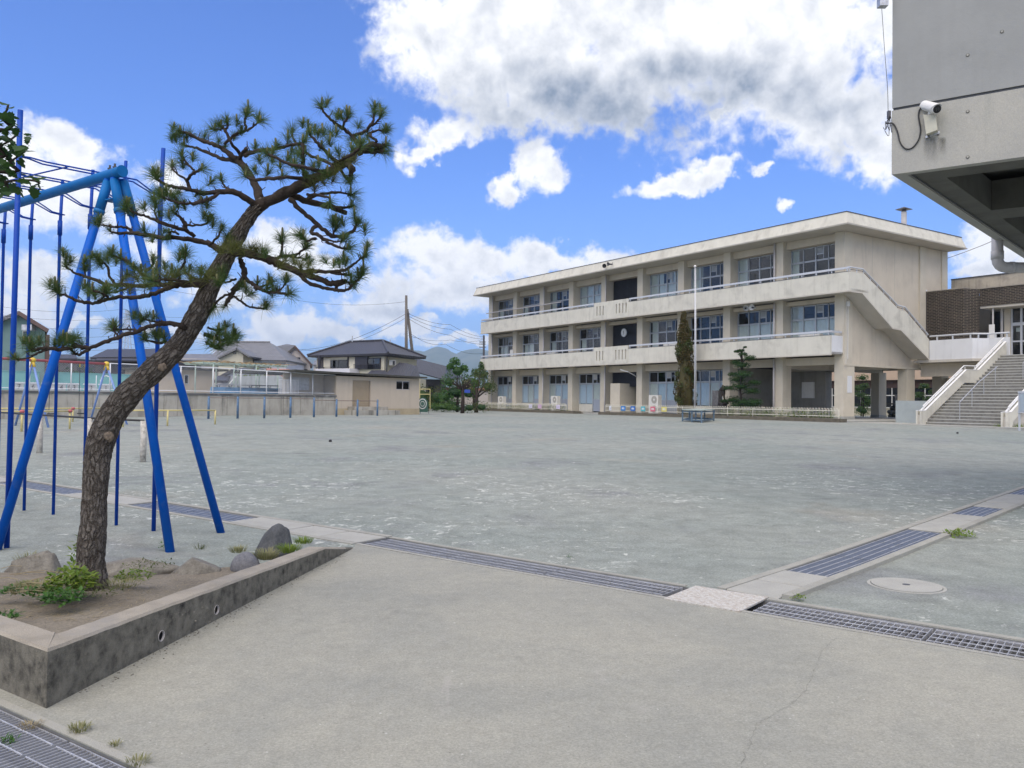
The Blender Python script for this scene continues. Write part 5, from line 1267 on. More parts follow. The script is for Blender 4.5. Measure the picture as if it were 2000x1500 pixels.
fA, fB, fC = on_ground(-10, 1075), on_ground(334, 1078), on_ground(434, 1040)
leg(lp(fA), top0 + Bd * .14 + Vector((0, 0, -.05))); leg(lp(fB), top0 + Bd * .02 + Vector((0, 0, -.05))); leg(lp(fC), top0 + Bd * .0 + Vector((.05, .05, -.05)), .042)
for k, q in enumerate((lp(fA), lp(fC), 2 * Bd * 7 * 0 + lp(fB))):
    if k < 2: leg(q + Bd * 7.0, beam_end + Vector((0, 0, -.05)), .044)
    else: leg(Bd * 7.0 + Bd * .9, beam_end + Vector((0, 0, -.05)), .044)
bl = MB()
for s in (.02, .12): bl.tube([top0 + Bd * s + Vector((0, 0, .05)), top0 + Bd * s + Vector((0, 0, .10))], .011, 6).tube([top0 + Bd * s + Vector((0, 0, .055)), top0 + Bd * s + Vector((0, 0, .07))], .022, 6)
bl.build('bolt', M['darkmetal'], sw, kind='stuff')
mb = MB(); mb.bar(top0 + Bd * .16 + Vector((0, 0, -.27)), top0 + Bd * -.02 + Vector((0, 0, -.27)), .10, .012).build('brace_plate', M['swing_old'], sw)

# ------------------------------------------------------------------ climbing poles with ladder rails
feet = [on_ground(300, 1037), on_ground(227, 1026), on_ground(163, 1016), on_ground(104, 1005), on_ground(47, 997), on_ground(-6, 990)]
tops = [280, 311, 325, 343, 378, 395]
F1 = on_ground(13, 1070)
cl = thing('climbing_pole_set', 'tall deep blue climbing poles joined by thin overhead ladder rails', 'climbing poles', (F1.x, F1.y, 0))
L1 = Vector((F1.x, F1.y, 0)); RZ = 3.83
dirp = (Vector((feet[4].x, feet[4].y, 0)) - Vector((feet[0].x, feet[0].y, 0))) / 4.0
bk = [Vector((feet[0].x, feet[0].y, 0)) + dirp * i - L1 for i in range(6)]
bk = [Vector((f.x, f.y, 0)) - L1 for f in feet]
fr_ = [dirp * i for i in range(6)]
hts = [4.25, 4.2, 4.18, 4.16, 4.05, 4.0]
for i, b in enumerate(bk):
    MB().tube([b + Vector((0, 0, gz(b.y + L1.y) - .05)), b + Vector((.0, 0, RZ - .28)), b + Vector((.02, 0, hts[i]))], .0185 if i else .023, 12).build('pole', M['pole'], cl, smooth=True)
    MB().tube([b + Vector((0, 0, RZ - .36)), b + Vector((0, 0, RZ - .18))], .027, 12).build('collar', M['pole'], cl, smooth=True)
for i, b in enumerate(fr_):
    MB().tube([b + Vector((0, 0, -.05)), b + Vector((.03, 0, 4.30))], .0255, 14).build('pole', M['pole'], cl, smooth=True)
for i in range(6):
    a, b = fr_[i], bk[i]; d = (b - a).normalized(); q = perp(d) * .055; L_ = (b - a).length
    for sg in (-1, 1):
        pts = [a + Vector((0, 0, RZ + .02)), a + d * .12 + q * sg * .5 + Vector((0, 0, RZ + .02)), a + d * .25 + q * sg + Vector((0, 0, RZ)), b - d * .28 + q * sg + Vector((0, 0, RZ)), b - d * .10 + q * sg * .5 + Vector((0, 0, RZ - .09)), b + Vector((0, 0, RZ - .10)) + q * sg * .4, b + d * .05 + Vector((0, 0, RZ - .10))]
        MB().tube(pts, .0085, 7).build('ladder_rail', M['pole'], cl, smooth=True)
for t in (.3, .72):
    pts = [fr_[i].lerp(bk[i], t) + Vector((0, 0, RZ - .012)) for i in range(6)]
    pts = [pts[0] + (pts[0] - pts[1]) * .12] + pts
    MB().tube(pts, .008, 7).build('cross_rail', M['pole'], cl, smooth=True)

# ------------------------------------------------------------------ broadleaf branch entering at the left edge
tr = thing('broadleaf_tree', 'broad leaved tree whose dark leaves hang in at the left edge by the blue poles', 'tree', (-4.6, 3.6, 0))
T0 = Vector((-4.6, 3.6, 0))
MB().tube([(0, 0, -.1), (.05, .1, 1.2), (-.05, .15, 2.4), (.1, .2, 3.4), (.15, .3, 4.2)], [.13, .11, .09, .06, .03], 12).build('trunk', M['limb'], tr, smooth=True)
def A4(x, y, Y=4.4): return at_depth(x, y, Y) - T0
brs = [[Vector((.05, .2, 3.0)), A4(-60, 300), A4(0, 285), A4(35, 262)], [Vector((0, .15, 2.7)), A4(-50, 370), A4(10, 355), A4(60, 352), A4(78, 358)], [Vector((.05, .2, 3.1)), A4(-50, 250), A4(5, 225), A4(16, 205)], [Vector((0, .15, 2.9)), A4(-40, 330), A4(20, 315), A4(52, 290)]]
lv = MB(); 
for b in brs: MB().tube(crom(b, 4), [.018] * 4 + [.012] * 4 + [.006] * (len(crom(b, 4)) - 8), 6).build('branch', M['limb'], tr, smooth=True)
def bigleaf(mb, p, d, L):
    up = Vector((random.uniform(-.4, .4), random.uniform(-.4, .4), 1)).normalized(); s = d.cross(up).normalized(); n_ = s.cross(d)
    o = [(0, 0), (.15, .22), (.05, .42), (.32, .38), (.42, .55), (.58, .34), (.72, .36), (1, 0)]
    pts = [p + d * L * a + s * L * b * .9 + n_ * L * .12 * b for a, b in o] + [p + d * L * a - s * L * b * .9 + n_ * L * .12 * b for a, b in o[1:-1][::-1]]
    c = p + d * L * .45; k = len(pts); mb.add(pts + [c], [(i, (i + 1) % k, k) for i in range(k)])
cnt = 0
spots = [(10, 215, 20), (20, 240, 18), (0, 250, 30), (12, 270, 34), (30, 285, 30), (20, 310, 34), (5, 300, 34), (45, 290, 12), (52, 268, 4), (0, 335, 24), (15, 345, 20), (40, 350, 18), (60, 355, 16), (72, 362, 8), (30, 365, 18), (10, 370, 14), (-20, 280, 50), (-25, 340, 40), (-40, 240, 40), (-70, 300, 60), (-60, 380, 40)]
for x, y, r_ in spots:
    for i in range(6 if r_ < 20 else 11):
        p = A4(x + random.uniform(-r_, r_) * .7, y + random.uniform(-r_, r_) * .7, 4.4 + random.uniform(-.15, .25)); d = (Vector((random.uniform(-.5, 1), random.uniform(-1, 1), random.uniform(-1.2, .2)))).normalized(); bigleaf(lv, p, d, random.uniform(.035, .075))
lv.build('foliage', LM['dark'], tr)
# ------------------------------------------------------------------ frames for things seen across the yard
class Frame:
    """a vertical working plane: local x along d, y away behind it, z up"""
    def __init__(s, P0, d):
        s.P = Vector((P0[0], P0[1], 0)); s.d = Vector((d[0], d[1], 0)).normalized(); s.n = Vector((-s.d.y, s.d.x, 0)); s.rz = math.atan2(s.d.y, s.d.x)
    def L(s, px, py, k=0.0):
        r = ray(px, py); q = EYEP + r * ((s.P + s.n * k - EYEP).dot(s.n) / r.dot(s.n)); return (q - s.P).dot(s.d), q.z
    def quad(s, x0, y0, x1, y1, k0, k1, mb=None):
        mb = mb or MB(); ya = (y0 + y1) / 2; a = s.L(x0, ya, k0)[0]; b = s.L(x1, ya, k0)[0]; xm = (x0 + x1) / 2
        return mb.box(a, b, k0, k1, s.L(xm, y1, k0)[1], s.L(xm, y0, k0)[1])
    def thing(s, name, label, cat, group=None): return thing(name, label, cat, s.P, s.rz, group)

# horizontal bars
M['barpost'] = pm('blue_grey_painted_post', (.075, .15, .26), .55, .3, 8, stain=(.12, .10, .09), streak=.3)
M['rustbar'] = pm('rusty_steel_bar', (.20, .15, .13), .6, .25, 8, metal=.3)
hp = [on_ground(x, y) for x, y in [(407, 818), (464, 817.5), (516, 817), (567, 816), (613, 815), (657, 814), (698, 813), (737, 812)]]
hb = thing('horizontal_bar_set', 'row of rusty exercise bars on blue grey posts in front of the stained wall', 'exercise bars', (hp[0].x, hp[0].y, 0))
hz_ = [1.06, 1.06, 1.06, 1.06, 1.06, .86, .86, .86]
tz = [775, 775.5, 776, 776.5, 777.5, 780.5, 781.5, 781.5]
zt8 = []
for i, p in enumerate(hp):
    q = p - Vector((hp[0].x, hp[0].y, 0)); r = ray([407, 464, 516, 567, 613, 657, 698, 737][i], tz[i]); zt = EYE + r.z / r.y * p.y; zt8.append(zt)
    MB().tube([(q.x, q.y, p.z - .05), (q.x, q.y, zt)], .055, 10).build('post', M['barpost'], hb, smooth=True)
    MB().tube([(q.x, q.y, zt), (q.x, q.y, zt + .04)], [.05, .02], 10).build('post_cap', M['barpost'], hb, smooth=True)
for i in range(7):
    a = hp[i] - Vector((hp[0].x, hp[0].y, 0)); b = hp[i + 1] - Vector((hp[0].x, hp[0].y, 0)); z = min(zt8[i], zt8[i + 1]) - .04
    MB().tube([(a.x, a.y, z), (b.x, b.y, z)], .017, 8).build('bar', M['rustbar'], hb, smooth=True)

# ------------------------------------------------------------------ pool terrace
PF = Frame((-10.6, 48.9), (.69, .724))
M['retain'] = pm('stained_retaining_wall', (.40, .38, .33), .9, .15, 1.2, streak=1.0, stain=(.20, .19, .16), bump=.3, bscale=12)
M['teal'] = pm('turquoise_paint', (.17, .44, .43), .7, .07, .8, streak=.2, stain=(.20, .48, .47))
M['beige'] = pm('beige_render', (.52, .45, .36), .85, .06, .8, streak=.15)
M['beigedark'] = pm('beige_render_base', (.42, .35, .23), .85, .12, 1.5)
M['roofdark'] = pm('dark_flat_roof_edge', (.055, .055, .045), .8, .2, 2)
M['poolblue'] = pm('pool_blue_paint', (.10, .24, .42), .6, .35, 2.5, stain=(.30, .42, .55))
M['mint'] = pm('pale_mint_steel', (.42, .52, .45), .55, .12, 5)
M['wmetal'] = pm('white_metal', (.68, .70, .72), .5, .06, 5)
rw = PF.thing('retaining_wall', 'long stained concrete retaining wall holding the pool terrace', 'wall')
x = -34.0; k = 0
while x < .05:
    x1 = min(x + 3.4, .1); MB().box(x + .012, x1 - .012, 0, .28, .2, 1.56).build('wall_panel', M['retain'], rw); x = x1
MB().box(-34, .08, .04, .26, .2, 1.55).build('wall_core', M['roofdark'], rw)
MB().box(-34, .13, -.04, .32, 1.563, 1.66).build('coping', pm('dark_wall_coping', (.10, .10, .10), .85, .25, 2, stain=(.40, .40, .38)), rw)  # cap darker than the wall, with pale blotches
MB().box(-34, .13, .0, .32, 1.663, 1.70).build('coping_edge', M['conc'], rw)
pd = MB().box(-34, .1, .33, 24, 1.3, 1.56); o = struct('pool_deck', pd, M['conc']); o.location = PF.P; o.rotation_euler = (0, 0, PF.rz)
# chain link fence on the wall
cf = PF.thing('chainlink_fence', 'pale steel chain link fence standing on the retaining wall', 'fence')
posts = [PF.L(x, 745, .2)[0] for x in (416, 470.4, 520.8, 568, 611, 654.5)]
sp = (posts[1] - posts[0]) * 1.0; xs = posts[:]; x = posts[0] - 1.75
while x > -30: xs.insert(0, x); x -= 1.75
topz = lambda x: 2.88 + .16 * min(1, max(0, (-x) / 7.5)) + .03 * max(0, (-x - 7.5) / 10)
for x in xs: MB().tube([(x, .2, 1.70), (x, .2, topz(x))], .03, 8).build('post', M['wmetal'] if x > -8 else M['wmetal'], cf, smooth=True)
for a, b in zip(xs[:-1], xs[1:]):
    MB().tube([(a, .2, topz(a)), (b, .2, topz(b))], .026, 6).build('rail', M['wmetal'], cf); MB().tube([(a, .2, 1.78), (b, .2, 1.78)], .022, 6).build('rail', M['wmetal'], cf)
cm = MB(); L_ = .11
x = xs[0]
while x < xs[-1]:
    for sg in (1, -1):
        a = x; b = x + 1.2; z0, z1 = (1.80, topz(x) - .02) if sg > 0 else (topz(x) - .02, 1.80)
        b = min(x + abs(z1 - z0), xs[-1]); f = (b - a) / abs(z1 - z0) if z1 != z0 else 1
        cm.tube([(a, .2, z0), (b, .2, lerp(z0, z1, f))], .0042, 3, False)
    x += L_
cm.build('wire_mesh', M['galv'], cf, kind='stuff')
# turquoise wall at the back of the pool
def pw_(px0, y0, px1, y1, k0, k1): return PF.quad(px0, y0, px1, y1, k0, k1)
tw_ = PF.thing('pool_wall', 'long turquoise painted wall behind the starting blocks', 'wall')
a = PF.L(0, 740, 14)[0] - 8; b = PF.L(291, 740, 14)[0]
MB().box(a, b, 14, 14.2, 1.5, 2.86).build('wall', M['teal'], tw_); MB().box(a, b, 13.96, 14.24, 2.862, 2.90).build('coping', M['teal'], tw_)
bh = PF.thing('pool_house', 'low beige pool changing house with a dark roof edge', 'building')
a, b = PF.L(291, 740, 13)[0], PF.L(417, 740, 13)[0]
MB().box(a, b, 13, 17, 1.5, 3.28).build('wall', M['beige'], bh); MB().box(a - .3, b + .9, 12.6, 17.3, 3.283, 3.42).build('roof', M['roofdark'], bh)
o = pw_(360, 732, 368, 750, 12.95, 12.99).build('window', M['wmetal'], bh); pw_(361, 733, 367, 749, 12.93, 12.945).build('pane', M['darkglass'], o)
# starting blocks numbered seven to one
def glyph(ch, size):
    cu = bpy.data.curves.new('n', 'FONT'); cu.body = ch; cu.size = size; cu.align_x = 'CENTER'; cu.align_y = 'CENTER'; cu.extrude = .004
    o = bpy.data.objects.new('n', cu); COL.objects.link(o); bpy.context.view_layer.update()
    me = bpy.data.meshes.new_from_object(o.evaluated_get(bpy.context.evaluated_depsgraph_get())); bpy.data.objects.remove(o); bpy.data.curves.remove(cu); return me
M['digit'] = pm('black_digit', (.03, .03, .035), .6, .05, 3)
for ch, px in zip('7654321', (37, 65, 97, 120, 145, 178, 207)):
    x = PF.L(px, 750, 6)[0]; w = PF.P + PF.d * x + PF.n * 6
    t = thing('starting_block', 'white pool starting block marked ' + {'7': 'seven', '6': 'six', '5': 'five', '4': 'four', '3': 'three', '2': 'two', '1': 'one'}[ch] + ' before the turquoise wall', 'starting block', (w.x, w.y, 1.56), PF.rz, 'numbered starting blocks along the pool')
    MB().box(-.26, .26, -.02, .45, .50, .57).build('platform', M['wmetal'], t)
    MB().box(-.22, .22, 0, .3, .14, .495).build('body', pm('block_concrete', (.45, .47, .47), .8, .1, 4) if ch == '7' else bpy.data.materials['block_concrete'], t)
    me = glyph(ch, .34); me.materials.append(M['digit']); o = bpy.data.objects.new('number', me); COL.objects.link(o); o.parent = t; o.location = (0, -.006, .32); o.rotation_euler = (R(90), 0, 0)
    for sx in (-.27, .27): MB().tube([(sx, .05, 0), (sx * 1.25, .02, .15), (sx * 1.25, .02, .35), (sx, .05, .5)], .018, 6).build('handle', M['galv'], t)
for px in (188, 207):
    x = PF.L(px, 745, 5)[0]; w = PF.P + PF.d * x + PF.n * 5
    t = tag(MB().tube([(-.3, 0, 0), (-.3, 0, .75), (-.22, 0, .92), (0, 0, 1.0), (.22, 0, .92), (.3, 0, .75), (.3, 0, .3)] if px == 207 else [(0, 0, 0), (0, 0, 1.0)], .022, 7).build('pool_ladder_rail' if px == 207 else 'steel_post', M['wmetal'], loc=(w.x, w.y, 1.56), smooth=True), 'arched white ladder rail above block one' if px == 207 else 'thin white post between blocks two and one', 'pool rail')
# white stained wall, pergola, gate and shower arches on the terrace
sw_ = PF.thing('stained_white_wall', 'streaked whitish wall with sloping ends behind the pergola', 'wall')
pts = [PF.L(x, y, 14) for x, y in ((438, 765), (448, 751), (462, 735), (546, 733), (566, 744), (572, 765))]
MB().prism([(x, 14, z) for x, z in pts], (0, .25, 0)).build('wall', pm('streaked_white_render', (.52, .55, .55), .8, .1, 1, streak=.7, stain=(.40, .44, .46)), sw_)
pg = PF.thing('pergola', 'pale green steel pergola topped with dried vines beside the pool', 'pergola')
pxs = [416, 457, 500, 542.5]
for px in pxs:
    for k in (9, 11.5):
        x = PF.L(px, 740, 9)[0]; MB().tube([(x, k, 1.56), (x, k, 3.62)], .05, 8).build('post', M['mint'], pg, smooth=True)
a, b = PF.L(396, 711, 9)[0], PF.L(560, 711, 9)[0]
for k in (9, 11.5): MB().box(a, b, k - .04, k + .04, 3.58, 3.66).build('beam', M['mint'], pg)
for i in range(18): x = lerp(a, b, i / 17); MB().box(x - .03, x + .03, 8.8, 11.7, 3.67, 3.72).build('rafter', M['mint'], pg)
vn = MB()
for i in range(260):
    p = Vector((random.uniform(a + .2, b - .2), random.uniform(8.8, 11.6), 3.74)); q = p
    pts = [p]
    for j in range(4): q = q + Vector((random.uniform(-.35, .35), random.uniform(-.2, .2), random.uniform(-.05, .055))); pts.append(q)
    vn.tube(pts, .022, 3, False)
vn.build('dried_vine', pm('dry_vine', (.34, .25, .14), .9, .3, 3), pg, kind='stuff')
gt = PF.thing('pool_gate', 'white barred steel gate at the pool terrace entrance', 'gate')
a, b = PF.L(545, 755, .9)[0], PF.L(583, 755, .9)[0]
for i in range(15): x = lerp(a, b, i / 14); MB().box(x - .018, x + .018, .88, .92, 1.62, 2.55).build('bar', M['wmetal'], gt)
for z in (1.66, 2.50): MB().box(a, b, .87, .93, z, z + .05).build('rail', M['wmetal'], gt)
ar = PF.thing('shower_arches', 'cluster of white curved shower pipes beside the gate', 'shower pipes')
for i, (px, k) in enumerate(((574, 1.6), (588, 2.2), (580, 3.2), (596, 3.8))):
    x = PF.L(px, 750, k)[0]; r_ = .42
    pts = [(x - .1, k, 1.6), (x, k, 2.3)] + [(x + r_ - r_ * math.cos(t), k, 2.35 + r_ * math.sin(t)) for t in [R(a) for a in (15, 45, 75, 105, 135, 165)]] + [(x + 2 * r_ - .15, k, 2.1)]
    MB().tube(pts, .035, 7).build('hoop', M['wmetal'], ar, smooth=True); MB().tube([(x + .1, k, 2.0), (x + .9, k, 2.6)], .025, 6).build('stay', M['wmetal'], ar, smooth=True); MB().tube([(x + .15, k + .1, 1.62), (x + .65, k + .1, 2.3)], .03, 6).build('stay', M['wmetal'], ar, smooth=True)
bs = PF.thing('pool_basin', 'blue painted low basin walls seen through the terrace fence', 'pool')
a, b = PF.L(415, 765, 3)[0], PF.L(585, 765, 3)[0]
for k, z in ((3, 1.78), (4.5, 1.95), (7, 2.1)): MB().box(a + (k - 3) * .5, b + (k - 3) * .5, k, k + .3, 1.5, z).build('basin_wall', M['poolblue'], bs)
for px, lab in ((438, 'left of the middle fence post'), (478, 'below the pergola'), (515, 'dark topped, behind the fence below the pergola')):
    x = PF.L(px, 758, 8)[0]; w = PF.P + PF.d * x + PF.n * 8
    t = thing('pool_bench', 'grey poolside bench ' + lab, 'bench', (w.x, w.y, 1.56), PF.rz, 'poolside benches')
    MB().box(-.6 if px < 500 else -1.0, .6 if px < 500 else 1.0, -.2, .2, .68, .74).build('seat', M['darkmetal'] if px > 500 else M['galv'], t)
    for sx in (-.4, .4): MB().bar((sx - .18, 0, 0), (sx + .1, 0, .68), .04, .04).build('leg', M['darkmetal'], t); MB().bar((sx + .18, 0, 0), (sx - .1, 0, .68), .04, .04).build('leg', M['darkmetal'], t)
def crownball(mb, c, r, n, size, lo=-.6, shell=.55):
    c = Vector(c); r = Vector(r)
    for i in range(n):
        d = rdir(lo, 1); k = random.uniform(shell, 1.0) ** .7; p = c + Vector((d.x * r.x, d.y * r.y, d.z * r.z)) * k
        e = (d * .6 + rdir(-1, 1)).normalized(); s = e.orthogonal().normalized(); s = Matrix.Rotation(random.uniform(0, 6.3), 3, e) @ s; t = e.cross(s); a = size * random.uniform(.5, 1.1)
        mb.add([p - s * a, p - t * a * .55, p + s * a, p + t * a * .55], [(0, 1, 2, 3)])
def bush(name, lab, cat, base, lobes, n, size, mat, core=True, group=None, trunkr=None, mat2=None):
    t = thing(name, lab, cat, base, 0, group); mb = MB()
    for c, r in lobes: crownball(mb, c, r, n, size)
    mb.build('foliage', LM[mat], t)
    if core:
        cb = MB()
        for c, r in lobes: cb.ball(c, 1.0, 12, 8, tuple(v * .45 for v in r), .3, 2)
        cb.build('inner_foliage', LM[mat2 or 'dark'], t, kind='stuff')
    if trunkr:
        MB().tube([(0, 0, -.1), (.03, .02, trunkr[1] * .5), (0, 0, trunkr[1])], [trunkr[0], trunkr[0] * .8, trunkr[0] * .5], 8).build('trunk', M['limb'], t, smooth=True)
        for c, r in lobes[:6]: c = Vector(c); MB().tube([(0, 0, trunkr[1] * .6), c * .55 + Vector((0, 0, trunkr[1] * .3)), c], [trunkr[0] * .5, trunkr[0] * .35, trunkr[0] * .15], 6).build('branch', M['limb'], t, smooth=True)
    return t
def wat(px, py, Y): return at_depth(px, py, Y)
p = wat(508, 733, 66); bush('shrub', 'bright yellow green shrub showing over the white wall', 'shrub', (p.x, p.y, 1.0), [((0, 0, 1.6), (1.7, 1.2, 1.5)), ((-1.3, 0, 1.3), (1.2, 1, 1.1)), ((1.3, 0, 1.2), (1.2, 1, 1.0))], 420, .12, 'lime', mat2='bush')

# ------------------------------------------------------------------ storage shed at the end of the terrace
sh = PF.thing('storage_shed', 'flat roofed beige storage shed with a closed roller shutter', 'shed')
MB().box(.12, 6.6, .0, 6.0, .3, .88).build('plinth', M['beigedark'], sh); 
wl = MB().box(.12, 1.30, .01, .2, .882, 2.84).box(2.64, 4.66, .01, .2, .882, 2.84).box(5.78, 6.59, .01, .2, .882, 2.84).box(1.302, 2.638, .011, .2, 2.60, 2.84).box(4.662, 5.778, .011, .2, .882, 2.08).box(4.662, 5.778, .011, .2, 2.67, 2.84).box(6.4, 6.59, .202, 6, .882, 2.84).box(.12, 6.39, 5.8, 6, .882, 2.84).box(.12, .3, .202, 5.79, .882, 2.84)
wl.build('wall', M['beige'], sh)
MB().prism([(-3.0, -.45, 2.98), (6.85, -.45, 2.86), (6.85, -.45, 2.96), (-3.0, -.45, 3.10)], (0, 7, 0)).build('roof', M['roofdark'], sh)
o = MB().box(1.33, 2.61, .12, .16, .95, 2.60).build('roller_shutter', pm('tan_shutter', (.36, .29, .20), .6, .08, 2, streak=.3), sh)
for i in range(15): z = .98 + i * .108; MB().box(1.345, 2.595, .095, .118, z, z + .092).build('shutter_slat', bpy.data.materials['tan_shutter'], o)
o = MB().box(4.665, 5.775, .06, .1, 2.083, 2.13).box(4.665, 5.775, .06, .1, 2.62, 2.667).box(5.19, 5.25, .06, .1, 2.132, 2.618).box(4.665, 4.71, .06, .1, 2.132, 2.618).box(5.73, 5.775, .06, .1, 2.132, 2.618).build('window', M['pipe'], sh)
MB().box(4.712, 5.188, .08, .09, 2.132, 2.618).build('pane', M['darkglass'], o); MB().box(5.252, 5.728, .08, .09, 2.132, 2.618).build('pane', M['darkglass'], o)
MB().box(.7, 3.95, -1.3, -.02, .3, .79).build('step', M['retain'], sh); MB().box(.95, 3.45, -.75, -.02, .793, 1.0).build('step', M['retain'], sh)
MB().box(-2.6, .1, 1.3, 1.5, 1.56, 2.93).build('side_wall', M['beige'], sh)
o = MB().box(-2.3, -.95, 1.26, 1.29, 1.95, 2.7).build('side_window', M['galv'], sh)
p = on_ground(825, 808); 
t = thing('round_target_board', 'green board with a white ring target leaning by the shed corner', 'board', (p.x, p.y, RISE), R(-5))
bd = MB(); w_ = .36; pts = [(-w_, 0, .12), (w_, 0, .12), (w_, 0, .75)] + [(w_ * math.cos(a), 0, .75 + w_ * 1.0 * math.sin(a)) for a in [R(q) for q in range(15, 180, 15)]] + [(-w_, 0, .75)]
bd.prism(pts, (0, .04, 0)); bd.build('board', pm('dark_green_board', (.05, .13, .10), .6, .1, 3), t)
rg = MB(); n_ = 24
for r0, r1 in ((.24, .29), (.12, .15)):
    vs = [(r * math.cos(2 * math.pi * i / n_), -.006, .68 + 1.25 * r * math.sin(2 * math.pi * i / n_)) for i in range(n_) for r in (r0, r1)]
    rg.add(vs, [(2 * i, 2 * i + 1, (2 * i + 3) % (2 * n_), (2 * i + 2) % (2 * n_)) for i in range(n_)])
rg.build('ring', M['whiteplastic'], t)
for sx in (-.3, .3): MB().tube([(sx, .05, .9), (sx, .8, 0)], .02, 5).build('leg', M['darkmetal'], t)
MB().tube([(-.4, .05, .9), (-1.3, .3, 0)], .02, 5).build('leg', M['darkmetal'], t)

# ------------------------------------------------------------------ play things beyond the pine
M['redpipe'] = pm('faded_red_pipe', (.42, .10, .11), .55, .12, 3); M['yellowpaint'] = pm('yellow_paint', (.62, .43, .05), .5, .12, 3); M['paleblue'] = pm('pale_blue_leg', (.17, .27, .55), .5, .12, 3); M['cream'] = pm('cream_yellow_bar', (.58, .50, .22), .55, .12, 3)
f1, f2 = on_ground(95, 835), on_ground(249, 829)
Ys = f1.y; h1, h2 = at_depth(64, 703, Ys + .55), at_depth(208, 711, f2.y + .35)
fs_ = thing('far_swing_set', 'swing set with a faded red top bar, yellow joints and pale blue legs', 'swing set', (f1.x, f1.y, 0)); Q0 = Vector((f1.x, f1.y, 0))
hz1 = (h1.z + h2.z) / 2; H1 = Vector((h1.x, h1.y, hz1)) - Q0; H2 = Vector((h2.x, h2.y, hz1)) - Q0; bd_ = (H2 - H1).normalized(); bn = perp(bd_)
H0 = H1 - bd_ * 9
MB().tube([H0, H2], .05, 10).build('top_bar', M['redpipe'], fs_, smooth=True)
for H in (H1, H2, H0):
    MB().ball(H, .10, 10, 7, (1.2, 1, 1)).build('joint', M['yellowpaint'], fs_, smooth=True)
    for sg in (-1, 1):
        ft = Vector((H.x, H.y, 0)) + bn * sg * .95 + Vector((0, 0, gz(H.y + Q0.y) - .05))
        if sg < 0 and H is not H0: g_ = (f1 if H is H1 else f2) - Q0; ft = Vector((g_.x, g_.y, (f1 if H is H1 else f2).z - .05)) if True else ft
        MB().tube([ft, H + Vector((0, 0, -.04))], .04, 10).build('leg', M['paleblue'], fs_, smooth=True)
        MB().tube([H + (ft - H).normalized() * .03, H + (ft - H).normalized() * .28], .05, 10).build('sleeve', M['yellowpaint'], fs_, smooth=True)
for t0 in (.22, .62):
    seat = []
    for dt in (0, .075):
        p = H1.lerp(H2, t0 + dt); MB().tube([p, p + Vector((0, 0, -.18))], .02, 6).build('hanger', M['yellowpaint'], fs_, smooth=True)
        MB().tube([p + Vector((0, 0, -.18)), p + Vector((0, 0, -2.0))], .013, 5).build('chain', M['darkmetal'], fs_); seat.append(p + Vector((0, 0, -2.0)))
    MB().bar(seat[0], seat[1], .2, .04).build('swing_seat', M['black'], fs_)
for n_i, (lab, posts_, ytop, bars) in enumerate((('low yellow bar with red capped posts nearest the black bar', [(-60, 846), (42, 843), (136, 838)], 803.5, 'near'), ('farther yellow bar close to the stained wall', [(-40, 829), (142, 824), (235, 820)], 797.5, 'far'), ('yellow bar standing to the right of the pine trunk', [(240, 834), (327, 832), (420, 829)], 801.5, 'right'))):
    g0 = on_ground(*posts_[1]); t = thing('low_yellow_bar', lab, 'play bar', (g0.x, g0.y, 0), 0, 'low yellow bars'); Z0 = Vector((g0.x, g0.y, 0)); tops_ = []
    for i, (x, y) in enumerate(posts_):
        g = on_ground(x, y); r = ray(x, ytop); z = EYE + r.z / r.y * g.y; tops_.append(Vector((g.x, g.y, z)) - Z0)
    zm = sum(q.z for q in tops_) / 3
    for i, q in enumerate(tops_):
        q.z = zm; MB().tube([(q.x, q.y, gz(q.y + Z0.y) - .05), (q.x, q.y, zm)], .035, 8).build('post', M['cream'], t, smooth=True)
        if n_i < 2: MB().ball(q, .075, 8, 6, (1.2, 1.2, .8)).build('cap', M['redpipe'], t, smooth=True)
    MB().tube(tops_, .028, 8).build('bar', M['cream'], t, smooth=True)
M['tape'] = pm('peeling_white_paint', (.46, .44, .40), .8, .3, 16, stain=(.14, .125, .11), bump=.5)
M['tape'].node_tree.nodes  # worn posts
np_ = [on_ground(-90, 868), on_ground(77, 885), on_ground(175, 893), on_ground(279, 902)]
t = thing('low_black_bar', 'low black bar on peeling white posts beyond the climbing poles', 'play bar', (np_[1].x, np_[1].y, 0)); Z0 = Vector((np_[1].x, np_[1].y, 0)); tps = []
for g, ty in zip(np_, (800, 811, 817, 822)):
    r = ray(1000 + 0, 0); z = None
    # height of the post top above its foot
    q = g - Z0; rr = ray({0: -90, 1: 80, 2: 178, 3: 281}[np_.index(g)], ty); z = EYE + rr.z / rr.y * g.y; tps.append(Vector((q.x, q.y, z)))
    MB().tube([(q.x, q.y, g.z - .05), (q.x + .005, q.y, z * .5), (q.x, q.y, z)], .062, 12).build('post', M['tape'], t, smooth=True)
MB().tube([p + Vector((0, 0, .005)) for p in tps], .022, 8).build('bar', M['black'], t, smooth=True)

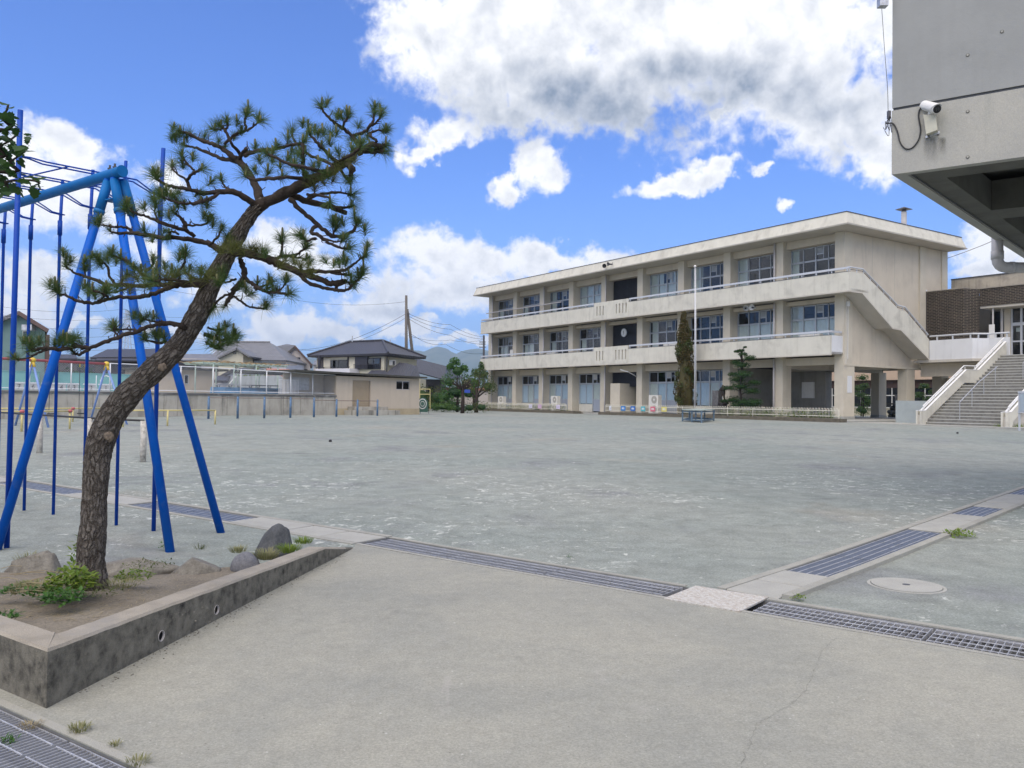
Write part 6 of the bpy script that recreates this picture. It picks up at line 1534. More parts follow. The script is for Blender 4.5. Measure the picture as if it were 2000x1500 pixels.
# ------------------------------------------------------------------ houses beyond
def tile_mat(name, a, b_, s=3.2):
    m, n, b = newmat(name)
    co = n.n('ShaderNodeTexCoord').outputs['Object']; sp = n.n('ShaderNodeSeparateXYZ', {0: co})
    w1 = n.n('ShaderNodeTexWave', {'Vector': co, 'Scale': s, 'Distortion': .3}, bands_direction='Z').outputs['Fac']
    w2 = n.n('ShaderNodeTexWave', {'Vector': co, 'Scale': s * .55, 'Distortion': .2}, bands_direction='X').outputs['Fac']
    c = n.mix(n.m('MULTIPLY', w1, w2), a, b_); c = n.mix(1.0, c, n.ramp(n.noise(co, 2, 5, .7), [(.3, .8), (.7, 1.2)]), 'MULTIPLY')
    link(n, c, b.inputs['Base Color']); b.inputs['Roughness'].default_value = .5
    bp = n.n('ShaderNodeBump', {'Strength': .6, 'Distance': .04, 'Height': n.m('ADD', w1, w2)}); link(n, bp.outputs[0], b.inputs['Normal']); return m
M['tile_dark'] = tile_mat('dark_roof_tile', (.035, .036, .045), (.065, .066, .08)); M['tile_grey'] = tile_mat('grey_roof_tile', (.13, .135, .15), (.24, .24, .25)); M['tile_brown'] = tile_mat('brown_grey_tile', (.10, .095, .085), (.19, .175, .15))
M['cream_wall'] = pm('cream_house_wall', (.56, .53, .42), .85, .06, 1); M['greige'] = pm('greige_house_wall', (.50, .46, .43), .85, .05, 1); M['white_house'] = pm('white_house_wall', (.58, .58, .62), .85, .05, 1); M['tealhouse'] = pm('grey_teal_siding', (.13, .21, .21), .8, .08, 1); M['brownboard'] = pm('dark_brown_board', (.075, .045, .04), .7, .1, 2)
M['winframe_dark'] = pm('dark_window_frame', (.03, .03, .04), .5, .1, 3); M['darkwood'] = pm('dark_house_wall', (.07, .065, .065), .8, .15, 2)
def Wp(px, py, Y, t0): return at_depth(px, py, Y) - t0
def slope(t, name, pts, mat, th=.12):
    """roof plane from corners, given thickness"""
    mb = MB(); P_ = [Vector(p) for p in pts]; n_ = (P_[1] - P_[0]).cross(P_[2] - P_[0]).normalized(); n_ = n_ if n_.z > 0 else -n_
    mb.prism([p - n_ * th for p in P_], n_ * th); return mb.build(name, mat, t)
def house_root(name, lab, px, Y): p = at_depth(px, 770, Y); return thing(name, lab, 'house', (p.x, p.y, 0)), Vector((p.x, p.y, 0))
def wquad(t, t0, name, x0, y0, x1, y1, Y, d, mat, parent=None):
    a = at_depth(x0, (y0 + y1) / 2, Y) - t0; b = at_depth(x1, (y0 + y1) / 2, Y) - t0; zt = at_depth((x0 + x1) / 2, y0, Y).z; zb = at_depth((x0 + x1) / 2, y1, Y).z
    return MB().box(a.x, b.x, Y - t0.y, Y - t0.y + d, zb, zt).build(name, mat, parent or t)
def win(t, t0, x0, y0, x1, y1, Y, n=2, fm=None):
    fm = fm or M['winframe_dark']; o = wquad(t, t0, 'window', x0, y0, x1, y1, Y - .08, .07, fm)
    for i in range(n):
        a = lerp(x0, x1, (i + .06) / n); b = lerp(x0, x1, (i + .94) / n); wquad(t, t0, 'pane', a, y0 + .8, b, y1 - .8, Y - .10, .012, M['darkglass'], o)
    return o
# hip roofed house
t, t0 = house_root('hip_roof_house', 'cream two storey house with a dark tiled hip roof and balcony behind the shed', 700, 78)
A = Wp(600, 693.5, 77.9, t0); B = Wp(758, 690, 72, t0); Cc = Wp(832.5, 698.7, 78.8, t0); ze = (A.z + B.z + Cc.z) / 3
for q in (A, B, Cc): q.z = ze
D_ = A + Cc - B; R1 = Wp(684, 668, 80.2, t0); R2 = Wp(747.5, 665.6, 77.9, t0); zr_ = (R1.z + R2.z) / 2; R1.z = R2.z = zr_
for pts in ([A, B, R2, R1], [B, Cc, R2], [Cc, D_, R1, R2], [D_, A, R1]): slope(t, 'roof', pts, M['tile_dark'], .18)
for a, b in ((R1, R2), (A, R1), (B, R2), (Cc, R2)): MB().tube([a + Vector((0, 0, .05)), b + Vector((0, 0, .05))], .11, 6).build('ridge', M['tile_dark'], t)
cen = (A + B + Cc + D_) / 4; ins = [cen + (q - cen) * .84 for q in (A, B, Cc, D_)]
MB().prism([Vector((q.x, q.y, 0)) for q in ins], (0, 0, ze - .25)).build('wall', M['cream_wall'], t)
HF = Frame(((ins[0] + t0).x, (ins[0] + t0).y), ((ins[1] - ins[0]).x, (ins[1] - ins[0]).y)); 
hr_ = bpy.data.objects.new('front', None)
def hquad(name, x0, y0, x1, y1, k0, k1, mat, parent=None):
    mb = HF.quad(x0, y0, x1, y1, k0, k1); mat4 = Matrix.Translation(HF.P - t0) @ Matrix.Rotation(HF.rz, 4, 'Z'); mb.xf(mat4); return mb.build(name, mat, parent or t)
hquad('balcony_recess', 620, 697, 681, 719, -.04, -.02, M['darkwood']); hquad('recess_wall', 632, 698, 678, 719, -.06, -.045, M['cream_wall'])
o = hquad('window', 645, 703, 679, 719, -.12, -.07, M['winframe_dark']); hquad('pane', 646, 704, 661, 718.5, -.14, -.125, M['darkglass'], o); hquad('pane', 663, 704, 678, 718.5, -.14, -.125, M['darkglass'], o)
hquad('balcony_wall', 616, 720, 683, 728, -1.2, -.02, M['white_house']); hquad('balcony_rail', 616, 716.6, 683, 717.4, -1.2, -1.15, M['winframe_dark'])
for px in (618, 632, 650, 668, 681): hquad('rail_post', px - .4, 717, px + .4, 720, -1.2, -1.15, M['winframe_dark'])
hquad('post', 621, 694, 624, 720, -1.15, -1.0, M['winframe_dark'])
o = hquad('shutter_box', 693, 697, 717, 721, -.25, -.02, M['winframe_dark']); o = hquad('window', 717.5, 699, 742, 721, -.15, -.02, M['winframe_dark']); hquad('pane', 719, 701, 729, 720, -.17, -.155, M['darkglass'], o); hquad('pane', 731, 701, 741, 720, -.17, -.155, M['glass'], o)
for q in range(14): hquad('balcony_bar', 691 + q * 3.9, 711.5, 691.5 + q * 3.9, 720, -.5, -.47, M['winframe_dark'])
hquad('balcony_rail', 690, 711, 743, 712, -.52, -.45, M['winframe_dark'])
hquad('drain_pipe', 754.4, 695, 755.6, 726, -.1, -.02, M['winframe_dark'])
# side face bits and the lower porch roofs
wquad(t, t0, 'air_conditioner', 760, 703.5, 772, 713.5, 73.5, .5, M['ac']); wquad(t, t0, 'fan_grille', 767, 705, 771, 712.5, 73.44, .05, M['black'])
Yp = 70
a1, a2, a3, a4 = Wp(716, 731, Yp, t0), Wp(788, 737, Yp, t0), Wp(795, 709, Yp + 5, t0), Wp(742, 731, Yp + 2, t0)
slope(t, 'porch_roof', [Wp(748, 733, Yp, t0), Wp(796, 737, Yp, t0), Wp(792, 709, Yp + 4, t0), Wp(780, 708, Yp + 4, t0)], M['tile_dark']); slope(t, 'porch_roof', [Wp(796, 737, Yp, t0), Wp(822, 741, Yp + 2, t0), Wp(815, 715, Yp + 5, t0), Wp(792, 709, Yp + 4, t0)], M['tile_dark'])
slope(t, 'porch_roof', [Wp(715, 731, Yp, t0), Wp(760, 733, Yp, t0), Wp(752, 723, Yp + 2, t0), Wp(726, 723, Yp + 2, t0)], M['tile_dark'])
MB().box(Wp(716, 740, Yp, t0).x, Wp(820, 740, Yp, t0).x, Yp + .3 - t0.y, Yp + 5 - t0.y, 0, Wp(760, 738, Yp, t0).z).build('porch_wall', M['cream_wall'], t)
for px, y0, y1 in ((688, 656, 668), (762, 664, 676)): p0 = Wp(px, y1, 78, t0); MB().tube([p0, Wp(px, y0, 78, t0)], .05, 5).build('aerial', M['galv'], t)
# grey roof behind on the right
t, t0 = house_root('grey_roof_house', 'low grey roofed house between the utility poles and the green tree', 845, 92)
slope(t, 'roof', [Wp(806, 724, 90, t0), Wp(868, 741, 90, t0), Wp(872, 715, 96, t0), Wp(812, 700, 96, t0)], M['tile_grey'] if False else M['tile_dark']); slope(t, 'roof', [Wp(868, 741, 90, t0), Wp(905, 738, 100, t0), Wp(872, 715, 97, t0)], M['tile_dark'])
MB().box(Wp(810, 760, 92, t0).x, Wp(862, 760, 92, t0).x, -.5, 6, 0, Wp(840, 741, 92, t0).z).build('wall', M['darkwood'], t)
win(t, t0, 836, 752, 848, 766, 91.3)
# gabled greige house
t, t0 = house_root('gabled_house', 'plain greige gabled house with two small upper windows', 575, 95); Y = 92
pk_ = [Wp(535, 740, Y, t0), Wp(606, 740, Y, t0), Wp(606, 708, Y, t0), Wp(576.5, 676, Y, t0), Wp(550, 695, Y, t0), Wp(535, 706, Y, t0)]
for q in pk_[:2]: q.z = 0
VR = Vector((-.25 * 8, 8, 0)); MB().prism(pk_, VR).build('wall', M['greige'], t)
slope(t, 'roof', [Wp(576.5, 674.5, Y - .4, t0), Wp(611, 712.5, Y - .4, t0), Wp(611, 712.5, Y - .4, t0) + VR * 1.1, Wp(576.5, 674.5, Y - .4, t0) + VR * 1.1], M['brownboard'], .2)
slope(t, 'roof', [Wp(576.5, 674.5, Y - .4, t0), Wp(553, 695, Y - .4, t0), Wp(535, 677.5, Y + 8, t0), Wp(560, 672, Y + 9, t0)], M['tile_brown'], .2)
win(t, t0, 566, 698, 574, 703.5, Y, 1); win(t, t0, 578, 698, 586, 704, Y, 1); win(t, t0, 591, 721, 600, 728, Y, 2)
# big grey tiled house
t, t0 = house_root('grey_tiled_house', 'wide house with a steep pale grey tiled roof and a small front gable', 480, 88); Y = 84
E0, E1 = Wp(405, 702, Y, t0), Wp(561, 703.5, Y, t0); G0, G1 = Wp(440, 664.5, Y + 5, t0), Wp(527, 669, Y + 5, t0); G0.z = G1.z
slope(t, 'roof', [E0, E1, G1, G0], M['tile_grey'], .2); slope(t, 'roof', [E1, E1 + Vector((0, 10, 0)), G1], M['tile_grey'], .2)
MB().tube([G0, G1], .16, 6).build('ridge', M['tile_grey'], t)
MB().box(Wp(408, 710, Y, t0).x, Wp(556, 710, Y, t0).x, Y + .5 - t0.y, Y + 9 - t0.y, 0, E1.z - .2).build('wall', M['white_house'], t)
g = [Wp(427, 730, Y - 3, t0), Wp(475, 730, Y - 3, t0), Wp(475, 693, Y - 3, t0), Wp(461, 681, Y - 3, t0), Wp(427, 697, Y - 3, t0)]
for q in g[:2]: q.z = 0
MB().prism(g, (0, 3.4, 0)).build('gable_wall', M['cream_wall'], t)
for a, b in ((462, 679.5, 487, 695), (462, 679.5, 424, 697.5)) and (((462, 679.5), (488, 695.5)), ((462, 679.5), (424, 698))): slope(t, 'gable_roof', [Wp(*a, Y - 3.4, t0), Wp(*b, Y - 3.4, t0), Wp(*b, Y - 3.4, t0) + Vector((0, 4.2, 0)), Wp(*a, Y - 3.4, t0) + Vector((0, 4.2, 0))], M['tile_grey'], .16)
win(t, t0, 454.5, 687, 460.5, 691, Y - 3, 1); win(t, t0, 518, 712, 525, 719, Y + .5, 1)
MB().box(Wp(330, 710, Y, t0).x, Wp(427, 710, Y, t0).x, Y - .5 - t0.y, Y + 6 - t0.y, 0, Wp(400, 700, Y - 1, t0).z).build('wing_wall', M['greige'], t)
slope(t, 'wing_roof', [Wp(345, 704, Y - 1.2, t0), Wp(429, 703, Y - 1.2, t0), Wp(427, 692, Y + 2, t0), Wp(352, 691, Y + 2, t0)], M['tile_grey'], .15)
for q in range(4): win(t, t0, 364 + q * 9.5, 708, 372 + q * 9.5, 714, Y - .5, 1, M['wmetal'])
# red low roof and small dark roofs behind the terrace
t, t0 = house_root('red_roofed_shed', 'low faded red roof beside the lime shrub', 550, 78); Y = 76
slope(t, 'roof', [Wp(520, 734, Y, t0), Wp(585, 736, Y, t0), Wp(565, 721, Y + 4, t0), Wp(520, 719, Y + 4, t0)], pm('faded_red_roof', (.34, .17, .14), .8, .12, 2), .12)
MB().box(Wp(521, 740, Y, t0).x, Wp(580, 740, Y, t0).x, .2 + Y - t0.y, 4 + Y - t0.y, 0, Wp(550, 736, Y, t0).z).build('wall', M['greige'], t)
t, t0 = house_root('dark_gabled_house', 'small dark tiled gabled house behind the pool pergola', 450, 74); Y = 70
for a, b in (((460, 717), (422, 737)), ((460, 717), (478, 723))): slope(t, 'roof', [Wp(*a, Y, t0), Wp(*b, Y, t0), Wp(*b, Y, t0) + Vector((0, 5, 0)), Wp(*a, Y, t0) + Vector((0, 5, 0))], M['tile_dark'], .25)
slope(t, 'lower_roof', [Wp(418, 743, Y - 2, t0), Wp(444, 743, Y - 2, t0), Wp(450, 734, Y, t0), Wp(426, 734, Y, t0)], M['tile_dark'], .2)
g = [Wp(425, 745, Y + .3, t0), Wp(477, 745, Y + .3, t0), Wp(477, 724, Y + .3, t0), Wp(460, 719, Y + .3, t0), Wp(425, 737, Y + .3, t0)]
for q in g[:2]: q.z = 0
MB().prism(g, (0, 4, 0)).build('wall', M['white_house'], t)
# long dark roofed house left of the pine
t, t0 = house_root('dark_tiled_house', 'long low house with a dark tiled roof seen behind the blue swing legs', 250, 72); Y = 68
slope(t, 'roof', [Wp(176, 698, Y, t0), Wp(345, 696, Y, t0), Wp(330, 681, Y + 4, t0), Wp(210, 682, Y + 4, t0)], M['tile_dark'], .2); slope(t, 'lean_to_roof', [Wp(184, 703.5, Y - 1, t0), Wp(345, 704, Y - 1, t0), Wp(345, 700, Y, t0), Wp(190, 700, Y, t0)], M['tile_dark'], .1)
MB().box(Wp(183, 710, Y, t0).x, Wp(340, 710, Y, t0).x, .2 + Y - t0.y, 6 + Y - t0.y, 0, Wp(250, 697, Y, t0).z - .15).build('wall', M['darkwood'], t)
for q in range(3): win(t, t0, 292 + q * 14, 703, 302 + q * 14, 712, Y + .2, 1, M['wmetal'])
# teal house at the far left
t, t0 = house_root('teal_house', 'grey teal gabled house with brown barge boards behind the climbing poles', 30, 52); Y = 50
g = [Wp(-75, 730, Y, t0), Wp(88, 730, Y, t0), Wp(88, 640, Y, t0), Wp(37, 612, Y, t0), Wp(-75, 650, Y, t0)]
for q in g[:2]: q.z = 0
VR = Vector((-.60 * 7, 7, 0)); MB().prism(g, VR).build('wall', M['tealhouse'], t)
slope(t, 'roof', [Wp(37, 607, Y - .5, t0), Wp(96, 643, Y - .5, t0), Wp(96, 643, Y - .5, t0) + VR * 1.1, Wp(37, 607, Y - .5, t0) + VR * 1.1], M['brownboard'], .22); slope(t, 'roof', [Wp(37, 607, Y - .5, t0), Wp(-80, 650, Y - .5, t0), Wp(-80, 650, Y - .5, t0) + VR * 1.1, Wp(37, 607, Y - .5, t0) + VR * 1.1], M['tile_grey'], .22)
q0, q1 = Wp(87.7, 730, Y - .5, t0), Wp(95.5, 730, Y - .5, t0); q0.z = q1.z = 0; zz = Wp(95.5, 644, Y - .5, t0).z - .3
MB().prism([q0, q1, q1 + VR, q0 + VR], (0, 0, zz)).build('side_wall', M['brownboard'], t)
win(t, t0, 44, 646, 54, 674, Y, 1, M['wmetal']); wquad(t, t0, 'awning', 42, 634, 62, 645, Y - .5, .5, M['galv']); win(t, t0, -20, 650, -4, 676, Y, 1, M['wmetal'])
# far pale houses closing the skyline
for px, y, w_, lab, mt in ((620, 712, 16, 'small grey blue house far off between the greige gable and the hip roof', 'tile_grey'), (120, 700, 60, 'dark hedge fronted house beyond the teal house', 'darkwood')):
    t, t0 = house_root('far_house', lab, px, 120); wquad(t, t0, 'wall', px - w_ / 2, y, px + w_ / 2, 760, 120, 6, M['greige'] if px > 300 else M['darkwood']); slope(t, 'roof', [Wp(px - w_ / 2 - 1, y, 119.5, t0), Wp(px + w_ / 2 + 1, y, 119.5, t0), Wp(px + w_ / 2 - 3, y - 8, 123, t0), Wp(px - w_ / 2 + 3, y - 8, 123, t0)], M[mt] if mt != 'darkwood' else M['tile_dark'], .2)

# ------------------------------------------------------------------ utility poles, wires, pylon
M['polegrey'] = pm('weathered_concrete_pole', (.12, .11, .10), .85, .15, 1)
p = at_depth(794, 770, 84)
t = thing('utility_pole', 'weathered utility pole with a leaning prop pole beside it', 'utility pole', (p.x, p.y, 0)); t0 = Vector((p.x, p.y, 0))
MB().tube([(0, 0, 0), Wp(793.5, 577, 84, t0)], [.20, .13], 10).build('pole', M['polegrey'], t, smooth=True); MB().tube([Wp(815, 770, 84.6, t0), Wp(795.5, 604, 84.2, t0)], [.19, .13], 10).build('prop_pole', M['polegrey'], t, smooth=True)
MB().bar(Wp(792, 612, 84, t0), Wp(800, 613, 84, t0), .12, .12).build('cross_arm', M['darkmetal'], t)
p = at_depth(945, 770, 120); t = thing('utility_pole', 'distant dark utility pole just left of the school', 'utility pole', (p.x, p.y, 0)); t0 = Vector((p.x, p.y, 0))
MB().tube([(0, 0, 0), Wp(945, 655, 120, t0)], [.2, .14], 8).build('pole', M['darkmetal'], t)
for y in (668, 672, 678): MB().bar(Wp(936, y, 120, t0), Wp(949, y, 120, t0), .12, .12).build('cross_arm', M['darkmetal'], t)
def wire(lab, pts, r=.018, sag=.6):
    a = [at_depth(*q) for q in pts]; P_ = []
    for u, v in zip(a[:-1], a[1:]):
        for i in range(13): f = i / 12; q = u.lerp(v, f); q.z -= sag * 4 * f * (1 - f); P_.append(q)
    o = MB().tube([q - a[0] for q in P_], r, 4).build('overhead_wire', M['black'], loc=a[0]); tag(o, lab, 'overhead wire', 'overhead wires')
wire('wire sagging from the utility pole down to the left behind the houses', [(794, 612, 84), (560, 682, 110), (420, 690, 110)], .02, 1.2)
wire('second wire just below, running left from the utility pole', [(794, 620, 84), (590, 684, 110), (420, 694, 110)], .018, 1.0)
wire('topmost wire running left from the head of the utility pole', [(793, 589, 84), (560, 583, 84), (300, 560, 84)], .012, .5)
for i, (y0, y1, y2) in enumerate(((612, 634, 658), (617, 643, 662), (622, 655, 672), (655, 664, 663))):
    wire(['highest', 'second', 'third', 'lowest'][i] + ' of the wires running from the utility pole to the distant pole', [(797, y0, 84), (880, y1, 100), (944, y2, 120)], .02 if i < 3 else .015, .3)
wire('wire dropping from the utility pole across the mountains', [(800, 650, 84), (870, 672, 100), (944, 690, 120)], .02, .5)
for i, y in enumerate((600, 616, 633, 650, 664, 676, 690)): wire(['first', 'second', 'third', 'fourth', 'fifth', 'sixth', 'seventh'][i] + ' of the fine power lines down the sky left of the pine', [(-60, y - 12, 150), (240, y + 4, 170), (420, y + 14, 190)], .022, 1.2)
wire('cable crossing the cloud beside the school roof', [(1845, 506, 60), (1945, 468, 60)], .02, .05)
p = at_depth(245, 770, 170); t = thing('lattice_pylon', 'thin distant steel lattice pylon behind the blue swing', 'pylon', (p.x, p.y, 0)); t0 = Vector((p.x, p.y, 0)); hh = at_depth(243, 606, 170).z
lg = MB()
for sx in (-1, 1):
    for sy in (-1, 1): lg.bar((sx * 1.3, sy * 1.3, 0), (sx * .25, sy * .25, hh), .10, .10)
for i in range(14):
    z0, z1 = hh * i / 14, hh * (i + 1) / 14; a = lerp(1.3, .25, i / 14); b = lerp(1.3, .25, (i + 1) / 14)
    for sy in (-1, 1): lg.bar((-a, sy * a, z0), (b, sy * b, z1), .05, .05); lg.bar((a, sy * a, z0), (-b, sy * b, z1), .05, .05)
lg.build('lattice', M['galv'], t, kind='stuff')
for z in (.83, .9, .96): MB().bar((-1.8, 0, hh * z), (1.8, 0, hh * z), .1, .1).build('cross_arm', M['galv'], t)

# ------------------------------------------------------------------ trees and hedge left of the school
def treeP(px, py): p = on_ground(px, py); return p
p = at_depth(893, 790, 66)
bush('leafy_tree', 'fresh green leafy tree rising in front of the mountains', 'tree', (p.x, p.y, .5), [((0, 0, 3.3), (.95, .9, .8)), ((-.65, 0, 2.4), (.85, .8, .8)), ((.7, .1, 2.3), (.85, .8, .8)), ((-.2, 0, 1.6), (1.3, 1, .8)), ((.9, 0, 1.5), (.9, .8, .7)), ((-.9, 0, 1.2), (.7, .8, .7)), ((-.25, 0, 4.0), (.5, .5, .45)), ((-.6, 0, 3.6), (.35, .35, .3)), ((.5, 0, 3.5), (.4, .4, .35))], 300, .085, 'green', trunkr=(.12, 2.0))
p = at_depth(930, 800, 64)
bush('pruned_tree', 'lopped tree with pale shoots standing against the school corner', 'tree', (p.x, p.y, .5), [((-.1, 0, 2.3), (.85, .8, .7)), ((.7, 0, 2.4), (.8, .7, .8)), ((.3, 0, 3.1), (.6, .6, .45)), ((1.1, 0, 1.9), (.6, .6, .5)), ((-.6, 0, 1.8), (.55, .6, .4))], 230, .07, 'olive', core=False, trunkr=(.17, 1.9))
p = at_depth(925, 760, 80)
bush('leafy_tree', 'bright tree behind the lopped one, its upright shoots touching the balcony line', 'tree', (p.x, p.y, .5), [((0, 0, 2.6), (1.1, 1, 1.0)), ((.9, 0, 3.4), (.6, .6, .5)), ((.2, 0, 3.6), (.5, .5, .6)), ((.7, 0, 4.2), (.3, .3, .6)), ((-.9, 0, 1.8), (.9, .9, .8)), ((1.4, 0, 2.3), (.9, .9, .9))], 240, .10, 'bush', trunkr=(.14, 2.0))
p = at_depth(903, 803, 60)
t = bush('dead_tree', 'bare dead looking tree with a thick pale trunk and blue box', 'tree', (p.x, p.y, .5), [((-.15, 0, 2.2), (.8, .6, .35))], 60, .05, 'straw', core=False, trunkr=(.16, 1.9))
for i in range(46):
    d = Vector((random.uniform(-1, 1), random.uniform(-.6, .6), random.uniform(.1, 1))).normalized(); MB().tube([(0, 0, 1.7), Vector((0, 0, 1.8)) + d * .45, Vector((0, 0, 1.8)) + d * random.uniform(.7, 1.1) + Vector((0, 0, .1))], [.035, .022, .01], 4).build('branch', M['limb'], t)
MB().box(.15, .55, -.2, .1, 1.5, 1.74).build('blue_box', pm('bright_blue_box', (.02, .06, .35), .5), t)
for (px, y, Y, lab) in ((838, 752, 70, 'rounded green shrub behind the shed corner'), (850, 786, 64, 'low hedge shrub left of the gap'), (880, 790, 66, 'dark hedge below the green tree'), (868, 775, 72, 'dark hedge beyond the frame')):
    p = at_depth(px, 795, Y); zt = at_depth(px, y, Y).z - .5
    bush('hedge_shrub', lab, 'shrub', (p.x, p.y, .5), [((-.5, 0, zt * .55), (1.1, .9, zt * .5)), ((.6, 0, zt * .5), (1.1, .9, zt * .48))], 420, .09, 'olive' if px == 838 else ('dark' if px > 860 else 'bush'), group='shrubs behind the yard')
p = at_depth(930, 800, 61); bush('hedge_shrub', 'brownish low shrub at the foot of the lopped tree', 'shrub', (p.x, p.y, .5), [((-.5, 0, .4), (.7, .6, .5)), ((.4, 0, .45), (.7, .6, .5))], 260, .06, 'olive', group='shrubs behind the yard')
p = at_depth(832, 800, 62); t = thing('small_yellow_goal', 'thin yellow metal frame beside the shed wall', 'metal frame', (p.x, p.y, .5)); t0 = Vector((p.x, p.y, .5))
for a, b in (((820, 748), (820, 800)), ((840, 760), (840, 800)), ((820, 760), (840, 760)), ((820, 770), (840, 770))): MB().tube([Wp(*a, 62, t0), Wp(*b, 62, t0)], .025, 5).build('bar', M['cream'], t)
p = at_depth(890, 760, 88); t, t0 = house_root('pink_low_building', 'low far building with a pinkish roof edge behind the dead tree', 905, 95); wquad(t, t0, 'wall', 872, 762, 960, 790, 95, 5, M['greige']); wquad(t, t0, 'fascia', 870, 757, 962, 763, 94.8, 5, bpy.data.materials['faded_red_roof']) ; wquad(t, t0, 'red_panel', 872, 765, 905, 772, 94.9, .1, bpy.data.materials['faded_red_roof'])
# more distant greenery behind houses and school
for i, (px, Y, h, lab) in enumerate(((1900, 120, 5, 'distant tree behind the brick wing'), (-40, 90, 6, 'tree beyond the teal house'), (140, 95, 4.6, 'tree left of the long dark roof'), (640, 130, 4.2, 'far tree behind the hip roofed house'))):
    p = at_depth(px, 775, Y); bush('distant_tree', lab, 'tree', (p.x, p.y, .5), [((-1.5, 0, h * .5), (2.2, 2, h * .45)), ((1.4, 0, h * .55), (2.2, 2, h * .42))], 300, .22, 'dark', group='trees behind the houses')
# ------------------------------------------------------------------ things on and in front of the school
clk = thing('wall_clock', 'round white wall clock on the dark louvres of the second floor', 'clock', UV(21.45, 1.90, 7.05), TH)
MB().tube([(0, 0, 0), (-.07, 0, 0)], .34, 28).build('case', M['galv'], clk); MB().tube([(-.071, 0, 0), (-.085, 0, 0)], .31, 28).build('dial', M['whiteplastic'], clk)
MB().bar((-.09, 0, 0), (-.09, .09, -.21), .03, .008, (1, 0, 0)).build('minute_hand', M['black'], clk); MB().bar((-.092, 0, 0), (-.092, .03, .15), .035, .008, (1, 0, 0)).build('hour_hand', M['black'], clk)
def horn(loc, lab, mat, rz, big=.17):
    t = thing('horn_loudspeaker', lab, 'loudspeaker', loc, rz, 'horn loudspeakers on the school')
    mb = MB(); n_ = 18; prof = [(-.34, big), (-.32, big * .96), (-.22, big * .55), (-.1, big * .28), (-.1, .02)]
    vs = [(x, r * math.cos(2 * math.pi * j / n_), r * math.sin(2 * math.pi * j / n_)) for x, r in prof for j in range(n_)]
    mb.add(vs, [(i * n_ + j, i * n_ + (j + 1) % n_, (i + 1) * n_ + (j + 1) % n_, (i + 1) * n_ + j) for i in range(len(prof) - 1) for j in range(n_)])
    mb.build('horn', mat, t, smooth=True); MB().tube([(-.1, 0, 0), (.06, 0, 0)], .06, 12).build('driver', mat, t); MB().tube([(-.3, 0, 0), (-.16, 0, 0)], .045, 12).build('inner_cone', M['black'], t); MB().bar((0, 0, 0), (.08, 0, .16), .03, .03).build('bracket', M['darkmetal'], t)
horn(UV(21.3, -.32, 12.15), 'dark horn loudspeaker on the roof fascia, farther of the pair', M['darkmetal'], TH + .7); horn(UV(20.5, -.32, 12.22), 'dark horn loudspeaker on the roof fascia, nearer of the pair', M['darkmetal'], TH - .3)
horn(UV(8.2, .75, 7.76), 'pale horn loudspeaker under the upper balcony, turned away', M['whiteplastic'], TH + .9, .2); horn(UV(7.35, .7, 7.74), 'pale horn loudspeaker under the upper balcony, facing the yard', M['whiteplastic'], TH + .1, .2)
pm('grille_grey', (.34, .33, .29), .7, .1, 4)  # even grey for the fan grilles
def ac(u, v, z, w, d, h, lab, fans=1, faces=True):
    t = thing('air_conditioner', lab, 'air conditioner', UV(u, v, z), TH, 'outdoor air conditioning units on the school')
    MB().box(0, d, -w / 2, w / 2, .06, h).build('casing', M['ac'], t)
    for i in range(fans):
        zc = .06 + (h - .06) * (i + .5) / fans; r = min(w * .36, (h - .1) / fans * .42)
        MB().tube([(-.012, -w * .08, zc), (-.002, -w * .08, zc)], r, 22).build('fan_grille', bpy.data.materials['grille_grey'], t); MB().tube([(-.02, -w * .08, zc), (-.0125, -w * .08, zc)], r * .3, 12).build('fan_hub', M['ac'], t)
    for s in (-1, 1): MB().box(.02, d - .02, s * w * .38 - .04, s * w * .38 + .04, 0, .058).build('foot', M['darkmetal'], t)
ac(16.4, .35, .57, 1.0, .36, 1.45, 'tall double fan air conditioner beside the conical tree', 2); ac(28.9, .45, .57, .9, .36, 1.35, 'double fan air conditioner behind the picket fence, by the lilac notices', 2); ac(37.5, .45, .57, .9, .36, 1.3, 'double fan air conditioner nearest the far end of the school', 2)
ac(15.6, 1.2, 4.58, 1.4, .35, 1.25, 'air conditioner on the lower balcony above the conical tree'); ac(30.5, 1.2, 4.58, 1.3, .35, 1.22, 'air conditioner on the lower balcony in the third bay from the far end'); ac(37.9, 1.2, 4.58, .8, .35, 1.1, 'small air conditioner on the lower balcony in the end bay'); ac(36.7, 1.1, 4.58, .5, .3, 1.75, 'tall white cabinet unit on the lower balcony in the end bay')
ac(3.3, .9, 4.58, 1.4, .35, 1.2, 'air conditioner on the lower balcony over the open passage')
p0 = UV(41.0, .9, 10.12); t = tag(MB().tube([Vector((0, 0, 0)), UV(28.6, .9, 10.12) - p0], .05, 6).build('long_pole', M['pipe'], loc=p0), 'long thin pole fixed across three top floor bays at the far end', 'pole')
t = thing('wall_lamp', 'white arm lamp on the column beside the entrance', 'lamp', UV(19.2, 1.18, 3.45), TH); MB().tube([(0, 0, 0), (-.25, .05, .15), (-.55, .4, .38)], .035, 7).build('arm', M['galv'], t, smooth=True); MB().bar((-.5, .35, .36), (-.8, .95, .55), .16, .07).build('lamp_head', M['whiteplastic'], t)
ch = [(UV(u, 1.0, z), n) for u, z, n in ((32.6, 11.45, 1), (36.9, 11.45, 2))]

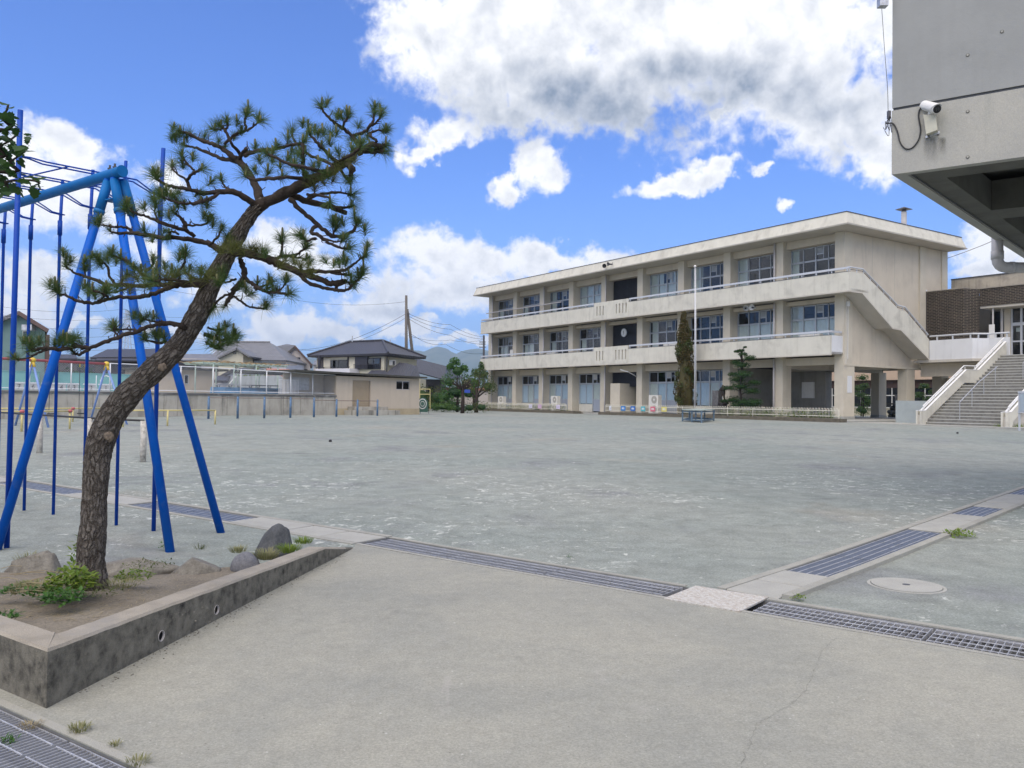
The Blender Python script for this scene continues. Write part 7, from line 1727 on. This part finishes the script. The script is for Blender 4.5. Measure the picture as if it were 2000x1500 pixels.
# flagpole
fp = on_z(1357, 812, .6); q = UV(10.95, -1.0, 0)
t = thing('flagpole', 'tall slim white flagpole in front of the school', 'flagpole', (q.x, q.y, .5)); MB().tube([(0, 0, 0), (0, 0, 5), (-.05, 0, 10.2)], [.065, .056, .038], 12).build('pole', M['rail'], t, smooth=True); MB().ball((-.05, 0, 10.25), .09, 10, 6).build('finial', M['whiteplastic'], t, smooth=True); MB().tube([(.09, -.06, 1.2), (.05, -.05, 10.1)], .008, 4).build('halyard', M['whiteplastic'], t)
# conical tree
cb = UV(11.75, -1.0, .6); t = thing('conical_conifer', 'tall narrow clipped conifer, browned in places, beside the flagpole', 'tree', cb)
prof = [(0, .50), (.5, .66), (1.3, .82), (2.0, .80), (2.8, .64), (3.6, .52), (4.3, .56), (5.0, .50), (5.8, .38), (6.4, .22), (7.05, .04)]
def pr(z):
    for (a, r), (b, s) in zip(prof[:-1], prof[1:]):
        if a <= z <= b: return lerp(r, s, (z - a) / (b - a))
    return .03
mb = MB(); core = MB()
for i in range(210):
    z = random.uniform(.05, 6.95); a = random.uniform(0, 6.28); r = pr(z) * random.uniform(.62, .95); lean = -.03 * z
    c = Vector((r * math.cos(a) + lean, r * math.sin(a), z)); crownball(mb, c, (.17 if z < 6 else .11, .17 if z < 6 else .11, .26), 60, .075, -1, .6)
core.tube([(-.03 * z, 0, z) for z, _ in prof], [r * .60 for _, r in prof], 14)
half = mb; f1_ = MB(); f2_ = MB()
for i in range(0, len(mb.f)):
    v = [mb.v[k] for k in mb.f[i]]; n_ = noise.noise(Vector(v[0]) * 1.5)
    (f1_ if n_ > -.12 else f2_).add(v, [(0, 1, 2, 3)])
f1_.build('browned_foliage', LM['brown'], t); f2_.build('green_foliage', LM['olive'], t); core.build('inner_foliage', LM['brown'], t, kind='stuff'); MB().tube([(0, 0, -.1), (0, 0, .6)], .12, 8).build('trunk', M['limb'], t)
# cloud pruned pine
cb = UV(6.98, -1.0, .6); t = thing('pruned_pine', 'small cloud pruned pine with layered dark pads before the open passage', 'tree', cb)
pads = [(0, 4.25, .22), (.35, 4.45, .12), (-.3, 4.2, .2), (.25, 4.0, .30), (.75, 3.75, .42), (-.55, 3.5, .36), (0.1, 3.3, .5), (-.95, 2.75, .36), (.45, 2.7, .6), (-.4, 2.4, .55), (.9, 2.2, .42), (-1.2, 1.85, .4), (0, 1.95, .7), (.75, 1.65, .5), (-.9, 1.1, .62), (-1.45, 1.0, .3), (.1, .95, .75), (1.15, .95, .55), (.7, .75, .5), (-.4, .7, .6)]
mb = MB()
for x, z, r in pads:
    dx = x; y = random.uniform(-.35, .35) * (1 if r > .3 else .3)
    # spread across the facade direction (local frame is the world's; use D1)
    c = D1 * (-dx) * .93 + D2 * y + Vector((0, 0, z)); crownball(mb, c, (r * 1.12, r * 1.12, r * .5), int(900 * r + 120), .042, -.7, .3); MB().ball(c, 1, 9, 5, (r * .6, r * .6, r * .18)).build('pad_core', LM['dark'], t)
    MB().tube([Vector((0, 0, z * .9 - .05)), c * .5 + Vector((0, 0, z * .48)), c], [.035, .028, .015], 5).build('branch', M['limb'], t)
mb.build('foliage', LM['dark'], t); MB().tube(crom([Vector((.0, 0, -.1)), Vector((.05, .05, .9)), Vector((-.08, 0, 1.9)), Vector((.06, 0, 2.9)), Vector((0, 0, 4.3))], 4), .07, 8).build('trunk', M['limb'], t, smooth=True)
# statue of a reading boy with a bundle on his back, on a rock
M['bronze'] = pm('dark_bronze', (.045, .037, .03), .5, .3, 12, metal=.5, bump=.4, bscale=40)
cb = UV(8.48, -1.0, .6); t = thing('bronze_statue', 'small dark bronze statue of a walking boy reading with a bundle on his back', 'statue', cb, TH + R(90 + 180))
MB().box(-.55, .55, -.4, .4, 0, .72).build('plinth', pm('black_stone', (.03, .03, .032), .35, .2, 4), t); MB().ball((0, 0, .84), .28, 12, 8, (1.2, .9, .75), .6, 4).build('rock_base', M['bronze'], t, smooth=True)
def skin(name, verts, edges, rad, parent, mat, loc=(0, 0, 0)):
    me = bpy.data.meshes.new(name); me.from_pydata(verts, edges, []); o = bpy.data.objects.new(name, me); COL.objects.link(o)
    md = o.modifiers.new('s', 'SKIN'); md.use_smooth_shade = True
    for i, r in enumerate(rad): me.skin_vertices[0].data[i].radius = (r, r)
    me.skin_vertices[0].data[0].use_root = True
    o.modifiers.new('d', 'SUBSURF').levels = 1; bpy.context.view_layer.update()
    nm = bpy.data.meshes.new_from_object(o.evaluated_get(bpy.context.evaluated_depsgraph_get())); bpy.data.objects.remove(o)
    nm.materials.clear(); nm.materials.append(mat); q = bpy.data.objects.new(name, nm); COL.objects.link(q); q.parent = parent; q.location = loc; return q
Vb = [(0, 0, .55), (0, .01, .72), (0, 0, .90), (0, -.02, 1.0), (0, -.04, 1.10), (-.13, 0, .93), (-.17, -.04, .76), (-.10, -.20, .74), (.13, 0, .93), (.17, -.04, .76), (.10, -.20, .74), (-.07, 0, .50), (-.08, -.09, .28), (-.08, -.05, .05), (-.08, -.13, .02), (.07, 0, .50), (.08, .03, .28), (.08, .12, .06), (.08, .05, .02)]
Eb = [(0, 1), (1, 2), (2, 3), (3, 4), (2, 5), (5, 6), (6, 7), (2, 8), (8, 9), (9, 10), (0, 11), (11, 12), (12, 13), (13, 14), (0, 15), (15, 16), (16, 17), (17, 18)]
Rb = [.12, .115, .11, .05, .085, .06, .05, .035, .06, .05, .035, .085, .065, .045, .04, .085, .065, .045, .04]
skin('body', Vb, Eb, Rb, t, M['bronze'], (0, 0, .98)); MB().box(-.08, .08, -.27, -.20, 1.72, 1.80).build('book', M['bronze'], t)
for i in range(9): a = i * .7; MB().tube([(-.16 + .05 * (i % 3), .16 + .05 * (i // 3), 1.45), (-.14 + .05 * (i % 3), .15 + .05 * (i // 3), 2.02)], .03, 6).build('firewood_stick', M['bronze'], t)
cb = UV(9.3, -.7, .6); t = thing('stone_monument', 'dark upright stone monument between the flagpole and the statue', 'monument', cb, TH)
MB().box(-.12, .12, -.27, .27, .15, 1.72).build('slab', rock_mat('mottled_dark_stone', (.05, .05, .055), (.20, .20, .20)), t); MB().box(-.3, .3, -.5, .5, -.1, .148).build('base', RK['pale'], t)
# raised bed, picket fence and notices
bedm = pm('bed_edging', (.13, .115, .085), .9, .25, 4, bump=.6, bscale=20, stain=(.07, .065, .05))
for u0, u1, lab in ((-.95, 19.6, 'long low timber coloured bed edging in front of the flagpole'), (22.6, 38.0, 'low dark bed edging along the far half of the school')):
    t = thing('bed_edging', lab, 'garden edging', UV(0, 0, 0), TH); u = u0
    while u < u1 - .1: e = min(u + 1.2, u1); UB().b(u + .006, e - .006, -2.3 + random.uniform(-.012, .012), -2.12, .4, .60).build('edging_block', bedm, t); UB().b(u + .006, e - .006, -2.27, -2.10, .603, .72 + random.uniform(-.008, .008)).build('edging_block', bedm, t); u = e
    UB().b(u0, u0 + .15, -2.1, -1.55, .4, .70).build('edging_block', bedm, t)
o = struct('planting_bed', UB().b(-.8, 19.5, -2.1, -1.52, .4, .68).b(22.8, 37.9, -2.1, -1.22, .4, .66), bpy.data.materials['bed_soil']); o.location = SO_; o.rotation_euler = (0, 0, TH)
M['fencepaint'] = pm('cream_white_fence', (.66, .64, .54), .6, .1, 4, streak=.15)
hoop = None
def fence(u0, u1, lab):
    global hoop
    t = thing('picket_fence', lab, 'fence', UV(0, 0, 0), TH, 'low hooped fences before the school'); n_ = int((u1 - u0) / .19)
    for i in range(n_):
        u = u0 + (i + .5) * (u1 - u0) / n_
        if hoop is None: hoop = MB().tube([(0, -.05, .02), (0, -.05, .50)] + [(0, -.05 * math.cos(a), .50 + .06 * math.sin(a)) for a in [R(q) for q in (40, 90, 140)]] + [(0, .05, .50), (0, .05, .02)], .013, 6).build('hooped_picket', M['fencepaint'], t, loc=(-2, u, .72), smooth=True)
        else: inst(hoop, t, (-2 + random.uniform(-.006, .006), u, .72))
    for z in (.82, 1.12): UB().b(u0, u1, -2.02, -1.98, z, z + .035).build('rail', M['fencepaint'], t)
    u = u0
    while u <= u1 + .01: UB().b(u - .022, u + .022, -1.975, -1.93, .60, 1.22).build('post', M['fencepaint'], t); u += (u1 - u0) / max(1, round((u1 - u0) / 1.95))
fence(-.72, 19.1, 'cream hooped fence in front of the flagpole, hung with coloured notices'); fence(24.0, 36.3, 'cream hooped fence along the far bays with white and lilac notices')
for u, c, s, lab in ((18.47, (.66, .68, .72), .5, 'narrow white notice at the far end of the near hooped fence'), (17.03, (.05, .22, .55), 1, 'bright blue notice nearest the entrance'), (15.98, (.04, .16, .48), 1, 'deep blue notice, second on the near hooped fence'), (14.91, (.10, .42, .48), .9, 'turquoise notice on the hooped fence'), (13.92, (.62, .16, .22), .95, 'pink notice on the hooped fence'), (12.8, (.66, .60, .20), 1, 'yellow notice left of the conical tree'),
                     (28.88, (.62, .60, .70), 1, 'white notice on the far hooped fence'), (27.53, (.60, .42, .56), 1, 'lilac pink notice on the far hooped fence'), (24.96, (.62, .56, .70), 1, 'pale lilac notice at the near end of the far hooped fence')):
    t = thing('fence_notice', lab, 'notice', UV(u, -2.045, .84), TH, 'coloured notices on the hooped fences'); m_ = pm('notice_%d' % int(u * 100), c, .6, .05, 3); w = .25 * s
    UB().b(-w, w, -.012, 0, 0, .34).build('board', m_, t)
    if c[0] < .6 or c[2] < .3: UB().b(-.12, .12, -.016, -.013, .11, .23).build('white_label', M['whiteplastic'], t)
    for q in range(2): UB().b(-.08, .06 - .03 * q, -.019, -.0165, .14 + q * .035, .155 + q * .035).build('print_line', m_ if c[0] < .6 or c[2] < .3 else M['doorpanel'], t)
fl = MB(); gr = MB()
for i in range(420):
    u = random.uniform(-.6, 8) if i < 260 else random.uniform(24, 37.5); c = UV(u, random.uniform(-2.0, -1.6), .68); h = random.uniform(.1, .55)
    for k in range(7): leafq(gr, c + Vector((random.uniform(-.1, .1), random.uniform(-.1, .1), random.uniform(0, h))), rdir(-.2, 1), Vector((0, 0, 1)), .12, .05)
    if random.random() < .5: fl.ball(c + Vector((0, 0, h + .05)), .03, 5, 3)
tag(gr.build('bed_plants', LM['yellow']), 'leafy flower plants growing along the beds behind the hooped fences', 'plants')['kind'] = 'stuff'; o = fl.build('flowers', LM['flower']); tag(o, 'small pale flowers above the plants in the school beds', 'flowers')['kind'] = 'stuff'
# blue steel frame platform
pA, pB, pC = on_ground(1333, 823), on_ground(1370, 826), on_ground(1394, 822)
t = thing('steel_platform', 'blue grey steel framed platform with a pale top standing on the yard', 'platform', (pB.x, pB.y, gz(pB.y))); o0 = Vector((pB.x, pB.y, gz(pB.y))); A_, C_ = pA - o0, pC - o0; A_.z = C_.z = 0; D__ = A_ + C_; D__.z = 0; hh = .62
cs = [Vector((0, 0, 0)), A_, D__, C_]; M['frameblue'] = pm('blue_grey_frame', (.10, .16, .22), .55, .2, 6)
for q in cs + [cs[0].lerp(cs[1], .5), cs[1].lerp(cs[2], .5), cs[2].lerp(cs[3], .5)]: MB().box(q.x - .035, q.x + .035, q.y - .035, q.y + .035, -.02, hh).build('leg', M['frameblue'], t)
for a, b in zip(cs, cs[1:] + cs[:1]):
    for z in (.12, hh - .08): MB().bar(a + Vector((0, 0, z)), b + Vector((0, 0, z)), .04, .05).build('rail', M['frameblue'], t)
cen = sum(cs, Vector()) / 4; MB().prism([cen + (q - cen) * 1.05 + Vector((0, 0, hh + .003)) for q in cs], (0, 0, .05)).build('top', pm('pale_green_top', (.36, .42, .38), .7, .1, 4), t)
for i in range(4): f = (i + .5) / 4; MB().bar(cs[3].lerp(cs[0], f) + Vector((0, 0, .18)), cs[2].lerp(cs[1], f) + Vector((0, 0, .18)), .05, .03).build('lower_slat', M['frameblue'], t)
# small dark stone on the yard
for px, py in ((645, 863), (1870, 847)): p = on_ground(px, py); o = MB().ball((0, 0, .03), .05, 8, 6, (1, 1, .8), .3, 3).build('pebble', M['black'], loc=p); tag(o, 'small dark lump lying on the yard ' + ('far out before the shed' if px < 1000 else 'in front of the broad stairs'), 'stone')
# notice case by the stairs
p = on_ground(1991, 841); q = on_ground(2048, 845); t = thing('notice_case', 'glazed notice board on posts at the right of the stairs', 'notice board', (p.x, p.y, gz(p.y))); d = Vector((q.x - p.x, q.y - p.y, 0)).normalized(); t.rotation_euler = (0, 0, math.atan2(d.y, d.x))
for x in (0, 1.5): MB().box(x - .035, x + .035, -.03, .03, -.02, 1.75).build('post', M['rail'], t)
MB().box(.036, 1.464, -.02, .08, .86, 1.7).build('case', M['doorpanel'], t); MB().box(-.04, 1.54, -.05, .12, 1.71, 1.79).build('top_rail', M['rail'], t); MB().box(-.04, 1.54, -.05, .12, .80, .855).build('bottom_rail', M['rail'], t); MB().box(.06, 1.44, -.026, -.021, .88, 1.68).build('pane', pm('frosted_case_glass', (.40, .47, .52), .15, .05, 2, spec=.8), t)
p = on_ground(1965, 836); mb = MB()
for i in range(300): a = random.uniform(0, 6.28); b = Vector((random.uniform(-.5, 1.3), random.uniform(-.2, .3), 0)); d = Vector((math.cos(a) * .5, math.sin(a) * .5, 1)).normalized(); s = d.cross(Vector((0, 0, 1))).normalized() * .012; l = random.uniform(.1, .35); mb.add([b - s, b + s, b + d * l], [(0, 1, 2)])
tag(mb.build('weed', LM['yellow'], loc=p), 'grass tufts growing by the foot of the right stair parapet', 'weed', 'weeds by the stairs')
t = thing('service_box', 'pale grey box panel standing left of the broad stairs', 'cabinet', UV(-2.6, 1.9, .5), TH); UB().b(-.9, .9, 0, .4, 0, 1.25).build('cabinet', M['rail'] if False else pm('grey_green_panel', (.33, .37, .37), .7, .08, 2), t)
# seen through the open passage
t = thing('rear_building', 'cream rear school building seen through the open passage', 'building', UV(0, 0, 0), TH)
UB().b(2, 24, 26, 30, .4, 3.0).build('wall', M['cream_wall'], t); UB().b(2, 24, 25.6, 30, 3.7, 4.6).build('fascia', pm('peach_fascia', (.60, .46, .35), .8, .05, 1), t); UB().b(2, 24, 25.9, 30, 3.003, 3.69).build('lintel', M['brownboard'], t)
for i in range(7):
    u = 3.2 + i * 3; o = UB().b(u, u + .07, 25.9, 25.98, 1.3, 3.0).b(u + 1.0, u + 1.07, 25.9, 25.98, 1.3, 3.0).b(u + 2.0, u + 2.07, 25.9, 25.98, 1.3, 3.0).b(u + .072, u + .998, 25.9, 25.98, 2.3, 2.38).b(u + 1.072, u + 1.998, 25.9, 25.98, 2.3, 2.38).b(u, u + 2.07, 25.85, 25.895, 1.22, 1.30).build('window', M['whiteplastic'], t); UB().b(u + .07, u + 2, 25.94, 25.96, 1.3, 3.0).build('pane', M['darkglass'], o)
for u, v, s, lab in ((11.5, 19, 1.0, 'clipped green shrub seen between the passage pillars'), (5.8, 19, .8, 'layered shrub behind the stone monument'), (13, 21, 1.3, 'taller shrub deep behind the passage'), (7.9, 21.5, 1.0, 'shrub in front of the rear windows')):
    cb = UV(u, v, .5); bush('courtyard_shrub', lab, 'shrub', cb, [((0, 0, .45 * s), (.6 * s, .6 * s, .45 * s)), ((.3 * s, 0, 1.2 * s), (.5 * s, .5 * s, .3 * s)), ((-.3, 0, 1.8 * s), (.5 * s, .5 * s, .3 * s)), ((0.1, 0, 2.5 * s), (.45 * s, .4 * s, .3 * s))], 260, .06, 'bush', group='courtyard shrubs', trunkr=(.06, 2.2 * s))
cb = UV(7.15, 17, .5); t = thing('garden_monument', 'dark carved stone on a rubble base in the courtyard', 'monument', cb, TH); mb = MB()
for i in range(26): mb = MB(); x, y, z = random.uniform(-.35, .35), random.uniform(-.7, .7), .15 + .3 * (i % 3); mb.ball((x, y, z), .22, 8, 6, (1, 1.2, .8), .5, i); mb.build('rubble_stone', RK['dark'], t, smooth=True)
MB().box(-.5, .5, -.85, .85, 1.02, 1.14).build('cap_slab', RK['dark'], t); MB().prism([(-.2, -.45, 1.143), (.2, -.45, 1.143), (.15, -.25, 1.8), (-.15, -.25, 1.8)], (0, .6, 0)).build('pedestal', RK['blue'], t); MB().tube([(0, 0, 1.8), (.02, .03, 2.4), (0, 0, 2.9), (0, 0, 3.1)], [.12, .17, .10, .08], 10).build('figure', M['bronze'], t, smooth=True)

# ------------------------------------------------------------------ overhanging concrete block at the upper right
OC = on_z(1741.5, 341, 4.5); OA = Vector((.82, -.57, 0)).normalized(); OB = (Vector((.656, .755, 0)).normalized() * 8.02 + OA * .22).normalized()
ovm, n, b = newmat('board_marked_concrete')
co = n.n('ShaderNodeTexCoord').outputs['Object']
c = n.mix(n.mr(n.noise(co, .9, 6, .6, .4), .35, .68, 0, 1), (.335, .335, .31), (.41, .40, .355)); c = n.mix(n.mr(n.noise(n.v('MULTIPLY', co, (1, 1, .12)), 3.0, 6, .65, .3), .56, .74, 0, .6), c, (.26, .27, .24))
c = n.mix(n.mr(n.noise(co, 2.4, 6, .7, 1.0), .60, .72, 0, .5), c, (.46, .45, .41)); c = n.mix(1.0, c, n.ramp(n.noise(co, 50, 5, .8), [(.3, .88), (.7, 1.1)]), 'MULTIPLY')
link(n, c, b.inputs['Base Color']); b.inputs['Roughness'].default_value = .85; bp = n.n('ShaderNodeBump', {'Strength': .35, 'Distance': .02, 'Height': n.noise(n.v('MULTIPLY', co, (2, 2, 1)), 12, 7, .75)}); link(n, bp.outputs[0], b.inputs['Normal'])
ov = thing('overhanging_block', 'raised bare concrete building jutting over the yard, with tie holes and a dark coffered underside', 'building', OC)
def ob(name, s0, s1, t0_, t1_, z0, z1, mat=None, parent=None):
    pts = [OA * s0 + OB * t0_, OA * s1 + OB * t0_, OA * s1 + OB * t1_, OA * s0 + OB * t1_]
    mb = MB(); mb.prism([Vector((p.x, p.y, z0)) for p in pts], (0, 0, z1 - z0)); return mb.build(name, mat or ovm, parent or ov)
under = pm('shaded_underside_concrete', (.105, .105, .09), .9, .12, 2, bump=.3, stain=(.07, .07, .06))  # darker than the walls: shade below the block put into the colour
GZ = .855
fr0 = ob('front_wall', 0, 3.2, 0, .13, .0, GZ - .02); ob('front_wall', .004, 3.2, .0, .13, GZ + .015, 2.6, pm('grey_painted_concrete', (.285, .295, .29), .8, .08, 1.0, stain=(.30, .305, .295), streak=.15, bump=.25, bscale=15)); ob('groove', .012, 3.2, .02, .12, GZ - .0205, GZ + .0155, M['dark_line'])
ob('side_wall', 0.0, .15, .132, 8.6, 0, 2.6); 
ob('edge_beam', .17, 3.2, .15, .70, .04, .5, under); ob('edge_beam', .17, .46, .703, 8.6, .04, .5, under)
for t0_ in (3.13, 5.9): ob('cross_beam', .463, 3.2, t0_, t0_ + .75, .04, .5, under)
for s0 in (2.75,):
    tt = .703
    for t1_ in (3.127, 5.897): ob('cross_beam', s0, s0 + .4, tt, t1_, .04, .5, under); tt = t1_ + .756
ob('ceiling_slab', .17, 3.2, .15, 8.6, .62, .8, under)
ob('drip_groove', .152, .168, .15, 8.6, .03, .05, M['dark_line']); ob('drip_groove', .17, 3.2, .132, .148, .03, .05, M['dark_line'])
FO = Frame((OC.x, OC.y), (OA.x, OA.y))
for x, y in ((1890, 108), (1890, 218), (1890, 307), (1957, 62)):
    s, z = FO.L(x, y, 0); p = OA * s + Vector((0, 0, z - 4.5)) - FO.n * .001; d = disc
    hm = MB(); hm.tube([p, p - FO.n * .0035], .021, 16); hm.build('tie_hole', under, ov); hm = MB(); hm.tube([p - FO.n * .0036 + Vector((0, 0, .004)), p - FO.n * .0045 + Vector((0, 0, .004))], .013, 14); hm.build('tie_hole_plug', ovm, ov)
st = MB(); fade = []
for xc, hw, y0, y1 in ((1818, 16, 268, 318), (1840, 9, 268, 304)):
    nx_, ny_ = 8, 10; base_i = len(st.v)
    for j in range(ny_ + 1):
        for i in range(nx_ + 1):
            px, py = lerp(xc - hw, xc + hw, i / nx_), lerp(y0, y1, j / ny_); s_, z_ = FO.L(px, py, -.0015); p = OA * s_ - FO.n * .0015; st.v.append((p.x, p.y, z_ - 4.5)); fade.append((1 - abs(2 * i / nx_ - 1) ** 2) * (1 - j / ny_) * min(1, j * .5 + .3))
    st.f += [(base_i + j * (nx_ + 1) + i, base_i + j * (nx_ + 1) + i + 1, base_i + (j + 1) * (nx_ + 1) + i + 1, base_i + (j + 1) * (nx_ + 1) + i) for j in range(ny_) for i in range(nx_)]
sm_, n, b = newmat('rust_run_stain'); co = n.n('ShaderNodeTexCoord').outputs['Object']; tr_ = n.n('ShaderNodeBsdfTransparent'); link(n, n.n('ShaderNodeRGB').outputs[0], b.inputs['Base Color']); b.inputs['Base Color'].default_value = (.13, .13, .11, 1); n.t.links.remove(b.inputs['Base Color'].links[0]); mx = n.n('ShaderNodeMixShader', {0: n.m('MULTIPLY', n.n('ShaderNodeAttribute', attribute_name='fade').outputs['Fac'], n.mr(n.noise(n.v('MULTIPLY', co, (1, 1, .3)), 14, 6, .7),   .35, .65, .3, 1.0)), 1: tr_.outputs[0], 2: b.outputs[0]}); link(n, mx.outputs[0], n.t.nodes['Material Output'].inputs[0])
so_ = st.build('rust_run', sm_, ov); at_ = so_.data.attributes.new('fade', 'FLOAT', 'POINT'); at_.data.foreach_set('value', fade)
# pillars that carry the block, outside the picture on the right
for s, tt in ((2.2, 1.5), (2.2, 7.0)): ob('pillar', s, s + .9, tt, tt + .9, -4.5, .04)
# security camera
s, z = FO.L(1820, 262, 0); c0 = OC + OA * s; c0.z = z
cc_ = thing('security_camera', 'white security camera on a bracket below the concrete groove', 'security camera', c0, math.atan2(OA.y, OA.x))
mb = MB(); mb.prism([(-.05, -.02, -.02), (.075, -.02, .01), (.055, -.02, .2), (-.085, -.02, .235)] , (0, -.09, 0)); mb.build('bracket_box', pm('cream_camera_bracket', (.50, .49, .40), .6, .08, 6, stain=(.40, .38, .30)), cc_)
MB().prism([(-.07, -.0, -.045), (.09, -.0, -.01), (.09, -.0, .02), (-.07, -.0, -.015)], (0, -.02, 0)).build('wall_plate', M['galv'], cc_)
MB().tube([(-.02, -.07, .2), (0, -.09, .27), (.02, -.10, .30)], .028, 10).build('swivel', M['whiteplastic'], cc_, smooth=True)
a = Vector((-.075, .0, .375)); b_ = Vector((.085, -.20, .245)); d = (b_ - a).normalized()
MB().tube([a - d * .012, a, b_], [.045, .058, .058], 28).build('camera_body', M['whiteplastic'], cc_, smooth=False)
up = Vector((0, 0, 1)); sdv = d.cross(up).normalized(); upv = sdv.cross(d)
hood = MB(); vs = []; n_ = 14
for i in range(n_ + 1):
    an = R(lerp(-15, 195, i / n_)); e = sdv * math.cos(an) + upv * math.sin(an)
    for r_, t_ in ((.062, -.02), (.062, .26 + .045 * math.sin(an)), (.066, .26 + .045 * math.sin(an)), (.066, -.02)): vs.append(a + d * t_ + e * r_)
hood.add(vs, [(i * 4 + q, (i + 1) * 4 + q, (i + 1) * 4 + (q + 1) % 4, i * 4 + (q + 1) % 4) for i in range(n_) for q in range(4)]); hood.build('sun_hood', M['whiteplastic'], cc_)
MB().tube([b_ + d * .0005, b_ + d * .006], .050, 24).build('lens_window', pm('black_lens', (.008, .008, .01), .12, .05, 3), cc_)
MB().tube([b_ + d * .0065, b_ + d * .010], .022, 18).build('lens', M['darkglass'], cc_)
for sx in (-.03, .075): MB().ball((sx, -.03, -.03), .012, 8, 5).build('bolt', M['darkmetal'], cc_)
def onface(x, y, k=-.012): s, z = FO.L(x, y, k); p = OC + OA * s - FO.n * -k; p.z = z; return p
cab = [onface(*q) for q in ((1806, 209), (1797, 213), (1794, 225), (1796, 240), (1798, 256), (1793, 275), (1781, 289), (1768, 290), (1758, 278), (1754, 262), (1750, 250), (1744, 241))] + [OC + OA * -.03 + Vector((0, 0, onface(1738, 240).z - OC.z)), OC + OA * -.06 + Vector((0, 0, .68))]
t = thing('black_cable', 'thick black cable looping from the camera to a knot at the wall edge', 'cable', cab[0]); MB().tube([q - cab[0] for q in crom(cab, 5)], .009, 8).build('cable', M['black'], t, smooth=True)
kn_ = MB(); cen = OC + OA * -.045 + Vector((0, 0, .66))
pts = [cen + Vector((random.uniform(-.05, .03), random.uniform(-.05, .05), random.uniform(-.14, .12))) for _ in range(14)]; kn_.tube([q - cab[0] for q in crom(pts, 6)], .004, 5); kn_.build('tangled_wire', M['black'], t, smooth=True); MB().box(-.018, .018, -.02, .02, -.05, .05).build('connector', M['darkmetal'], t, loc=cen + OA * .01 + Vector((0, 0, .13)) - cab[0])
wr = [cen + Vector((0, 0, .18)), cen + Vector((-.01, 0, .5)), cen + Vector((-.05, 0, 1.0)), cen + Vector((-.10, 0, 1.7)), cen + Vector((-.13, 0, 2.02))]
o = MB().tube([q - wr[0] for q in crom(wr, 6)], .0035, 5).build('hanging_wire', M['black'], loc=wr[0], smooth=True); tag(o, 'thin wire hanging down the edge of the concrete block', 'wire')
p = at_depth(1724, 6, OC.y - .05); t = thing('junction_box', 'small grey junction box at the very top beside the concrete block', 'junction box', p); MB().box(-.055, .055, -.05, .05, -.05, .25).build('box', M['galv'], t)
# fat grey pipe beyond the block
pp = on_z(1948, 470, 4.5); t = thing('drain_pipe', 'fat grey pipe dropping from the block and turning to the right', 'pipe', pp); rr = .10 * pp.y / 15.9; Zd = at_depth(1948, 522, pp.y).z - pp.z
rr = 10.5 * pp.y / FPX; e = [(0, 0, .3), (0, 0, Zd + rr * 1.5)] + [(rr * 1.5 * (1 - math.cos(R(a))), 0, Zd + rr * 1.5 * (1 - math.sin(R(a)))) for a in (22, 45, 67, 90)] + [(3.5, .0, Zd)]
MB().tube(e, rr, 16).build('pipe', M['pipe'], t, smooth=True); MB().tube([(0, 0, Zd + rr * 1.5), (0, 0, Zd + rr * 3)], rr * 1.1, 16).build('collar', M['pipe'], t, smooth=True); MB().tube([(rr * 2.4, 0, Zd), (rr * 3.0, 0, Zd)], rr * 1.1, 16).build('collar', M['pipe'], t, smooth=True)

# ------------------------------------------------------------------ mountains and air
prof = [(-900, 690), (-500, 676), (-200, 688), (100, 694), (400, 688), (600, 694), (700, 688), (750, 686), (780, 680), (800, 676), (815, 681), (830, 683), (845, 674), (858, 672), (872, 677), (885, 684), (892, 687), (905, 681), (920, 678), (935, 677), (950, 680), (980, 686), (1100, 696), (1400, 690), (1700, 684), (2000, 692), (2400, 684), (2900, 690)]
mb = MB(); YM = 4500; nx, ny = 420, 26
xs = [(-900 + 3800 * i / nx) for i in range(nx + 1)]
def ridge(px):
    for (a, y0), (b, y1) in zip(prof[:-1], prof[1:]):
        if a <= px <= b: t = (px - a) / (b - a); t = t * t * (3 - 2 * t); return lerp(y0, y1, t)
    return 690
for j in range(ny + 1):
    f = j / ny
    for px in xs:
        p = at_depth(px, ridge(px), YM); zr = p.z
        if f < .8: g = f / .8; Y = lerp(2600, YM, g); z = zr * (g ** 1.5) * (1 + .35 * (1 - g) * noise.noise(Vector((px * .02, g * 5, 0)))) + 16 * g * (1 - g) * noise.noise(Vector((px * .05, g * 9, 3))) * 4
        else: g = (f - .8) / .2; Y = lerp(YM, YM + 400, g); z = zr * (1 - g)
        z += 3.0 * noise.noise(Vector((px * .11, f * 3, 7))) * min(1, f * 2)
        mb.v.append((p.x * Y / YM, Y, max(z, -3)))
for j in range(ny):
    for i in range(nx): a = j * (nx + 1) + i; mb.f.append((a, a + 1, a + nx + 2, a + nx + 1))
m_, n, b = newmat('forested_mountain'); co = n.n('ShaderNodeTexCoord').outputs['Object']
c = n.mix(n.mr(n.noise(co, .006, 7, .65), .4, .65, 0, 1), (.035, .07, .035), (.10, .125, .07)); link(n, c, b.inputs['Base Color']); b.inputs['Roughness'].default_value = 1
struct('mountains', mb, m_, True)
hz = MB(); hz.box(-3600, 3600, -70, 5200, -8, 420); ho = hz.build('haze', None); ho['kind'] = 'stuff'
hm = bpy.data.materials.new('haze_air'); hm.use_nodes = True; ht = hm.node_tree; ht.nodes.clear(); vn_ = ht.nodes.new('ShaderNodeVolumePrincipled'); vn_.inputs['Color'].default_value = (.56, .74, 1, 1); vn_.inputs['Density'].default_value = .00019; vn_.inputs['Anisotropy'].default_value = 0.0
oo = ht.nodes.new('ShaderNodeOutputMaterial'); ht.links.new(vn_.outputs[0], oo.inputs['Volume']); ho.data.materials.append(hm); hm.cycles.homogeneous_volume = True
